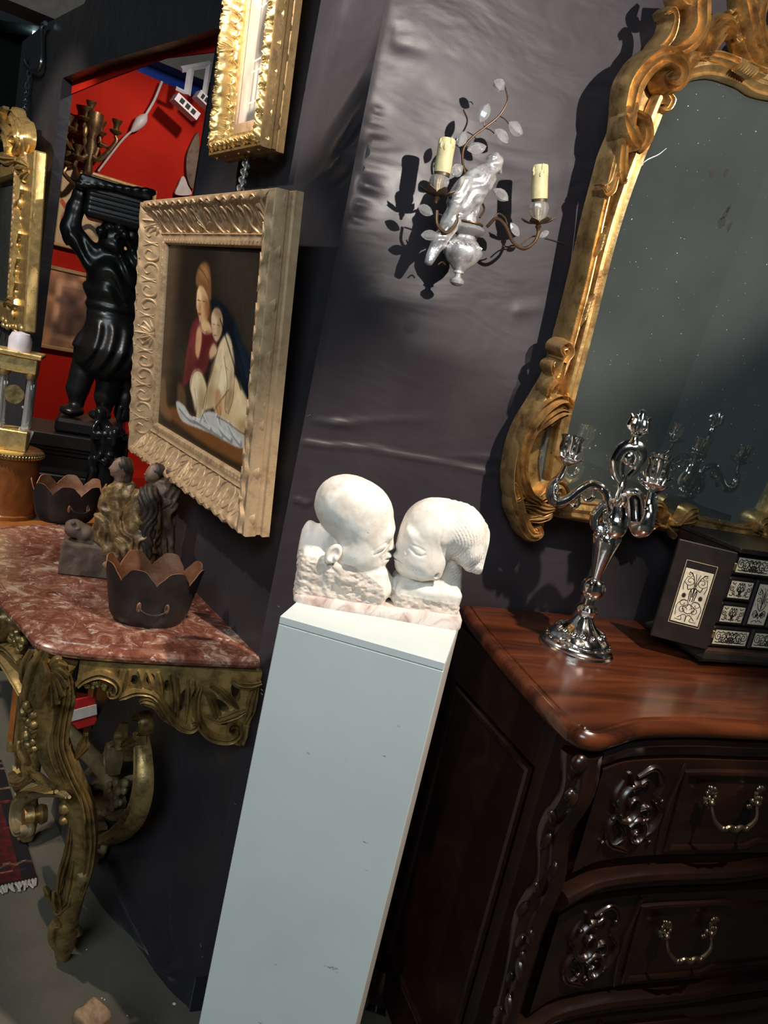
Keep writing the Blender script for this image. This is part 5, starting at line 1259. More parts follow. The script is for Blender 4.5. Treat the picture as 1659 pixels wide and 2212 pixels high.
for a, b in [((1062, 262), (1072, 262)), ((1078, 250), (1100, 268)), ((1046, 276), (1070, 290)), ((1046, 275), (1044, 262)), ((1022, 295), (1006, 312)), ((1005, 315), (1020, 326)), ((1092, 190), (1084, 184)), ((1000, 360), (992, 366))]:
    m = MB(); m.tube([s3(*a), (s3(*a)+s3(*b))/2+np.array([0, 0, .002]), s3(*b)], .0010, 6); m.build('twig', M['iron_wire'], scn)
# flex lying on the wall
m = MB(); m.tube(spth([(1180, 514, -.003), (1200, 520, -.002), (1218, 526, -.002)]), .0008, 5); m.build('flex', M['hall_dark'], scn)
# ------------------------------------------------------------------ gilt console table with a red marble top, against the left wall
KZ = .86; KC = .45
MKc = wallL(KC, 0, .20)
con = root('gilt_console_table', MKc, 'carved and gilded rococo console table with a red marble top, against the left wall', 'console table')
iK = MKc.inverted()
def K3(u, w_, z): return np.array(iK @ (C0+DL*u+NL*w_+Vector((0, 0, z))))
def D3(px, py, dep): return np.array(iK @ (CAM+ray(px, py)*dep))
# marble top
ro = [(-.020, .004), (-.004, .07), (.018, .16), (.044, .26), (.070, .335), (.095, .378), (.125, .398), (.155, .402), (.20, .408), (.27, .420), (.36, .432), (.45, .436)]
ro = ro+[(2*KC-a, b) for a, b in ro[-2::-1]]; ro = cr(ro, 6); P = np.array([[-(a-KC), -(b-.20), KZ] for a, b in ro]); n = len(P)
prof = [(-.026, 0), (-.0245, -.0022), (-.022, -.0022), (-.020, 0), (-.008, -.0015), (-.001, -.007), (.0, -.013), (-.003, -.019), (-.010, -.024), (-.022, -.026)]
tg = np.gradient(P, axis=0); nr = np.stack([tg[:, 1], -tg[:, 0], tg[:, 2]*0], 1); nr /= np.linalg.norm(nr, axis=1)[:, None]
if nr[n//2] @ np.array([0, -1, 0]) < 0: nr = -nr
nr = np.array([nr[max(0, i-4):i+5].mean(0) for i in range(n)]); nr /= np.linalg.norm(nr, axis=1)[:, None]
v = [P[i]+nr[i]*x+np.array([0, 0, z]) for i in range(n) for x, z in prof]; k = len(prof)
F = [(i*k+j, (i+1)*k+j, (i+1)*k+j+1, i*k+j+1) for i in range(n-1) for j in range(k-1)]+[tuple(i*k for i in range(n)), tuple(i*k+k-1 for i in range(n))[::-1], tuple(range(k)), tuple((n-1)*k+j for j in range(k))[::-1]]
m = MB(); m.add(v, F); m.build('marble_top', M['marble_red'], con, angle=35)
# side apron (right end), pierced
pA = C0+DL*.098+NL*.350; pB_ = C0+DL*(-.004)+NL*.012
MAp = T(pA.x, pA.y, 0) @ RZ(math.atan2(pB_.y-pA.y, pB_.x-pA.x)); rel = iK @ MAp; Lap = (pB_-pA).length
def a2(px, py, y=0.0): p = on(MAp, px, py, y); return (p.x, p.z)
ztop = KZ-.027
low = [(165, 1480), (180, 1462), (208, 1451), (238, 1456), (258, 1474), (256, 1496), (262, 1508), (280, 1492), (312, 1486), (336, 1496), (310, 1503), (300, 1512), (322, 1514), (346, 1522), (362, 1545), (385, 1566), (410, 1572), (426, 1560), (436, 1582), (462, 1594), (492, 1598), (520, 1604), (528, 1590), (534, 1566), (542, 1545), (546, 1516), (551, 1496), (558, 1476), (562, 1462)]
lo = cr([a2(*p) for p in low], 3).tolist(); apo = [(lo[0][0], ztop)]+[(min(max(a, .0), Lap+.03), min(b, ztop-.002)) for a, b in lo]+[(lo[-1][0], ztop)]
def ovl(c, rx, rz, ang, n=14):
    cx, cz = a2(*c); return [(cx+rx*math.cos(t)*math.cos(ang)-rz*math.sin(t)*math.sin(ang), cz+rx*math.cos(t)*math.sin(ang)+rz*math.sin(t)*math.cos(ang)) for t in np.linspace(0, 2*PI, n, endpoint=False)]
holes = [ovl((394, 1506), .008, .024, -.1), ovl((473, 1516), .024, .009, -.55), ovl((508, 1488), .009, .022, .35), ovl((486, 1553), .012, .007, .2), ovl((325, 1460), .008, .011, 0), ovl((290, 1462), .008, .010, 0), ovl((362, 1474), .008, .012, .1)]
m = MB(); m.prism(apo, -.012, .012, holes); m.xf(rel); m.build('side_apron', M['gilt_old'], con, smooth=False)
def ab(name, pts, wd, hh, ribs=2, y=-.012, mat=None, parent=None):
    m = MB(); Pq = cr([a2(*p) for p in pts], 7); m.band([(a, y, b) for a, b in Pq], wd, [x*1.15 for x in hh], (0, -1, 0), ribs, .62, .008, 13); m.xf(rel); return m.build(name, mat or M['gilt_old'], con)
for pts, wd, hh, rb_ in [
    ([(168, 1474), (186, 1458), (215, 1448), (243, 1456), (256, 1472), (252, 1488), (240, 1490), (236, 1482)], [.006, .008, .009, .009, .008, .007, .006, .006], [.010, .014, .016, .018, .018, .018, .018, .020], 2),
    ([(258, 1500), (270, 1494), (295, 1486), (325, 1490), (345, 1505), (362, 1530), (385, 1556), (408, 1564), (424, 1556), (420, 1546), (412, 1550)], [.004, .007, .007, .006, .007, .009, .010, .009, .008, .006, .004], [.010, .014, .014, .012, .014, .016, .018, .018, .018, .018, .018], 2),
    ([(302, 1510), (316, 1506), (338, 1516), (356, 1540), (378, 1560)], [.005, .010, .010, .009, .004], [.008, .013, .013, .012, .006], 3),
    ([(432, 1476), (424, 1500), (424, 1535), (436, 1566), (460, 1584), (492, 1588), (512, 1576), (514, 1560), (502, 1553), (494, 1560), (500, 1568)], [.005, .008, .009, .009, .009, .009, .008, .008, .007, .006, .004], [.010, .016, .018, .018, .018, .018, .018, .018, .018, .020, .022], 2),
    ([(440, 1486), (455, 1500), (466, 1535), (480, 1548)], [.004, .010, .010, .003], [.008, .014, .014, .006], 3),
    ([(452, 1474), (470, 1482), (492, 1502), (514, 1524)], [.004, .008, .008, .003], [.008, .013, .013, .006], 3),
    ([(440, 1535), (470, 1545), (505, 1535), (532, 1524)], [.004, .010, .012, .006], [.008, .012, .012, .008], 3),
    ([(556, 1462), (545, 1500), (538, 1530), (526, 1556)], [.004, .012, .012, .006], [.008, .012, .012, .006], 3),
    ([(498, 1462), (515, 1470), (540, 1472), (562, 1466)], [.006, .009, .009, .005], [.010, .014, .014, .012], 3),
    ([(530, 1562), (524, 1580), (520, 1600)], [.008, .012, .008], [.008, .012, .008], 2)]:
    ab('apron_scroll', pts, wd, hh, rb_)
for i, (px, py, qx, qy) in enumerate([(262, 1440, 250, 1470), (280, 1440, 272, 1480), (300, 1442, 306, 1478), (318, 1444, 330, 1480), (342, 1446, 352, 1500), (365, 1450, 372, 1540), (382, 1455, 382, 1545), (405, 1460, 400, 1552), (418, 1462, 410, 1500)]):
    ab('shell_rib', [(px, py), ((px+qx)/2+2, (py+qy)/2), (qx, qy)], [.003, .0055, .002], [.006, .011, .005], 1)
m = MB(); rnd = random.Random(2)
for i in range(16):
    a, b = a2(rnd.uniform(185, 228), rnd.uniform(1463, 1480)); m.ell((a, -.012+rnd.uniform(-.004, .004), b), (.005, .005, .005), None, 7, 5)
m.xf(rel); prop(m.build('flower_spray', M['gilt_old'], con), kind='stuff')
# corner leg
def ldep(py): return 1.425+(1.775-1.425)*min(1, max(0, (py-1420)/650))**.9
def Lg(px, py, d=0.0): return D3(px, py, ldep(py)+d)
fvec = np.array(iK.to_3x3() @ (-(ray(130, 1700)).normalized()))
legp = [(122, 1418), (104, 1460), (96, 1510), (102, 1570), (122, 1630), (150, 1685), (172, 1740), (180, 1800), (174, 1865), (158, 1930), (146, 1985), (140, 2030), (136, 2064)]
m = MB(); lp = cr([Lg(*p) for p in legp], 8); m.tube(lp, [.040, .041, .040, .036, .033, .030, .030, .030, .029, .026, .025, .026, .017], 20); m.build('leg', M['gilt_old'], con)
def lb(name, pts, wd, hh, ribs=2, d=-.028, mat=None, base=.012):
    m = MB(); Pq = cr([Lg(p[0], p[1], d) for p in pts], 7); m.band(Pq, wd, hh, fvec, ribs, .6, base, 13); return m.build(name, mat or M['gilt_old'], con)
lb('leg_flute', [(140, 1440), (150, 1500), (138, 1570), (136, 1620), (158, 1680), (186, 1740), (196, 1810), (190, 1880), (172, 1945)], [.006, .012, .012, .012, .012, .013, .014, .012, .006], [.010, .018, .020, .020, .018, .018, .018, .016, .008], 3)
lb('leg_flute', [(120, 1560), (112, 1600), (124, 1650), (148, 1700)], [.006, .013, .014, .006], [.012, .020, .020, .010], 3)
lb('leg_flute', [(172, 1700), (186, 1760), (190, 1830), (182, 1900)], [.005, .011, .012, .006], [.014, .024, .024, .012], 2)
lb('leg_flute', [(152, 1790), (146, 1840), (132, 1890), (126, 1930)], [.005, .008, .008, .004], [.012, .020, .020, .012], 2)
lb('foot_flute', [(158, 1860), (150, 1910), (142, 1950)], [.004, .009, .004], [.012, .018, .010], 1, -.03)
lb('knee_leaf', [(120, 1925), (124, 1945), (126, 1968), (114, 1958)], [.008, .013, .012, .005], [.018, .026, .026, .016], 2, -.02)
lb('knee_leaf', [(150, 1940), (142, 1955), (128, 1970)], [.006, .010, .005], [.016, .022, .014], 2, -.026)
lb('knee_leaf', [(96, 1915), (104, 1930), (110, 1948)], [.004, .008, .005], [.010, .014, .010], 1, -.01)
lb('toe_leaf', [(126, 1985), (116, 2005), (116, 2030), (124, 2050)], [.008, .012, .012, .008], [.014, .020, .020, .014], 1, -.016)
lb('toe_leaf', [(160, 2010), (168, 2006), (172, 2016), (164, 2024)], [.004, .007, .006, .003], [.012, .018, .016, .01], 1, .0)
lb('toe_leaf', [(122, 1984), (130, 1998), (118, 2004)], [.006, .008, .004], [.014, .018, .012], 1, -.026)
# shell and flower drop on the shoulder
for i, (px, py) in enumerate([(112, 1530), (126, 1522), (138, 1505), (146, 1485), (148, 1462), (144, 1440), (134, 1425)]):
    lb('shell_lobe', [(96, 1430+i*4), ((96+px)/2+6, (1440+py)/2-4), (px, py)], [.003, .010, .005], [.010, .020, .010], 1, -.040)
lb('shoulder_leaf', [(96, 1408), (82, 1440), (72, 1480), (60, 1520), (66, 1545)], [.008, .018, .020, .014, .005], [.016, .028, .030, .022, .010], 2, -.038)
lb('shoulder_leaf', [(92, 1430), (98, 1460), (88, 1500), (80, 1530)], [.005, .010, .010, .004], [.018, .026, .026, .014], 1, -.060, M['gilt_old'])
lb('shoulder_leaf', [(68, 1405), (56, 1435), (54, 1465), (62, 1490)], [.006, .010, .010, .004], [.012, .018, .018, .010], 2, -.018)
rnd = random.Random(11)
for i in range(22):
    t = i/21; px = 58+10*t+rnd.uniform(-12, 12)*(1-.4*t); py = 1525+95*t
    m = MB(); c = Lg(px, py, -.058+.018*t); m.ell(c, (rnd.uniform(.006, .009),)*2+(rnd.uniform(.005, .012),), RY(rnd.uniform(-1, 1)), 8, 6); m.build('flower', M['gilt_old'], con)
for px, py in [(84, 1545), (94, 1552), (90, 1560)]:
    m = MB(); m.ell(Lg(px, py, -.036), (.008, .006, .006), RY(.5), 8, 6); m.build('flower', M['gilt_old'], con)
for px, py, r in [(140, 1745, .013), (138, 1772, .010), (140, 1728, .008)]:
    m = MB(); m.ell(Lg(px, py, -.030), (r, r, r*1.1), None, 12, 8); m.build('bell_flower', M['gilt_old'], con)
lb('knee_leaf', [(186, 1590), (180, 1612), (162, 1640)], [.006, .013, .004], [.010, .018, .010], 3, .01)
# front apron and its open scroll
MFr = wallL(KC, 0, .385)
def fr3(px, py, y=0.0): p = on(MFr, px, py, y); return np.array(iK @ (MFr @ Vector((p.x, y, p.z))))
fvF = np.array((0, -1, 0))
def fb(name, pts, wd, hh, ribs=2, mat=None, y=-.006):
    m = MB(); m.band(cr([fr3(p[0], p[1], y) for p in pts], 7), wd, hh, fvF, ribs, .45, .010, 11); return m.build(name, mat or M['gilt_old'], con)
fb('front_apron_scroll', [(-20, 1415), (5, 1418), (25, 1440), (40, 1468), (50, 1500)], [.010, .012, .012, .010, .006], [.016, .020, .020, .018, .010], 2, M['gilt_bright'])  # brighter gilding than its neighbours: strong light put into the colour
fb('front_apron_scroll', [(-15, 1330), (6, 1312), (18, 1330), (10, 1360), (-10, 1370)], [.006, .010, .010, .010, .006], [.012, .018, .02, .018, .012], 3)
fb('front_apron_scroll', [(-18, 1390), (8, 1376), (26, 1352), (30, 1330)], [.006, .012, .012, .005], [.012, .018, .018, .010], 3)
fb('front_apron_scroll', [(-10, 1400), (16, 1398), (34, 1410), (44, 1430)], [.006, .010, .010, .005], [.012, .018, .018, .01], 2)
for px, py in [(28, 1372), (36, 1366), (40, 1380), (46, 1396), (40, 1404), (34, 1386), (24, 1380), (50, 1384)]:
    m = MB(); m.ell(fr3(px, py, -.012), (.010, .008, .009), RY(random.uniform(-1, 1)), 8, 6); m.build('flower', M['gilt_old'], con)
m = MB(); m.prism([(-.30, KZ-.075), (-.30, KZ-.027), (.30, KZ-.027), (.30, KZ-.075), (.15, KZ-.058), (0, KZ-.085), (-.15, KZ-.058)], -.165, -.14); m.build('front_apron', M['gilt_old'], con, smooth=False)
# stretcher: front scroll, low rail and pierced cartouche
MSt = wallL(KC, 0, .30)
def st3(px, py, y=0.0): p = on(MSt, px, py, y); return np.array(iK @ (MSt @ Vector((p.x, y, p.z))))
def sb_(name, pts, wd, hh, ribs=2, y=0.0, mat=None):
    m = MB(); Pq = cr([st3(p[0], p[1], y) for p in pts], 7); m.tube(Pq, [x*.85 for x in wd], 14); m.band(Pq+np.array([0, -.006, 0]), [x*.6 for x in wd], [x*.55 for x in hh], fvF, ribs, .5, .0, 11); return m.build(name, mat or M['gilt_old'], con)
sb_('stretcher_scroll', [(150, 1722), (122, 1710), (80, 1706), (50, 1728), (42, 1765), (50, 1796), (66, 1796), (66, 1780)], [.004, .014, .022, .024, .022, .018, .013, .008], [.006, .022, .032, .034, .034, .034, .034, .034], 2, 0, M['gilt_wood'])
sb_('stretcher_scroll', [(60, 1722), (68, 1708), (92, 1703), (122, 1710)], [.004, .008, .008, .005], [.034, .044, .044, .034], 1, -.012)
sb_('stretcher_leaf', [(28, 1668), (38, 1690), (62, 1690), (78, 1665)], [.005, .016, .018, .007], [.012, .024, .026, .012], 2, 0)
sb_('stretcher_leaf', [(62, 1650), (52, 1625), (48, 1600)], [.008, .011, .004], [.012, .020, .010], 2, 0)
sb_('stretcher_leaf', [(66, 1660), (90, 1680), (128, 1712)], [.006, .009, .006], [.014, .020, .014], 2, 0)
m = MB(); m.lathe([(.020, -.02), (.024, -.008), (.016, 0), (.026, .010), (.022, .03)], 16, tuple(st3(80, 1760, .02)), RX(R(90))); m.build('stretcher_volute', M['bronze_gilt'], con)
MCa = wallL(KC, 0, .10)
def ca2(px, py, y=0.0): p = on(MCa, px, py, y); return np.array(iK @ (MCa @ Vector((p.x, y, p.z))))
def cb_(name, pts, wd, hh, ribs=2, y=0.0, mat=None):
    m = MB(); m.band(cr([ca2(p[0], p[1], y) for p in pts], 7), wd, hh, fvF, ribs, .45, .012, 11); return m.build(name, mat or M['gilt_wood'], con)
cb_('cartouche_rim', [(305, 1580), (312, 1640), (312, 1700), (296, 1755), (262, 1795), (225, 1812), (203, 1802), (202, 1785), (214, 1780), (222, 1790)], [.012, .020, .026, .026, .022, .016, .012, .010, .008, .005], [.020, .026, .028, .028, .026, .024, .024, .024, .024, .024], 2, 0, M['gilt_old'])
cb_('cartouche_rim', [(305, 1600), (285, 1612), (278, 1640)], [.010, .014, .008], [.02, .024, .014], 2, -.01, M['gilt_old'])
cb_('crest_scroll', [(300, 1590), (315, 1575), (318, 1555), (308, 1545), (298, 1552)], [.010, .012, .012, .010, .006], [.016, .020, .022, .022, .020], 2, 0, M['gilt_old'])
cb_('crest_leaf', [(262, 1620), (262, 1590), (266, 1562)], [.008, .011, .003], [.016, .020, .008], 1, 0, M['gilt_old'])
cb_('crest_leaf', [(272, 1612), (290, 1600), (308, 1612)], [.010, .016, .010], [.016, .022, .016], 3, -.004, M['gilt_old'])
cb_('strut', [(192, 1668), (212, 1648), (235, 1625)], [.010, .010, .010], [.014, .014, .014], 1, .01)
cb_('strut', [(246, 1640), (244, 1610), (240, 1640), (246, 1672)], [.012, .013, .014, .010], [.016, .02, .02, .016], 2, 0)
cb_('drop', [(252, 1612), (250, 1640), (246, 1670)], [.012, .018, .010], [.018, .026, .020], 3, -.006)
cb_('inner_leaf', [(198, 1700), (225, 1690), (250, 1712), (262, 1740)], [.010, .020, .018, .008], [.012, .018, .018, .012], 3, .006)
cb_('inner_leaf', [(280, 1680), (262, 1700), (248, 1730)], [.006, .014, .006], [.014, .020, .012], 2, 0)
cb_('inner_leaf', [(205, 1770), (222, 1745), (250, 1760), (275, 1752)], [.008, .018, .016, .006], [.012, .020, .018, .010], 3, 0)
rnd = random.Random(4)
for i in range(26):
    px = rnd.gauss(235, 18); py = rnd.gauss(1725, 22); m = MB(); r = rnd.uniform(.007, .013); m.ell(ca2(px, py, -.016), (r, r*.8, r), RY(rnd.uniform(-1, 1)), 9, 7); m.build('flower', M['gilt_wood'], con)
m = MB(); m.tube(cr([ca2(228, 1812, 0), ca2(222, 1840, 0), ca2(205, 1850, 0), Lg(190, 1870), Lg(170, 1920)], 6), [.008, .010, .016, .016, .016], 10); m.build('stretcher_stem', M['gilt_wood'], con)
m = MB(); m.tube(cr([Lg(150, 1700, .02), ca2(190, 1710, 0), ca2(235, 1740, 0), K3(.45, .10, .32), K3(.62, .15, .34), K3(.72, .24, .42)], 6), [.020, .020, .022, .024, .022, .018], 10); m.build('stretcher', M['gilt_wood'], con)
# far corner leg and apron: the same shapes, handed
def handed(o):
    me = o.data.copy(); me.transform(Matrix.Scale(-1, 4, (1, 0, 0))); me.flip_normals(); c = bpy.data.objects.new(o.name.split('.')[0], me); col.objects.link(c); c.parent = con
for o in list(con.children):
    if o.name.split('.')[0] in ('leg', 'leg_flute', 'knee_leaf', 'toe_leaf', 'side_apron', 'apron_scroll', 'foot_flute', 'shoulder_leaf'): handed(o)

# ------------------------------------------------------------------ scalloped tole bowls
def bowl_at(px, py, ax, bx, hh, rz, label):
    b = atz(px, py, KZ); Mw = T(b) @ RZ(math.atan2(-b.x, b.y)+rz); r = root('scalloped_bowl', Mw, label, 'bowl', 'scalloped bowls on the console')
    def ring(z, k, t): return
    nA, nZ = 120, 14
    def rimh(a):
        s = (a/(2*PI)*8) % 1.0; q = abs(s-.5)*2
        return hh*(1-.24*q**2.6-.035*(.5+.5*math.cos(q*PI*3.0))*(q > .33))
    def surf(inner):
        o = .0022 if inner else 0.0; v = []; F = []
        for j in range(nZ+1):
            for i in range(nA):
                a = 2*PI*i/nA; t = j/nZ; z = t*rimh(a); k = .74+.26*(z/hh)**.9
                if z < .02: k *= .90+.10*math.sin(min(1, z/.02)*PI/2)
                v.append(((ax*k-o)*math.cos(a), (bx*k-o)*math.sin(a), z+(.002 if inner and j == 0 else 0)))
        for j in range(nZ):
            for i in range(nA): F.append((j*nA+i, j*nA+(i+1) % nA, (j+1)*nA+(i+1) % nA, (j+1)*nA+i))
        F.append(tuple(range(nA))[::-1]); return v, F
    v, F = surf(False); m = MB(); m.add(v, F); m.build('shell', M['tin'], r, fix=False)
    v, F = surf(True); m = MB(); m.add(v, [f[::-1] for f in F]); m.build('lining', M['rust_in'], r, fix=False)
    v1, _ = surf(False); v2, _ = surf(True); e = [(nZ*nA+i) for i in range(nA)]; m = MB(); vv = [v1[i] for i in e]+[v2[i] for i in e]; m.add(vv, [(i, (i+1) % nA, nA+(i+1) % nA, nA+i) for i in range(nA)]); m.build('rim', M['rust'], r)
    m = MB(); c = -bx*.93; m.tube(cr([(-.026, c, .058), (-.024, c-.010, .050), (-.010, c-.014, .043), (.010, c-.014, .043), (.024, c-.010, .050), (.026, c, .058)], 6), .0022, 8); m.build('handle', M['tin'], r)
    for s in (-1, 1):
        m = MB(); m.ell((s*.027, c+.004, .050), (.005, .003, .011), None, 8, 6); m.build('handle_rivet', M['rust'], r)
    return r
bowl_at(318, 1338, .100, .072, .128, .12, 'dark tole bowl with scalloped rim and bail handle, nearest on the red marble')
bw2 = bowl_at(140, 1122, .104, .074, .112, .5, 'rusty scalloped tole bowl at the far end of the red marble')
c = atz(242, 1245, .96)
m = MB(); m.bevbox((0, 0, 0), (.004, .0004, .006), .0002); t = m.build('sticker', M['litter'], bpy.data.objects['scalloped_bowl'], smooth=False); t.location = (-.072, -.030, .070); t.rotation_euler = (0, 0, -.9)

# ------------------------------------------------------------------ carved wooden figure group
gb = atz(262, 1245, KZ); MG = T(gb) @ RZ(math.atan2(-gb.x, gb.y))
grp_ = root('carved_figure_group', MG, 'worn carved wooden group of huddled robed figures on a plank base', 'sculpture')
def G(px, py, y=0.0): p = on(MG, px, py, y); return np.array([p.x, y, p.z])
m = MB(); g0, g1 = G(140, 1205, -.01), G(300, 1262, -.01)
sg = SDF(np.array([-.14, -.07, -.004]), np.array([.10, .10, .13]), .003)
sg.box(G(215, 1205, .01)*np.array([1, 1, 1]), (.085, .045, .040), .006); sg.ell(G(160, 1142, .0), (.022, .024, .022), .008); sg.ell(G(185, 1152, .0), (.020, .024, .018), .010); sg.cap(G(215, 1165), G(255, 1190), .018, .012, .01)
sg.ell(G(158, 1130, -.018), (.006, .006, .006), .002); sg.ell(G(168, 1142, -.02), (.005, .006, .004), .002)
sg.warp(lambda X, Y, Z: .004*vnoise(X, Y, Z, 60, 2)); sg.F[:, :, :2] = 1
sg.mesh().build('plank_base', M['plank'], grp_, angle=None)
def drape(lo, hi, fn, name, mat, folds=.0035, fr=190, seed=1, h=.0026):
    s = SDF(lo, hi, h); fn(s); s.warp(lambda X, Y, Z: folds*np.sin((X*.9+.25*Z+.5*Y)*fr+4*vnoise(X, Y, Z, 30, seed)*3)+.004*vnoise(X, Y, Z, 70, seed+5)); return s.mesh().build(name, mat, grp_, angle=None)
bb0, bb1 = np.array([-.13, -.08, -.005]), np.array([.15, .11, .28])
def f1(s):
    s.cap(G(268, 1065), G(245, 1200), .030, .040, .0); s.cap(G(235, 1070), G(222, 1150), .016, .022, .015); s.cap(G(222, 1150), G(252, 1185), .020, .018, .012); s.ell(G(258, 1150, .0), (.040, .035, .050), .02); s.cap(G(225, 1120, -.01), G(270, 1215, -.01), .018, .024, .012)
drape(bb0, bb1, f1, 'robed_figure', M['limewood_gilt'], .004, 160, 3)
def f2(s):
    s.cap(G(318, 1085, -.02), G(300, 1205, -.02), .034, .042, .0); s.ell(G(285, 1170, -.035), (.034, .026, .050), .016); s.cap(G(298, 1080, -.03), G(262, 1165, -.035), .018, .014, .014)
drape(bb0, bb1, f2, 'robed_figure', M['limewood_gilt'], .0045, 180, 8)
def f3(s): s.cap(G(352, 1055, .02), G(340, 1190, .02), .026, .040, .0); s.ell(G(360, 1085, .01), (.026, .022, .040), .012, RY(R(-20)))
drape(bb0, bb1, f3, 'robed_figure', M['limewood'], .003, 170, 6)
def head(px, py, y, r, ang, face):
    s = SDF(G(px, py, y)-2.6*r, G(px, py, y)+2.6*r, r/9); c = G(px, py, y); fx = math.cos(face); 
    s.ell(c, (r*.95, r*.9, r*1.15), 0); d = np.array([-math.cos(face), -math.sin(face), 0]); s.ell(c+d*r*.5+np.array([0, 0, -r*.35]), (r*.55, r*.6, r*.75), r*.4); s.cap(c+d*r*.92+np.array([0, 0, r*.1]), c+d*r*1.14+np.array([0, 0, -r*.25]), r*.10, r*.16, r*.1)
    s.ell(c+d*r*.95+np.array([0, 0, -r*.55]), (r*.18, r*.25, r*.12), r*.1); s.ell(c+d*r*.8+np.array([0, 0, -r*.88]), (r*.22, r*.25, r*.2), r*.15); s.cap(c+np.array([0, 0, -r]), c+np.array([0, 0, -r*2.2]), r*.5, r*.65, r*.3)
    h = s.mesh().build('head', M['flesh_paint'], grp_, angle=None); e = MB(); 
    t = SDF(c-2.8*r, c+2.8*r, r/8); t.ell(c-d*r*.28+np.array([0, 0, r*.22]), (r*.98, r*1.0, r*1.05), 0); t.cap(c-d*r*.7, c-d*r*.8+np.array([0, 0, -r*1.5]), r*.6, r*.5, r*.3); t.warp(lambda X, Y, Z: r*.05*np.sin((X+Z*.4)*60/r*.08*2+Y*40)+r*.12*vnoise(X, Y, Z, 2/r, 5))
    t.mesh().build('hair', M['hair_brown'], h, angle=None)
head(262, 1010, .0, .021, 0, .15); head(334, 1022, .025, .020, 0, .4)
s = SDF(bb0, bb1, .003); s.ell(G(320, 1075, -.028), (.026, .028, .032), 0); s.cap(G(322, 1080, -.040), G(315, 1195, -.046), .024, .016, .012)
s.warp(lambda X, Y, Z: .0018*np.sin(X*520+6*np.sin(Z*60))); s.mesh().build('long_hair', M['hair_brown'], grp_, angle=None)
s = SDF(bb0, bb1, .003); s.ell(G(375, 1045, .0), (.018, .012, .040), 0, RY(R(-22))); s.ell(G(368, 1075, .0), (.016, .012, .035), .006, RY(R(-22))); s.warp(lambda X, Y, Z: .002*np.sin((X-Z*.4)*420)); s.mesh().build('wing', M['limewood'], grp_, angle=None)
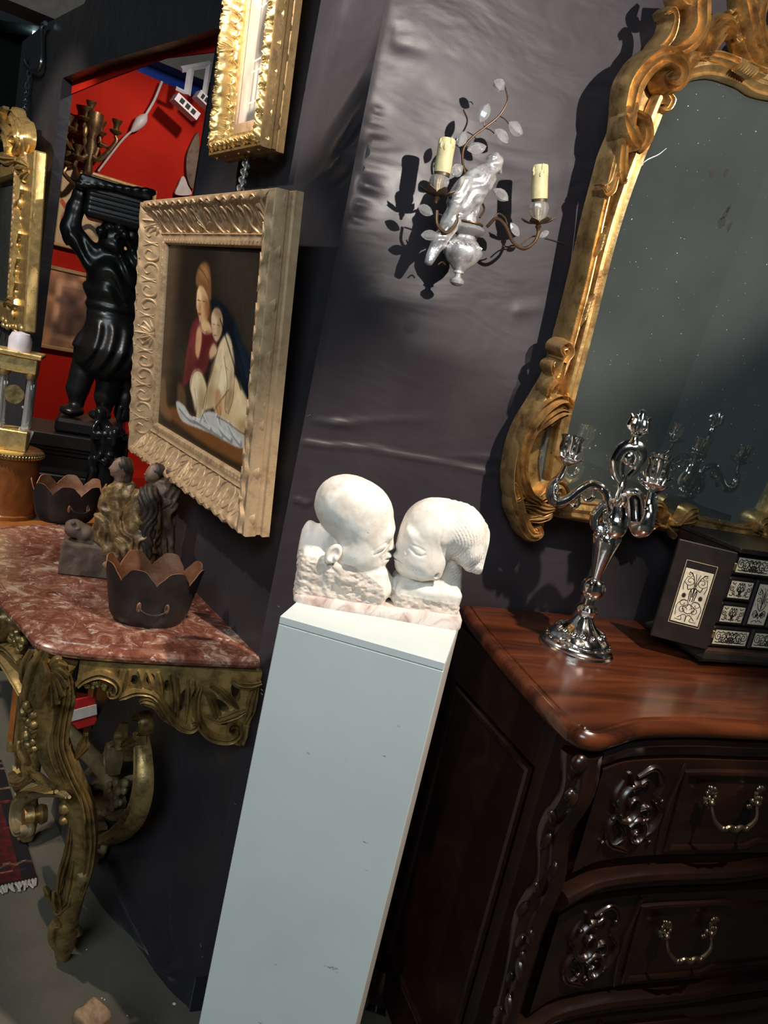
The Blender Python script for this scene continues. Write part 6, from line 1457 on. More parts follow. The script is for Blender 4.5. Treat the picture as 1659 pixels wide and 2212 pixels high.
# ------------------------------------------------------------------ framed pictures on the left wall
def ornate_frame(r, x0, x1, z0, z1, fw, y_back, y_front, mat, prof, amp, waves, seed, bead=.0022, edge=.004, sidemat=None):
    """four carved rails meeting in mitres; prof(t) gives height 0..1 from outer edge (t=0) to sight edge (t=1)"""
    dep = y_back-y_front
    C4 = [(x0, z0), (x1, z0), (x1, z1), (x0, z1)]; inn = [(x0+fw, z0+fw), (x1-fw, z0+fw), (x1-fw, z1-fw), (x0+fw, z1-fw)]
    for k in range(4):
        a, b = np.array(C4[k]), np.array(C4[(k+1) % 4]); c, d = np.array(inn[k]), np.array(inn[(k+1) % 4]); L = np.linalg.norm(b-a)
        ns = int(L/.0034); nt = 30; S, Tt = np.meshgrid(np.linspace(0, 1, ns+1), np.linspace(0, 1, nt+1), indexing='ij')
        out = (b-a)/L; nrm = np.array([out[1], -out[0]]); sl_ = S*L
        mid = np.abs(S-.5)*2
        wv = edge*(np.sin(sl_*waves)*.5+.5*np.sin(sl_*waves*2.3+seed))*np.clip((1-Tt)*4-2.6, 0, 1)
        X = a[0]+(b[0]-a[0])*S; Zc = a[1]+(b[1]-a[1])*S; X2 = c[0]+(d[0]-c[0])*S; Z2 = c[1]+(d[1]-c[1])*S
        PX = X+(X2-X)*Tt+nrm[0]*wv; PZ = Zc+(Z2-Zc)*Tt+nrm[1]*wv
        h = np.vectorize(prof)(Tt)*dep
        ph = sl_*waves; leaf = np.sin(ph+3*np.sin(Tt*5+np.sin(ph*.5)*1.2))*np.sin(Tt*9+1.5*np.sin(ph*.7+seed)); msk = np.clip(np.minimum(Tt/.10, (.78-Tt)/.10), 0, 1)
        shell = np.abs(np.sin(np.arctan2(Tt-.8, (S-.5)*L/fw)*9))*np.clip(1-mid*L/fw/1.1, 0, 1)+np.abs(np.sin(np.arctan2(Tt-1.0, (mid-1)*L/2/fw)*8))*np.clip(1-(1-mid)*L/2/fw/1.3, 0, 1)
        h = h+amp*(leaf*1.0+1.3*shell+.5*np.sin(ph*2.1+7*Tt)*np.sin(Tt*16)+.8*vnoise(PX, PZ, PX*0+seed*.1, 190, seed))*msk
        h = h+bead*np.maximum(0, np.sin(sl_*2*PI/.008))*np.exp(-((Tt-.86)/.045)**2)
        h[:, -1] = 0; h[:, 0] = np.minimum(h[:, 0], prof(0)*dep)
        m = MB(); m.grid(PX, y_back-h, PZ); m.build('frame_rail', mat, r, fix=True, angle=60)
    for k in range(4):                          # applied carving: running C-scrolls and leaves in the hollow
        a, b = np.array(C4[k]), np.array(C4[(k+1) % 4]); L = np.linalg.norm(b-a); ou = (b-a)/L; inw = np.array([-ou[1], ou[0]]); m = MB(); nL = max(4, int((L-1.1*fw)/(fw*.42)))
        def at_(s_, t_): q_ = a+ou*s_+inw*t_*fw; return (q_[0], y_back-prof(min(1, max(0, t_)))*dep-.0004, q_[1])
        for i in range(nL):
            s0 = fw*.55+(L-1.1*fw)*(i+.5)/nL; sg = 1 if i % 2 else -1; e = fw*.20
            f_ = lambda p, t: at_(s0+p*e*sg, t)
            m.band(cr([f_(-1.0, .66), f_(-.3, .70), f_(.7, .58), f_(.9, .38), f_(.3, .26), f_(-.3, .34), f_(-.1, .46)], 5), [.0012, fw*.030, fw*.040, fw*.042, fw*.036, fw*.026, .001], [.001, .0028, .0034, .0034, .003, .0028, .0015], (0, -1, 0), 1, .4, .004, 7)
            m.band(cr([f_(-.9, .60), f_(-1.1, .40), f_(-.7, .22)], 5), [.001, fw*.040, .001], [.001, .003, .001], (0, -1, 0), 1, .4, .004, 7)
            m.band(cr([f_(-.6, .16), f_(.1, .10), f_(.8, .15)], 5), [.001, fw*.040, .001], [.001, .0035, .001], (0, -1, 0), 1, .4, .004, 7)
        for (cs, ct) in ((L/2, .42), (fw*.45, .45)):
            for j in range(7):
                an = PI*(j/6); m.band(cr([at_(cs, ct+.22), at_(cs+.20*fw*math.cos(an), ct+.14-.16*math.sin(an)), at_(cs+.34*fw*math.cos(an), ct+.08-.34*math.sin(an))], 4), [.001, fw*.045, fw*.02], [.002, .005, .002], (0, -1, 0), 1, .4, .004, 7)
        prop(m.build('carved_ornament', mat, r), kind='stuff')
    m = MB(); q = [(x0, y_back, z0), (x1, y_back, z0), (x1, y_back, z1), (x0, y_back, z1)]
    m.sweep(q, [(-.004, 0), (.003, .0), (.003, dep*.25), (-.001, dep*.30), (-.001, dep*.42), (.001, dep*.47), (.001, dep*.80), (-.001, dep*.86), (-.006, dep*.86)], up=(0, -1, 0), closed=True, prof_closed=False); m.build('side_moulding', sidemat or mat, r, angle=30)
M['shaded_side'] = gold('shaded_frame_side', (.24, .145, .05), (.10, .055, .02), .5, .35)  # frame sides darker than the gilding: shade put into the colour
PT = R(5.5)
MPt = wallL(0, 1.107, .022, PT)
xr, xl = -.010, -.737; zb_, zt_ = .005, .628
pic = root('oil_painting', MPt @ T((xr+xl)/2, 0, 0), 'gilt framed oil painting of a seated woman with a bare child, over the console', 'painting')
ox = (xr+xl)/2
def prA(t): 
    if t < .06: return .55+.45*t/.06
    if t < .16: return 1.0
    if t < .70: return 1.0-.62*((t-.16)/.54)**.8
    if t < .78: return .38+.10*math.sin((t-.70)/.08*PI)
    if t < .94: return .42
    return .30
FWd = .098
ornate_frame(pic, xl-ox, xr-ox, zb_, zt_, FWd, .0, -.062, M['gilt_pale'], prA, .0010, 62, 3)
cx0, cx1, cz0, cz1 = xl+FWd-.004, xr-FWd+.004, zb_+FWd-.004, zt_-FWd+.004
def cuv(px, py): p = on(MPt, px, py, -.016); return ((p.x-cx0)/(cx1-cx0), (p.z-cz0)/(cz1-cz0))
def CP(c, pts, colr, soft=2, op=1.0): c.poly([cuv(*p) for p in pts], tuple(x/255 for x in colr), soft, op)
c = Canvas(380, 300, (.125, .105, .088)); c.grain(.25, 5, 4)
CP(c, [(470, 520), (560, 520), (560, 800), (500, 700), (465, 600)], (62, 54, 46), 26, .7)
CP(c, [(340, 500), (385, 495), (372, 760), (352, 930), (338, 900)], (74, 58, 42), 14, .8)
CP(c, [(362, 488), (575, 506), (572, 540), (362, 512)], (20, 15, 12), 10, .9)
CP(c, [(340, 900), (375, 880), (440, 930), (545, 990), (541, 1045), (440, 985), (340, 915)], (40, 30, 22), 3)
CP(c, [(365, 880), (400, 885), (460, 930), (545, 968), (543, 1010), (450, 965), (360, 895)], (122, 78, 42), 3)
CP(c, [(350, 815), (358, 828), (360, 868), (372, 905), (362, 908), (346, 885), (346, 840)], (128, 92, 62), 3, .8)
CP(c, [(384, 830), (398, 838), (402, 880), (392, 905), (384, 880)], (120, 88, 60), 4, .7)
CP(c, [(452, 645), (480, 655), (505, 690), (522, 740), (548, 800), (552, 890), (530, 880), (505, 830), (488, 760), (468, 700)], (11, 19, 30), 4)
CP(c, [(505, 690), (515, 720), (540, 790), (546, 850), (530, 830), (512, 760)], (24, 44, 62), 5, .6)
CP(c, [(413, 705), (428, 684), (440, 706), (460, 715), (470, 745), (452, 780), (440, 810), (412, 822), (394, 834), (399, 790), (405, 750)], (98, 34, 38), 2)
CP(c, [(416, 712), (428, 695), (434, 720), (424, 760), (408, 790), (403, 770)], (124, 52, 54), 4, .8)
CP(c, [(432, 745), (446, 740), (440, 790), (420, 810), (424, 775)], (80, 20, 28), 4, .7)
CP(c, [(423, 600), (430, 576), (443, 566), (453, 580), (456, 615), (455, 650), (446, 640), (434, 622), (425, 618)], (126, 86, 54), 2)
CP(c, [(428, 590), (440, 574), (450, 590), (448, 610)], (160, 118, 76), 3, .7)
CP(c, [(425, 640), (430, 618), (440, 622), (450, 645), (452, 672), (446, 692), (434, 698), (428, 680), (424, 662)], (206, 166, 122), 1)
CP(c, [(425, 632), (430, 622), (435, 640), (430, 665), (426, 660)], (236, 206, 168), 2, .8)
CP(c, [(434, 696), (448, 690), (458, 715), (446, 722), (436, 712)], (214, 178, 134), 2)
CP(c, [(444, 650), (454, 655), (456, 690), (448, 690)], (110, 66, 40), 3, .8)
for q in [[(427, 648), (433, 650)], [(438, 650), (445, 653)], [(428, 678), (434, 679)]]: c.line([cuv(*p) for p in q], .0022, (.30, .17, .12), .7)
CP(c, [(456, 688), (462, 668), (474, 668), (481, 690), (478, 720), (468, 738), (459, 722)], (196, 168, 138), 1)
CP(c, [(458, 685), (466, 672), (470, 700), (464, 720)], (224, 202, 172), 3, .8)
for q in [[(460, 700), (465, 701)], [(469, 702), (475, 704)], [(462, 724), (468, 725)]]: c.line([cuv(*p) for p in q], .0020, (.35, .22, .17), .6)
CP(c, [(424, 720), (430, 704), (436, 720), (434, 750), (428, 775), (422, 760)], (206, 160, 120), 2)
CP(c, [(505, 812), (525, 845), (548, 895), (549, 935), (525, 938), (498, 922), (470, 900), (462, 876), (488, 852)], (214, 188, 142), 2)
CP(c, [(508, 825), (522, 850), (540, 900), (520, 905), (500, 870)], (232, 212, 172), 6, .8)
CP(c, [(478, 735), (490, 724), (502, 752), (506, 800), (492, 842), (468, 876), (436, 884), (446, 842), (458, 800), (468, 760)], (222, 204, 166), 2)
CP(c, [(486, 760), (498, 770), (500, 800), (484, 835), (470, 850), (478, 800)], (240, 226, 194), 5, .8)
CP(c, [(444, 850), (462, 835), (476, 860), (450, 884)], (170, 144, 106), 5, .6)
CP(c, [(488, 722), (500, 740), (506, 800), (502, 860), (492, 892), (485, 880), (491, 826), (484, 772)], (214, 196, 160), 2)
CP(c, [(465, 850), (474, 842), (480, 880), (474, 905), (466, 890)], (190, 148, 108), 2)
CP(c, [(410, 835), (418, 802), (434, 802), (448, 842), (444, 884), (432, 912), (420, 916), (424, 884)], (218, 200, 160), 2)
CP(c, [(412, 830), (420, 808), (428, 812), (426, 860), (422, 890)], (236, 222, 190), 3, .8)
CP(c, [(452, 758), (462, 742), (470, 760), (455, 776)], (206, 176, 140), 2)
CP(c, [(380, 868), (398, 876), (418, 904), (450, 888), (478, 900), (504, 918), (534, 948), (522, 968), (490, 955), (460, 938), (430, 926), (392, 908)], (196, 198, 196), 1)
for q in [[(388, 880), (410, 905), (440, 915)], [(440, 895), (455, 925), (480, 945)], [(470, 902), (478, 930), (500, 952)], [(495, 918), (505, 940), (520, 960)], [(420, 908), (440, 920), (455, 930)]]:
    c.line([cuv(*p) for p in q], .012, (.50, .52, .53), .75); c.line([(cuv(*p)[0]-.012, cuv(*p)[1]+.01) for p in q], .008, (.90, .91, .90), .7)
# modelling of faces and limbs in half tones
CP(c, [(430, 655), (433, 650), (434, 668), (429, 672)], (178, 120, 84), 2, .7); CP(c, [(440, 640), (449, 655), (450, 685), (442, 690), (441, 665)], (150, 104, 70), 4, .7); CP(c, [(428, 676), (434, 676), (433, 682), (428, 681)], (150, 62, 54), 1, .7)
CP(c, [(471, 690), (480, 692), (478, 722), (470, 732)], (140, 108, 84), 4, .6); CP(c, [(461, 700), (465, 700), (464, 714), (461, 714)], (190, 140, 112), 2, .5); CP(c, [(462, 668), (472, 664), (480, 678), (476, 690), (464, 680)], (120, 92, 66), 3, .6)
CP(c, [(455, 800), (462, 780), (466, 800), (458, 845), (446, 870)], (168, 140, 104), 5, .6); CP(c, [(498, 800), (503, 805), (498, 860), (492, 880)], (160, 136, 104), 3, .6); CP(c, [(430, 840), (444, 850), (440, 880), (430, 900)], (160, 134, 98), 4, .6)
CP(c, [(520, 905), (545, 920), (545, 938), (515, 935)], (160, 128, 88), 5, .6); CP(c, [(484, 862), (500, 838), (506, 850), (492, 895)], (150, 116, 82), 5, .6)
for q, wv_, cc_, op_ in [([(411, 838), (418, 806), (434, 803), (447, 838), (443, 880), (432, 912)], .006, (.36, .27, .18), .75), ([(420, 840), (425, 880), (421, 912)], .005, (.40, .30, .20), .6), ([(484, 770), (491, 826), (486, 880), (490, 892)], .006, (.38, .30, .21), .75),
                       ([(502, 752), (506, 800), (503, 860), (493, 893)], .006, (.30, .23, .17), .7), ([(494, 842), (472, 872), (462, 888)], .007, (.40, .30, .20), .7), ([(470, 756), (460, 796), (447, 842), (438, 882)], .007, (.34, .24, .16), .7), ([(478, 790), (470, 830), (458, 858)], .005, (.70, .60, .45), .6),
                       ([(486, 790), (494, 800)], .004, (.60, .47, .35), .6), ([(468, 900), (490, 912), (524, 936), (546, 936)], .007, (.42, .32, .20), .7), ([(430, 690), (434, 712), (446, 722), (458, 716)], .005, (.80, .74, .66), .8), ([(446, 716), (440, 760), (424, 800)], .006, (.22, .06, .08), .6), ([(466, 876), (470, 890), (468, 902)], .004, (.42, .25, .17), .7), ([(474, 876), (476, 892), (473, 906)], .004, (.42, .25, .17), .7),
                       ([(428, 640), (430, 655), (427, 664)], .004, (.62, .42, .28), .7), ([(466, 702), (466, 712)], .004, (.55, .40, .30), .6), ([(430, 578), (440, 590), (452, 612)], .006, (.33, .20, .12), .7), ([(434, 572), (446, 586), (454, 602)], .004, (.70, .54, .36), .6), ([(490, 700), (515, 760), (538, 850)], .012, (.03, .05, .08), .7), ([(476, 690), (500, 770), (520, 840)], .010, (.02, .03, .05), .7)]:
    c.line([cuv(*p) for p in q], wv_*.55, cc_, op_*.7)
CP(c, [(404, 770), (412, 752), (416, 780), (405, 815)], (84, 22, 30), 4, .6); CP(c, [(444, 720), (456, 724), (450, 760), (444, 760)], (92, 26, 32), 4, .6); c.grain(.05, 40, 9)
c.build('canvas', cx1-cx0, cz1-cz0, M['oil'], pic, cx0-ox, -.016, cz0)

# upper picture, cut by the top of the photograph
PT2 = R(3.5); MP2 = wallL(0, 1.845, .022, PT2); x0_, x1_ = -.522, -.250; o2 = (x0_+x1_)/2
pic2 = root('framed_engraving', MP2 @ T(o2, 0, 0), 'gilt framed print of a gothic building, hung above the oil painting', 'picture')
def prB(t):
    if t < .05: return .6
    if t < .55: return .62+.38*math.sin((t-.05)/.5*PI*.9)
    if t < .70: return .50
    if t < .90: return .36
    return .26
ornate_frame(pic2, x0_-o2, x1_-o2, -.006, .43, .054, .0, -.058, M['gilt_bright'], prB, .0025, 110, 5, .0018, .006, M['shaded_side'])
ex0, ex1, ez0, ez1 = x0_+.050, x1_-.050, .044, .380
m = MB(); m.sweep([(ex0-o2+.008, -.018, ez0+.008), (ex1-o2-.008, -.018, ez0+.008), (ex1-o2-.008, -.018, ez1-.008), (ex0-o2+.008, -.018, ez1-.008)], [(-.010, 0), (-.008, .004), (.006, .001), (.010, 0)], up=(0, -1, 0), closed=True); m.build('slip', M['gilt_pale'], pic2, angle=30)
c = Canvas(130, 270, (.80, .72, .66)); c.grain(.15, 7, 3)
G1, G2, G3 = (.42, .42, .38), (.30, .29, .27), (.62, .60, .55)
c.poly([(.35, .08), (.98, .08), (1.0, 1), (.40, 1), (.33, .6)], G3, 6, .9)
for x in (.42, .55, .68, .82, .95): c.line([(x, .12), (x+.01, .5), (x+.03, .98)], .016, G1, .8)
c.poly([(.45, .62), (.55, .72), (.66, .74), (.78, .66), (.80, .40), (.44, .40)], G2, 3, .7); c.poly([(.50, .58), (.60, .66), (.70, .60), (.70, .44), (.50, .44)], (.20, .19, .18), 2, .8)
for y in (.16, .34, .40, .70, .86): c.line([(.36, y), (.98, y+.015)], .010, (.86, .82, .74), .8)
for x in (.5, .62, .74, .88): c.line([(x, .18), (x+.004, .32)], .03, (.74, .74, .66), .7)
c.poly([(.30, .02), (.60, .0), (.96, .03), (.98, .14), (.70, .12), (.34, .10)], (.26, .26, .25), 3, .9); c.poly([(.12, .05), (.3, .02), (.34, .10), (.22, .14)], (.78, .70, .66), 3, .8)
c.poly([(.0, .2), (.28, .2), (.30, .7), (.0, .8)], (.66, .54, .46), 10, .6); c.line([(.46, .80), (.56, .92), (.66, .80)], .02, G2, .8)
c.build('print', ex1-ex0, ez1-ez0, M['print'], pic2, ex0-o2, -.017, ez0)

# chain carrying the painting
def chain(name, pts3, label, link=.0085, r=.0016, mat=None, group=None):
    P = np.array(pts3); seg = np.linalg.norm(np.diff(P, axis=0), axis=1).sum(); n = max(2, int(seg/(link*1.55)))
    base = Vector(P[0]); rt = root(name, T(base), label, 'chain', group); tt = np.concatenate([[0], np.cumsum(np.linalg.norm(np.diff(P, axis=0), axis=1))])/seg
    me = None
    for i in range(n):
        t = (i+.5)/n; c = np.array([np.interp(t, tt, P[:, k]) for k in range(3)]); d = np.array([np.interp(min(1, t+.02), tt, P[:, k])-np.interp(max(0, t-.02), tt, P[:, k]) for k in range(3)])
        q = Vector((0, 0, 1)).rotation_difference(Vector(d)).to_matrix().to_4x4()
        if me is None:
            m = MB(); m.tube([(link*.52*math.sin(a), 0, link*1.02*math.cos(a)) for a in np.linspace(0, 2*PI, 16, endpoint=False)], r, 7, True); o = m.build('chain_link', mat or M['chain'], rt); me = o.data
        else: o = bpy.data.objects.new('chain_link', me); col.objects.link(o); o.parent = rt
        o.matrix_basis = T(Vector(c)-base) @ q @ RZ(R(35+90*(i % 2)))
    return rt
pt0 = MPt @ on(MPt, 519, 414, -.018); pt1 = FL @ pL(536, 335, -.03); pt2 = FL @ pL(552, 235, -.018)
chain('hanging_chain', [tuple(pt0), tuple(pt1), tuple(pt2)], 'steel chain from which the oil painting hangs', .0140, .0022)
# ------------------------------------------------------------------ black carved figure on its pedestal, in the doorway
sb0 = CAM+ray(225, 893)*3.0; MSt2 = T(sb0.x, sb0.y, sb0.z) @ RZ(math.atan2(-sb0.x, sb0.y))
st = root('carved_atlas_figure', MSt2, 'black carved wooden figure of a draped child holding a basket overhead', 'statue')
def A(px, py, y=0.0): p = on(MSt2, px, py, 0.0); return np.array([p.x, y, p.z])
s = SDF((-.26, -.20, -.04), (.26, .20, .98), .0058)
s.ell(A(243, 622), (.098, .080, .085), 0); s.cap(A(244, 640), A(242, 668), .082, .078, .03); s.ell(A(250, 588), (.100, .080, .070), .04); s.ell(A(240, 600, -.05), (.05, .035, .06), .03)
s.cap(A(205, 560), A(290, 570), .045, .045, .03)
s.path([A(196, 556), A(160, 512), A(152, 492)], [.046, .036, .034], .02); s.path([A(152, 492), A(163, 450), A(172, 425)], [.034, .030, .026], .012)
s.ell(A(173, 420, -.01), (.026, .026, .028), .01)
s.path([A(288, 566), A(314, 540), A(322, 500), A(318, 455)], [.044, .036, .034, .028], .02); s.ell(A(316, 440), (.028, .026, .030), .01)
s.cap(A(243, 560), A(243, 530), .04, .04, .02)
s.ell(A(243, 512, -.01), (.052, .056, .062), .012); s.ell(A(250, 530, -.045), (.034, .026, .030), .014); s.ell(A(254, 516, -.066), (.009, .014, .014), .006); s.ell(A(232, 522, -.052), (.018, .012, .016), .01); s.ell(A(256, 538, -.058), (.014, .010, .007), .006)
for i in range(16):
    a = i*.9; s.ell(A(243+26*math.cos(a), 505-18*abs(math.sin(a))+6, -.03+.05*math.sin(a*1.7)), (.020, .020, .018), .004)
s.ell(A(285, 515, -.02), (.030, .03, .045), .01)
# skirt and legs
s.cap(A(240, 690), A(236, 752), .090, .132, .02); s.ell(A(262, 735, .01), (.07, .08, .11), .03); s.cap(A(232, 664), A(256, 668), .078, .078, .004)
s.path([A(192, 770), A(178, 808), A(168, 840), A(166, 868)], [.050, .046, .043, .029], .004); s.ell(A(156, 884, -.03), (.045, .055, .022), .012)
s.path([A(240, 775), A(236, 822), A(228, 858), A(226, 880)], [.052, .047, .043, .030], .004); s.ell(A(216, 893, -.04), (.042, .055, .022), .012)
s.path([A(274, 790, .05), A(282, 830, .05), A(272, 868, .05), A(268, 895, .05)], [.030, .036, .034, .04], .02)
s.warp(lambda X, Y, Z: .0060*np.sin(X*120+3*np.sin(Z*14)+Y*40)*sst(.36, .32, Z)*sst(.14, .20, Z), (-.2, -.2, .1), (.2, .2, .4))
s.warp(lambda X, Y, Z: .0070*np.sin((X*.6+Z)*75+2*np.sin(X*40))*sst(.40, .46, Z)*sst(.68, .60, Z)*(Y < .02), (-.2, -.2, .38), (.2, .2, .7))
zbelt = A(243, 664)[2]; s.warp(lambda X, Y, Z: .005*np.exp(-((Z-zbelt+.02)/.008)**2)-.003*np.exp(-((Z-zbelt)/.010)**2), (-.2, -.2, zbelt-.08), (.2, .2, zbelt+.06))
s.mesh().build('body', M['black_wood'], st, angle=None)
bk = SDF(A(150, 500, -.2), A(345, 380, .2), .006); bk.box(A(252, 448), (.105, .085, .065), .02, 0, RY(R(2))); bk.box(A(252, 412), (.125, .10, .014), .010, .006, RY(R(2)))
for i in range(18): bk.ell(A(172+i*9, 404+.9*i, -.085+.02*(i % 2)), (.020, .02, .012), .006)
bk.ell(A(176, 402, -.05), (.040, .04, .016), .01)
bk.warp(lambda X, Y, Z: .0022*np.sin(Z*420)*(1-sst(A(252, 425)[2]-.01, A(252, 425)[2]+.01, Z))); bk.mesh().build('basket', M['black_wood'], st, angle=None)
# plinth block under the feet
m = MB(); pbz = A(200, 935)[2]; m.bevbox((A(200, 900)[0], 0, (pbz-.028)/2), (.125, .115, (-.028-pbz)/2 if pbz < -.028 else .02), .012); m.build('plinth', M['black_wood'], st, smooth=False)
zpl = sb0.z+pbz
# the tall black stand below
MStd = T(sb0.x, sb0.y, 0) @ RZ(math.atan2(-sb0.x, sb0.y))
sd_ = root('black_stand', MStd, 'tall moulded black wooden stand carrying the draped child figure', 'pedestal')
def Aa(px, py): p = on(MStd, px, py, 0); return (p.x, p.z)
zc0 = zpl; cxs = Aa(170, 940)[0]
def tier(name, hw, z0, z1, b=.004): m = MB(); m.bevbox((cxs, 0, (z0+z1)/2), (hw, hw*.8, (z1-z0)/2), b); m.build(name, M['black_wood'], sd_, smooth=False)
tier('top_slab', .185, zc0-.050, zc0); tier('moulding', .165, zc0-.066, zc0-.050); tier('moulding', .145, zc0-.085, zc0-.066); tier('frieze', .130, zc0-.160, zc0-.085); tier('moulding', .150, zc0-.185, zc0-.160); tier('moulding', .138, zc0-.20, zc0-.185)
tier('shaft', .120, .09, zc0-.20); tier('base', .17, .04, .09); tier('base', .19, 0, .04)
for x in (-.105, -.085, .085): 
    m = MB(); m.tube([(cxs+x, -.104, .1), (cxs+x, -.104, zc0-.2)], .012, 10); m.build('corner_bead', M['black_wood'], sd_)
# dark bronze vase with a small figure, in front of the stand
vz = CAM+ray(232, 1060)*2.74; MV = T(vz.x, vz.y, 0) @ RZ(math.atan2(-vz.x, vz.y))
vs = root('dark_bronze_vase', MV, 'glossy dark bronze vase with a little figure on its rim, before the black stand', 'vase')
def V_(px, py, y=0.0): p = on(MV, px, py, 0); return np.array([p.x, y, p.z])
M['dark_bronze'] = basic('dark_bronze', (.020, .021, .022), .22, .6, .5, .3, 40, .3, 60)
zb2, zt2_ = .0, V_(240, 935)[2]; zmid = V_(232, 1060)[2]; hx = V_(232, 985)[0]
m = MB(); m.lathe([(.0, .0), (.052, .0), (.052, .03), (.03, .06), (.022, zmid-.20), (.030, zmid-.12), (.050, zmid-.04), (.058, zmid+.06), (.055, zt2_-.05), (.066, zt2_-.01), (.058, zt2_), (.05, zt2_-.01)], 28, (hx, 0, 0), fl=lambda a, j: 1+.05*math.cos(7*a+j)); m.build('vase_body', M['dark_bronze'], vs)
f = SDF(V_(180, 1050, -.14), V_(285, 865, .14), .005)
f.ell(V_(217, 892, -.02), (.022, .022, .024), 0); f.cap(V_(220, 905, -.02), V_(232, 925, -.01), .018, .024, .01); f.path([V_(214, 908, -.03), V_(200, 922, -.05), V_(192, 945, -.05)], [.010, .009, .008], .006); f.path([V_(232, 925, -.02), V_(250, 930, -.05), V_(246, 955, -.06)], [.016, .013, .010], .008)
f.path([V_(262, 880), V_(256, 905), V_(262, 935)], [.010, .009, .008], .004); f.path([V_(195, 985, -.06), V_(202, 1010, -.06), V_(190, 1040, -.06)], [.012, .018, .010], .006)
for i in range(14): f.ell(V_(196+i*4.5, 935+5*math.sin(i*2.1), -.05), (.014, .014, .010), .005)
for i in range(10): f.ell(V_(200+i*6, 985+10*math.sin(i*1.7), -.055), (.012, .012, .014), .005)
f.warp(lambda X, Y, Z: .003*vnoise(X, Y, Z, 60, 4)); f.mesh().build('figure_ornament', M['dark_bronze'], vs, angle=None)

# ------------------------------------------------------------------ things on the red wall
def rframe(name, pts, y, label, cat, fwid, matf, canvas, depth=.03):
    """pts: TL, TR(approx), BL in the photograph"""
    tl, trr, bl = [on(FR, *p, y) for p in pts]; x0, x1, z1, z0 = min(tl.x, bl.x), trr.x, tl.z, bl.z
    r = root(name, FR @ T((x0+x1)/2, y, z0), label, cat); w, h = x1-x0, z1-z0
    for a, b, c_, d in [(-w/2, w/2, 0, fwid), (-w/2, w/2, h-fwid, h), (-w/2, -w/2+fwid, fwid, h-fwid), (w/2-fwid, w/2, fwid, h-fwid)]:
        m = MB(); m.bevbox(((a+b)/2, 0, (c_+d)/2), ((b-a)/2, depth/2, (d-c_)/2), .004); m.build('frame_rail', matf, r, smooth=False)
    canvas.build('print', w-2*fwid, h-2*fwid, M['print'], r, -w/2+fwid, -depth*.2, fwid); return r
M['tan_frame'] = gold('tan_gilt_frame', (.55, .36, .16), (.3, .17, .07), .45, .3)
c = Canvas(150, 90, (.80, .68, .52)); c.grain(.08, 6, 2)
for x, y, rx, ry in [(.10, .35, .06, .10), (.20, .22, .08, .06), (.30, .15, .10, .05), (.45, .30, .05, .10), (.58, .20, .09, .05)]: c.ell(x, y, rx, ry, (.25, .18, .13), 3, .8)
c.line([(.02, .55), (.08, .45), (.05, .30), (.12, .15)], .02, (.7, .25, .06)); c.line([(.1, .1), (.3, .06), (.6, .08)], .012, (.3, .2, .15)); c.line([(.25, .25), (.35, .32), (.5, .2)], .02, (.2, .15, .12))
rframe('ink_drawing', [(150, 356), (338, 418), (110, 528)], -.02, 'pale framed ink drawing on the red wall behind the basket bearer', 'picture', .018, M['tan_frame'], c)
c = Canvas(150, 120, (.66, .46, .33)); 
c.poly([(.10, .10), (.90, .10), (.90, .90), (.10, .90)], (.74, .56, .43), 1, 1, False); c.poly([(.17, .18), (.83, .18), (.83, .82), (.17, .82)], (.50, .35, .27), 1, 1, False)
c.poly([(.17, .50), (.83, .45), (.83, .82), (.17, .82)], (.60, .43, .34), 6, 1, False); c.ell(.28, .60, .10, .12, (.30, .20, .17), 5, .8); c.ell(.36, .48, .09, .10, (.32, .21, .18), 5, .8); c.ell(.56, .42, .09, .06, (.30, .20, .17), 4, .8); c.ell(.68, .40, .06, .05, (.34, .23, .19), 4, .8); c.poly([(.17, .18), (.83, .18), (.83, .32), (.5, .38), (.17, .42)], (.36, .25, .21), 4, .8)
c.grain(.3, 14, 6)
rframe('landscape_print', [(100, 570), (318, 632), (72, 748)], -.02, 'tan framed landscape print low on the red wall behind the black figure', 'picture', .022, M['tan_frame'], c)
# bronze wall candelabrum
MBz = FR @ T(on(FR, 196, 320, -.14).x, -.14, on(FR, 196, 320, -.14).z)
bz = root('bronze_candelabrum', MBz, 'dark bronze many-armed candelabrum hanging before the red wall', 'candelabra')
def Bz(px, py, y=0.0): p = on(MBz, px, py, y); return np.array([p.x, y, p.z])
m = MB(); m.lathe([(.012, -.16), (.028, -.12), (.016, -.06), (.034, 0), (.020, .06), (.040, .10), (.046, .14), (.044, .18)], 16); m.build('stem', M['bronze'], bz)
m = MB(); m.tube([(0, .14, .0), (0, .02, 0)], .012, 8); m.build('wall_arm', M['bronze'], bz)
for cx_, cy_, y in [(187, 244, 0), (196, 232, .05), (148, 262, -.02), (165, 272, .06), (218, 274, .03), (252, 272, -.04), (168, 326, -.10), (146, 340, -.05)]:
    c_ = Bz(cx_, cy_, y); m = MB(); m.lathe([(.006, -.05), (.030, -.035), (.034, -.028), (.014, -.022), (.016, .0), (.026, .022), (.028, .03), (.018, .03)], 14, tuple(c_)); o = m.build('candle_cup', M['bronze'], bz)
    m = MB(); m.lathe([(.033, -.030), (.036, -.026), (.030, -.022)], 14, tuple(c_)); m.build('gilt_rim', M['bronze_gilt'], o)
    b = c_+np.array([0, 0, -.05]); a = np.array([0, 0, -.03 if cy_ < 300 else -.12]); m = MB(); m.tube(cr([a, (a*.55+b*.45)+np.array([0, 0, -.07]), b+np.array([(b[0]-a[0])*.05, 0, -.035]), b], 7), [.016, .014, .012, .009], 8); m.build('arm', M['bronze'], bz)
m = MB(); m.ell(Bz(184, 284, -.03), (.014, .012, .032), None, 10, 8); m.build('gilt_mount', M['bronze_gilt'], bz)
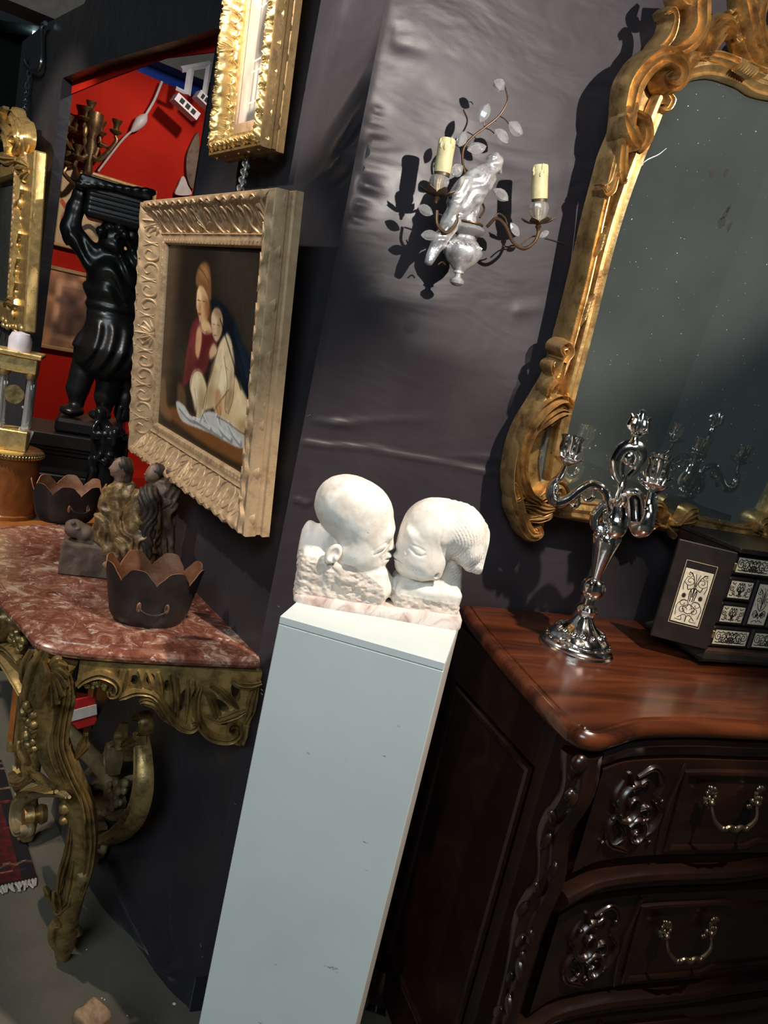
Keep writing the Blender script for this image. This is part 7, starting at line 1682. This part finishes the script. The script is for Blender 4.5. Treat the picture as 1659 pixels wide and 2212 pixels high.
m = MB(); m.tube(cr([Bz(215, 310), Bz(230, 318), Bz(236, 326)], 5), [.012, .010, .004], 8); m.build('drop_scroll', M['bronze'], bz)
# white flex with an inline plug
MCb = FR @ T(on(FR, 300, 268, -.045).x, -.045, on(FR, 300, 268, -.045).z)
cbx = root('white_flex', MCb, 'white electric flex with a bulging inline connector across the red wall', 'cable')
def Cb(px, py): p = on(MCb, px, py, 0); return np.array([p.x, 0, p.z])
m = MB(); m.tube(cr([Cb(350, 176), Cb(334, 215), Cb(314, 250)], 6), .007, 8); m.build('upper_flex', M['white_plastic'], cbx)
m = MB(); m.tube(cr([Cb(288, 280), Cb(262, 305), Cb(212, 370)], 6), .006, 8); m.build('lower_flex', M['white_plastic'], cbx)
m = MB(); m.tube([Cb(316, 248), Cb(310, 256), Cb(302, 264), Cb(293, 275), Cb(284, 284)], [.010, .026, .030, .022, .008], 12); m.build('connector', M['white_plastic'], cbx)
# white spotlight gear on the top edge of the booth
MFx = FR @ T(on(FR, 415, 190, -.25).x, -.25, on(FR, 415, 190, -.25).z)
fxr = root('white_spot_fixture', MFx, 'white metal spotlight bracket with lamp boxes hanging above the red wall', 'light fixture')
def Fx(px, py, y=0.0): p = on(MFx, px, py, y); return np.array([p.x, y, p.z])
for a, b, r_ in [((392, 150), (455, 138), .016), ((412, 150), (404, 205), .020), ((452, 140), (440, 215), .016), ((380, 190), (400, 200), .010)]:
    m = MB(); m.tube([Fx(*a), Fx(*b)], r_, 4); m.build('bracket_bar', M['white_metal'], fxr, smooth=False)
for px, py, hw in [(400, 232, .075), (440, 218, .05)]:
    m = MB(); m.box((0, 0, 0), (hw, .04, .022), RY(R(24))); m.xf(T(*Fx(px, py))); bx = m.build('lamp_box', M['white_metal'], fxr, smooth=False)
    for k in (-1, 0, 1):
        m = MB(); m.box((k*hw*.5, -.042, 0), (hw*.16, .003, .012)); m.xf(T(*Fx(px, py)) @ RY(R(24))); m.build('louvre', M['hall_dark'], bx, smooth=False)
# narrow shaped wooden pieces leaning at the right of the red wall
for nm, pts, label, mat in [('carved_mirror_edge', [(428, 288), (412, 310), (402, 340), (402, 375), (408, 400), (418, 405), (426, 360)], 'shaped edge of a brown carved frame on the red wall by the doorway', M['plank']),
                            ('grey_shield_plaque', [(392, 382), (384, 400), (378, 420), (412, 420), (404, 400), (398, 384)], 'small grey pointed plaque above the oil painting frame, on the red wall', M['white_plastic'])]:
    P = [on(FR, *p, -.03) for p in pts]; cx_ = sum(p.x for p in P)/len(P); z0 = min(p.z for p in P); m = MB(); m.prism([tuple(q) for q in cr([(p.x-cx_, p.z-z0) for p in P], 4, True)], -.012, .012)
    prop(m.build(nm, mat, M=FR @ T(cx_, -.03, z0), smooth=False), label, 'plaque' if 'plaque' in nm else 'frame')

# ------------------------------------------------------------------ gilt mirror at the far left, hanging on the jamb
GT = R(3); gp = pL(40, 705, -.04); MGm = FL @ T(gp.x, -.02, gp.z) @ RX(GT)
gm = root('small_gilt_mirror', MGm, 'narrow foliate giltwood mirror at the left edge, hanging from a chain', 'mirror')
def Gm(px, py, y=-.05): p = on(MGm, px, py, y); return np.array([p.x, y, p.z])
xr_ = Gm(52, 690)[0]; xi = Gm(34, 640)[0]; xo = Gm(18, 640)[0]; zt_g = Gm(58, 330)[2]; zb_g = Gm(36, 668)[2]; wid = (xr_-xo)
wv = wid*1.9
for nm, x0, x1, z0, z1 in [('frame_rail', xi, xr_, .0, zt_g), ('frame_rail', xr_-wv*2, xr_-wv*2+(xr_-xi), 0, zt_g), ('frame_rail', xr_-wv*2+(xr_-xi), xi, 0, .07), ('frame_rail', xr_-wv*2+(xr_-xi), xi, zt_g-.07, zt_g), ('inner_slip', xo-.05, xo, .07, zt_g-.07)]:
    m = MB(); m.bevbox(((x0+x1)/2, -.025, (z0+z1)/2), ((x1-x0)/2, .025, (z1-z0)/2), .006); m.build(nm, M['gilt_bright'], gm, smooth=False)
m = MB(); m.box(((xr_-wv*2+xi)/2, -.008, zt_g/2), (wv, .003, zt_g/2)); m.build('mirror_glass', M['mirror'], gm, smooth=False)
rnd = random.Random(9)
for i in range(26):
    t = i/25; z = zt_g*t; x = xi+.004+.006*rnd.random()
    m = MB(); r_ = rnd.uniform(.009, .017); m.ell((x, -.052+rnd.uniform(-.006, .012), z), (r_*.8, r_*.8, r_*1.3), RY(rnd.uniform(-.8, .8)), 8, 6); m.build('leaf_knob', M['gilt_bright'], gm)
for i in range(26):
    t = i/25; m = MB(); r_ = rnd.uniform(.008, .014); m.ell((xo-.012+rnd.uniform(-.006, .006), -.046, .07+(zt_g-.14)*t), (r_*.8, r_*.7, r_*1.2), None, 8, 6); m.build('leaf_knob', M['gilt_pale'], gm)
def gb_(name, pts, wd, hh, ribs=2, y=-.045, mat=None):
    m = MB(); m.band(cr([Gm(p[0], p[1], y) for p in pts], 6), wd, hh, (0, -1, 0), ribs, .45, .02, 9); m.build(name, mat or M['gilt_bright'], gm)
for pts, w_ in [([(48, 340), (58, 310), (56, 280), (44, 262), (34, 272)], .030), ([(30, 330), (44, 305), (40, 275), (30, 255), (18, 262)], .032), ([(60, 330), (66, 300), (62, 275), (56, 262)], .022), ([(12, 350), (22, 320), (14, 295), (0, 300)], .032),
                ([(48, 262), (40, 244), (26, 240)], .022), ([(20, 290), (8, 270), (4, 245), (10, 232)], .024), ([(34, 360), (50, 352), (64, 360)], .028), ([(0, 335), (16, 345), (36, 345)], .030), ([(52, 300), (34, 295), (20, 305)], .024), ([(66, 372), (58, 385), (46, 380)], .022), ([(0, 262), (14, 275), (26, 300)], .022)]:
    gb_('crest_leaf', pts, [w_*.4, w_, w_*.9, w_*.3], [.012, .03, .03, .012], 3)
for pts, w_ in [([(50, 380), (54, 410), (46, 430)], .016), ([(46, 430), (38, 452), (44, 470)], .018), ([(44, 480), (50, 505), (40, 525)], .016), ([(38, 540), (46, 560), (36, 580)], .016), ([(34, 590), (42, 612), (32, 632)], .016), ([(30, 640), (40, 656), (26, 672)], .022), ([(10, 660), (24, 650), (40, 662)], .022)]:
    gb_('side_leaf', pts, [w_*.4, w_, w_*.4], [.01, .024, .01], 2)
for px, py in [(66, 350), (64, 360)]:
    m = MB(); m.ell(Gm(px, py, -.03), (.035, .03, .035), None, 12, 8); m.build('crest_boss', M['gilt_pale'], gm)
for i in range(16):
    m = MB(); r_ = rnd.uniform(.014, .024); m.ell((xr_-.02-wv*rnd.random()*1.2, -.045, -.02+.05*rnd.random()), (r_, r_*.8, r_*.8), RY(rnd.uniform(-1, 1)), 8, 6); m.build('lower_leaf', M['gilt_bright'], gm)
# hook over the wall and chain down to that mirror
MHk = FL @ T(pL(70, 110, -.03).x, -.03, pL(70, 110, -.03).z)
hk = MB(); Hh_ = lambda px, py: np.array(tuple(on(MHk, px, py, 0)))*np.array([1, 0, 1])
hk.tube(cr([Hh_(98, 50), Hh_(90, 60), Hh_(90, 100), Hh_(89, 138), Hh_(80, 152), Hh_(66, 151), Hh_(55, 138), Hh_(52, 118)], 6), .010, 8); prop(hk.build('steel_hook', M['chain'], M=MHk), 'bent steel hook over the top of the left jamb', 'hook')
chain('mirror_chain', [tuple(FL @ pL(64, 152, -.03)), tuple(FL @ pL(58, 190, -.03)), tuple(FL @ pL(52, 240, -.05))], 'thin chain from the steel hook to the left gilt mirror', .018, .0035)
# tube light far off in the hall
M['lamp'] = bpy.data.materials.new('tube_glow'); M['lamp'].use_nodes = True; b = M['lamp'].node_tree.nodes['Principled BSDF']; b.inputs['Emission Color'].default_value = (.7, .95, 1, 1); b.inputs['Emission Strength'].default_value = 4
p = CAM+ray(75, 74)*7.5; m = MB(); m.tube([(0, 0, -.06), (0, 0, .06)], .022, 10); l = m.build('glass_tube', M['lamp']); r = root('hall_lamp', T(p) @ RY(R(8)), 'small bright blue-white lamp far off in the dark hall', 'lamp'); l.parent = r
m = MB(); m.lathe([(.01, -.09), (.026, -.085), (.026, -.062)], 12); m.build('lamp_cap', M['hall_dark'], r)

# ------------------------------------------------------------------ side table, drum box, clock, card
uT0, uT1, wT0, wT1, zT = 1.11, 1.465, -.085, .40, .735
MTb = wallL((uT0+uT1)/2, 0, (wT0+wT1)/2); tb = root('small_wooden_table', MTb, 'small orange-brown wooden table with slender splayed legs, beyond the console', 'table')
hu, hw_ = (uT1-uT0)/2, (wT1-wT0)/2
m = MB(); m.bevbox((0, 0, zT-.010), (hu, hw_, .010), .004); m.build('top', M['orange_wood'], tb, smooth=False)
for y in (-1, 1): m = MB(); m.bevbox((0, y*(hw_-.03), zT-.055), (hu-.03, .008, .035), .002); m.build('apron', M['orange_wood'], tb, smooth=False)
for x in (-1, 1): m = MB(); m.bevbox((x*(hu-.03), 0, zT-.055), (.008, hw_-.03, .035), .002); m.build('apron', M['orange_wood'], tb, smooth=False)
for u, w_ in [(1.14, .185), (1.15, -.055), (1.435, .36), (1.435, -.055)]:
    x, y = -(u-(uT0+uT1)/2), -(w_-(wT0+wT1)/2); sx = 1 if x > 0 else -1
    m = MB(); m.tube(cr([(x-sx*.03, y, zT-.02), (x-sx*.026, y, .5), (x-sx*.014, y, .2), (x, y, .004)], 6), [.020, .017, .014, .013], 4); m.build('leg', M['orange_wood'], tb, smooth=False)
    m = MB(); m.lathe([(.014, 0), (.014, .03), (.012, .034)], 8, (x, y, 0)); m.build('ferrule', M['brass'], tb)
dc = C0+DL*1.37+NL*.245; MDr = T(dc.x, dc.y, zT); dr_ = root('wooden_drum_box', MDr, 'polished wooden drum-shaped box with beaded brass rim, on the small table', 'box')
zd = (CAM+ray(30, 962)*2.5).z-zT; RD = .088
m = MB(); m.lathe([(RD+.004, 0), (RD+.004, .012), (RD, .016), (RD, zd-.03), (RD-.002, zd-.02)], 40, fl=lambda a, j: 1+.012*math.cos(16*a)); m.build('drum', M['drum_wood'], dr_)
m = MB(); m.lathe([(RD-.002, zd-.026), (RD+.007, zd-.020), (RD+.008, zd-.004), (RD+.002, zd), (0, zd)], 48); m.build('brass_rim', M['brass'], dr_)
m = MB()
for i in range(60):
    a = 2*PI*i/60; m.ell(((RD+.007)*math.cos(a), (RD+.007)*math.sin(a), zd-.012), (.005, .005, .007), None, 6, 5)
prop(m.build('rim_beading', M['brass'], dr_), kind='stuff')
MCk = T(dc.x, dc.y, zT+zd) @ RZ(R(20)); ck = root('portico_clock', MCk, 'gilt portico clock with glass columns, standing on the drum box', 'clock')
zz = lambda py: (CAM+ray(20, py)*2.5).z-(zT+zd)
m = MB(); m.bevbox((-.01, 0, zz(915)/2), (.055, .045, zz(915)/2), .003); m.build('base', M['gilt_bright'], ck, smooth=False)
for x in (-.045, .032):
    for y in (-.03, .03):
        m = MB(); m.lathe([(.014, zz(912)), (.011, zz(905)), (.0095, zz(850)), (.009, zz(800)), (.012, zz(795))], 14, (x, y, 0)); m.build('glass_column', M['crystal'], ck)
        m = MB(); m.lathe([(.012, zz(800)), (.016, zz(792)), (.016, zz(788))], 12, (x, y, 0)); m.build('capital', M['gilt_bright'], ck)
m = MB(); m.bevbox((-.008, 0, (zz(788)+zz(755))/2), (.056, .046, (zz(755)-zz(788))/2), .003); m.build('entablature', M['gilt_bright'], ck, smooth=False)
m = MB(); m.bevbox((-.008, 0, (zz(755)+zz(745))/2), (.068, .056, (zz(745)-zz(755))/2), .003); m.build('cornice', M['gilt_bright'], ck, smooth=False)
m = MB(); m.lathe([(.034, zz(745)), (.034, zz(720)), (.026, zz(708)), (.0, zz(704))], 20, (-.012, 0, 0)); m.build('glare_dome', M['white_metal'], ck)  # plain white dome: glare on the clock top put into its colour
m = MB(); m.lathe([(0, -.004), (.028, -.004), (.030, 0), (.028, .006), (0, .006)], 24, (-.008, -.03, zz(838)), RX(R(90))); m.build('dial', M['brass'], ck)
cpp = CAM+ray(42, 948)*2.44; MCd_ = T(cpp.x, cpp.y, zT+zd) @ RZ(R(24)) @ RY(R(14)) @ RX(R(-10))
cd_ = Canvas(20, 28, (.86, .83, .78)); cd_.poly([(.2, .3), (.7, .35), (.8, .85), (.25, .8)], (.80, .45, .15), 2, .8); cd_.ell(.55, .3, .2, .12, (.75, .55, .35), 2, .7)
pcd = root('price_card', MCd_, 'small orange and white card propped on the drum box', 'card'); m = MB(); m.box((0, .001, .036), (.022, .0006, .036)); m.build('card', M['paper_card'], pcd, smooth=False); cd_.build('card_print', .042, .070, M['print'], pcd, -.021, .0002, .001)
# pale board and cords beyond, red carton under the table
pb0 = CAM+ray(82, 1085)*3.4; MBd = T(pb0.x, pb0.y, 0) @ RZ(R(28)); m = MB(); zb1 = (CAM+ray(62, 945)*3.4).z; m.prism([(-.10, .0), (.14, .0), (.10, zb1*.75), (-.02, zb1), (-.10, zb1)], -.01, .01); prop(m.build('pale_board', M['white_plastic'], M=MBd, smooth=False), 'dull pink board leaning behind the drum box', 'board')
for k, (pts, dd, lab) in enumerate([([(48, 878), (58, 890), (64, 920), (60, 950)], 3.35, 'pale cord looping down beside the red wall'), ([(50, 1060), (52, 1085), (44, 1105), (36, 1118)], 2.7, 'pale cord hanging beside the drum box foot')]):
    P = [CAM+ray(*p)*dd for p in pts]; b0 = P[-1]; m = MB(); m.tube(cr([tuple(q-b0) for q in P], 6), .005, 6); prop(m.build('electric_cable', M['white_plastic'], M=T(b0)), lab, 'cable')
rb0 = atz(155, 1598, 0); MRb = T(rb0.x, rb0.y, 0) @ RZ(R(-35)) @ RY(R(18)); rbx = root('red_carton', T(rb0.x, rb0.y, 0), 'red and white carton lying under the small table', 'box')
m = MB(); m.bevbox((-.02, 0, .07), (.10, .05, .05), .002); m.xf(RZ(R(-35)) @ RY(R(-20)) @ T(0, 0, .03)); m.build('carton', M['red_print'], rbx, smooth=False)
m = MB(); m.bevbox((-.02, 0, .07), (.102, .051, .018), .001); m.xf(RZ(R(-35)) @ RY(R(-20)) @ T(0, 0, .03)); m.build('white_stripe', M['litter'], rbx, smooth=False)
bp = atz(178, 1560, 0.12); m = MB(); m.bevbox((0, 0, .16), (.10, .012, .16), .004); prop(m.build('wooden_panel', M['orange_wood'], M=T(atz(176, 1600, 0)+Vector((.02, .25, 0))) @ RZ(R(-30)), smooth=False), 'orange wooden crate side standing behind the small table legs', 'furniture')  # unidentified upright wood panel, likely part of some furniture

# ------------------------------------------------------------------ rug, carved chunk, litter
rc = atz(80, 1903, 0); e1 = DL; e2 = -NL*-1
MRg = T(rc) @ RZ(math.atan2(DL.y, DL.x))       # local x along the rug, local y = to its left
rg = root('oriental_rug', MRg, 'red patterned oriental rug with white fringe at the lower left', 'rug')
c = Canvas(114, 190, (.33, .045, .04)); c.grain(.5, 30, 3)
for k, (a, cc) in enumerate([(.0, (.05, .04, .07)), (.035, (.30, .05, .05)), (.09, (.07, .05, .08)), (.11, (.42, .08, .06)), (.22, (.06, .05, .09)), (.24, (.34, .05, .045))]):
    c.poly([(a*.6, a), (1-a*.6, a), (1-a*.6, 1-a), (a*.6, 1-a)], cc, 0, .95, False)
rnd = random.Random(8)
for i in range(170):
    x, y = rnd.random(), rnd.random(); cc = rnd.choice([(.55, .42, .30), (.10, .12, .22), (.50, .12, .06), (.62, .50, .42), (.12, .10, .12)]); c.ell(x, y, rnd.uniform(.005, .014), rnd.uniform(.008, .024), cc, 0, .7)
for i in range(40):
    x = i/40; c.line([(x, .15), (x+.012, .18), (x+.025, .15)], .004, (.60, .45, .35), .8); c.line([(x, .85), (x+.012, .82), (x+.025, .85)], .004, (.60, .45, .35), .8)
for i in range(24): c.line([(.12, i/24), (.135, i/24+.02), (.12, i/24+.04)], .005, (.58, .44, .34), .8)
c.grain(.35, 60, 5)
o = c.build('pile', .57, .95, M['print'], rg, 0, 0, 0); o.data.transform(Matrix(((1, 0, 0, 0), (0, 0, 1, 0), (0, 1, 0, .008), (0, 0, 0, 1))))
m = MB(); m.box((.285, .475, .0035), (.284, .474, .0035)); m.build('backing', M['fringe'], rg, smooth=False)
m = MB(); rnd = random.Random(1)
for i in range(120):
    y = .95*i/120+.004; L = rnd.uniform(.020, .032); m.tube([(0.002, y, .006), (-L*.5, y+rnd.uniform(-.004, .004), .008), (-L, y+rnd.uniform(-.007, .007), .004)], [.0035, .004, .002], 5)
prop(m.build('fringe', M['fringe'], rg), kind='stuff')
kp_ = atz(192, 2200, .20); MCh = T(kp_.x, kp_.y, 0) @ RZ(R(-22)); m = MB()
sch = SDF((-.06, -.06, -.004), (.06, .06, .24), .004); sch.box((0, 0, .10), (.028, .026, .112), .007, 0, RY(R(3))); sch.box((.006, 0, .205), (.027, .025, .014), .006, .004, RY(R(18))); sch.warp(lambda X, Y, Z: .007*vnoise(X, Y, Z, 50, 3)+.003*vnoise(X, Y, Z, 140, 5)); sch.F[:, :, :1] = 1
prop(sch.mesh().build('carved_post', M['chunk'], M=MCh, angle=None), 'rough worn wooden post end rising from the floor at the bottom edge', 'post')
for k, (px, py) in enumerate([(376, 2170), (220, 2157), (226, 2160), (275, 2195), (187, 2052)]):
    p = atz(px, py, 0); m = MB(); r_ = .0045 if k == 0 else .002; m.ell((0, 0, r_*.5), (r_, r_*.8, r_*.5), RZ(k), 7, 5); prop(m.build('paper_scrap', M['litter'], M=T(p)), ['largest white paper crumb on the floor beside the left wall hem', 'white crumb left of its twin on the floor above the carved post', 'white crumb right of its twin on the floor above the carved post', 'tiny white speck between the carved post and the pedestal', 'tiny pale speck on the floor right of the console foot'][k], 'litter', 'crumbs on the floor')
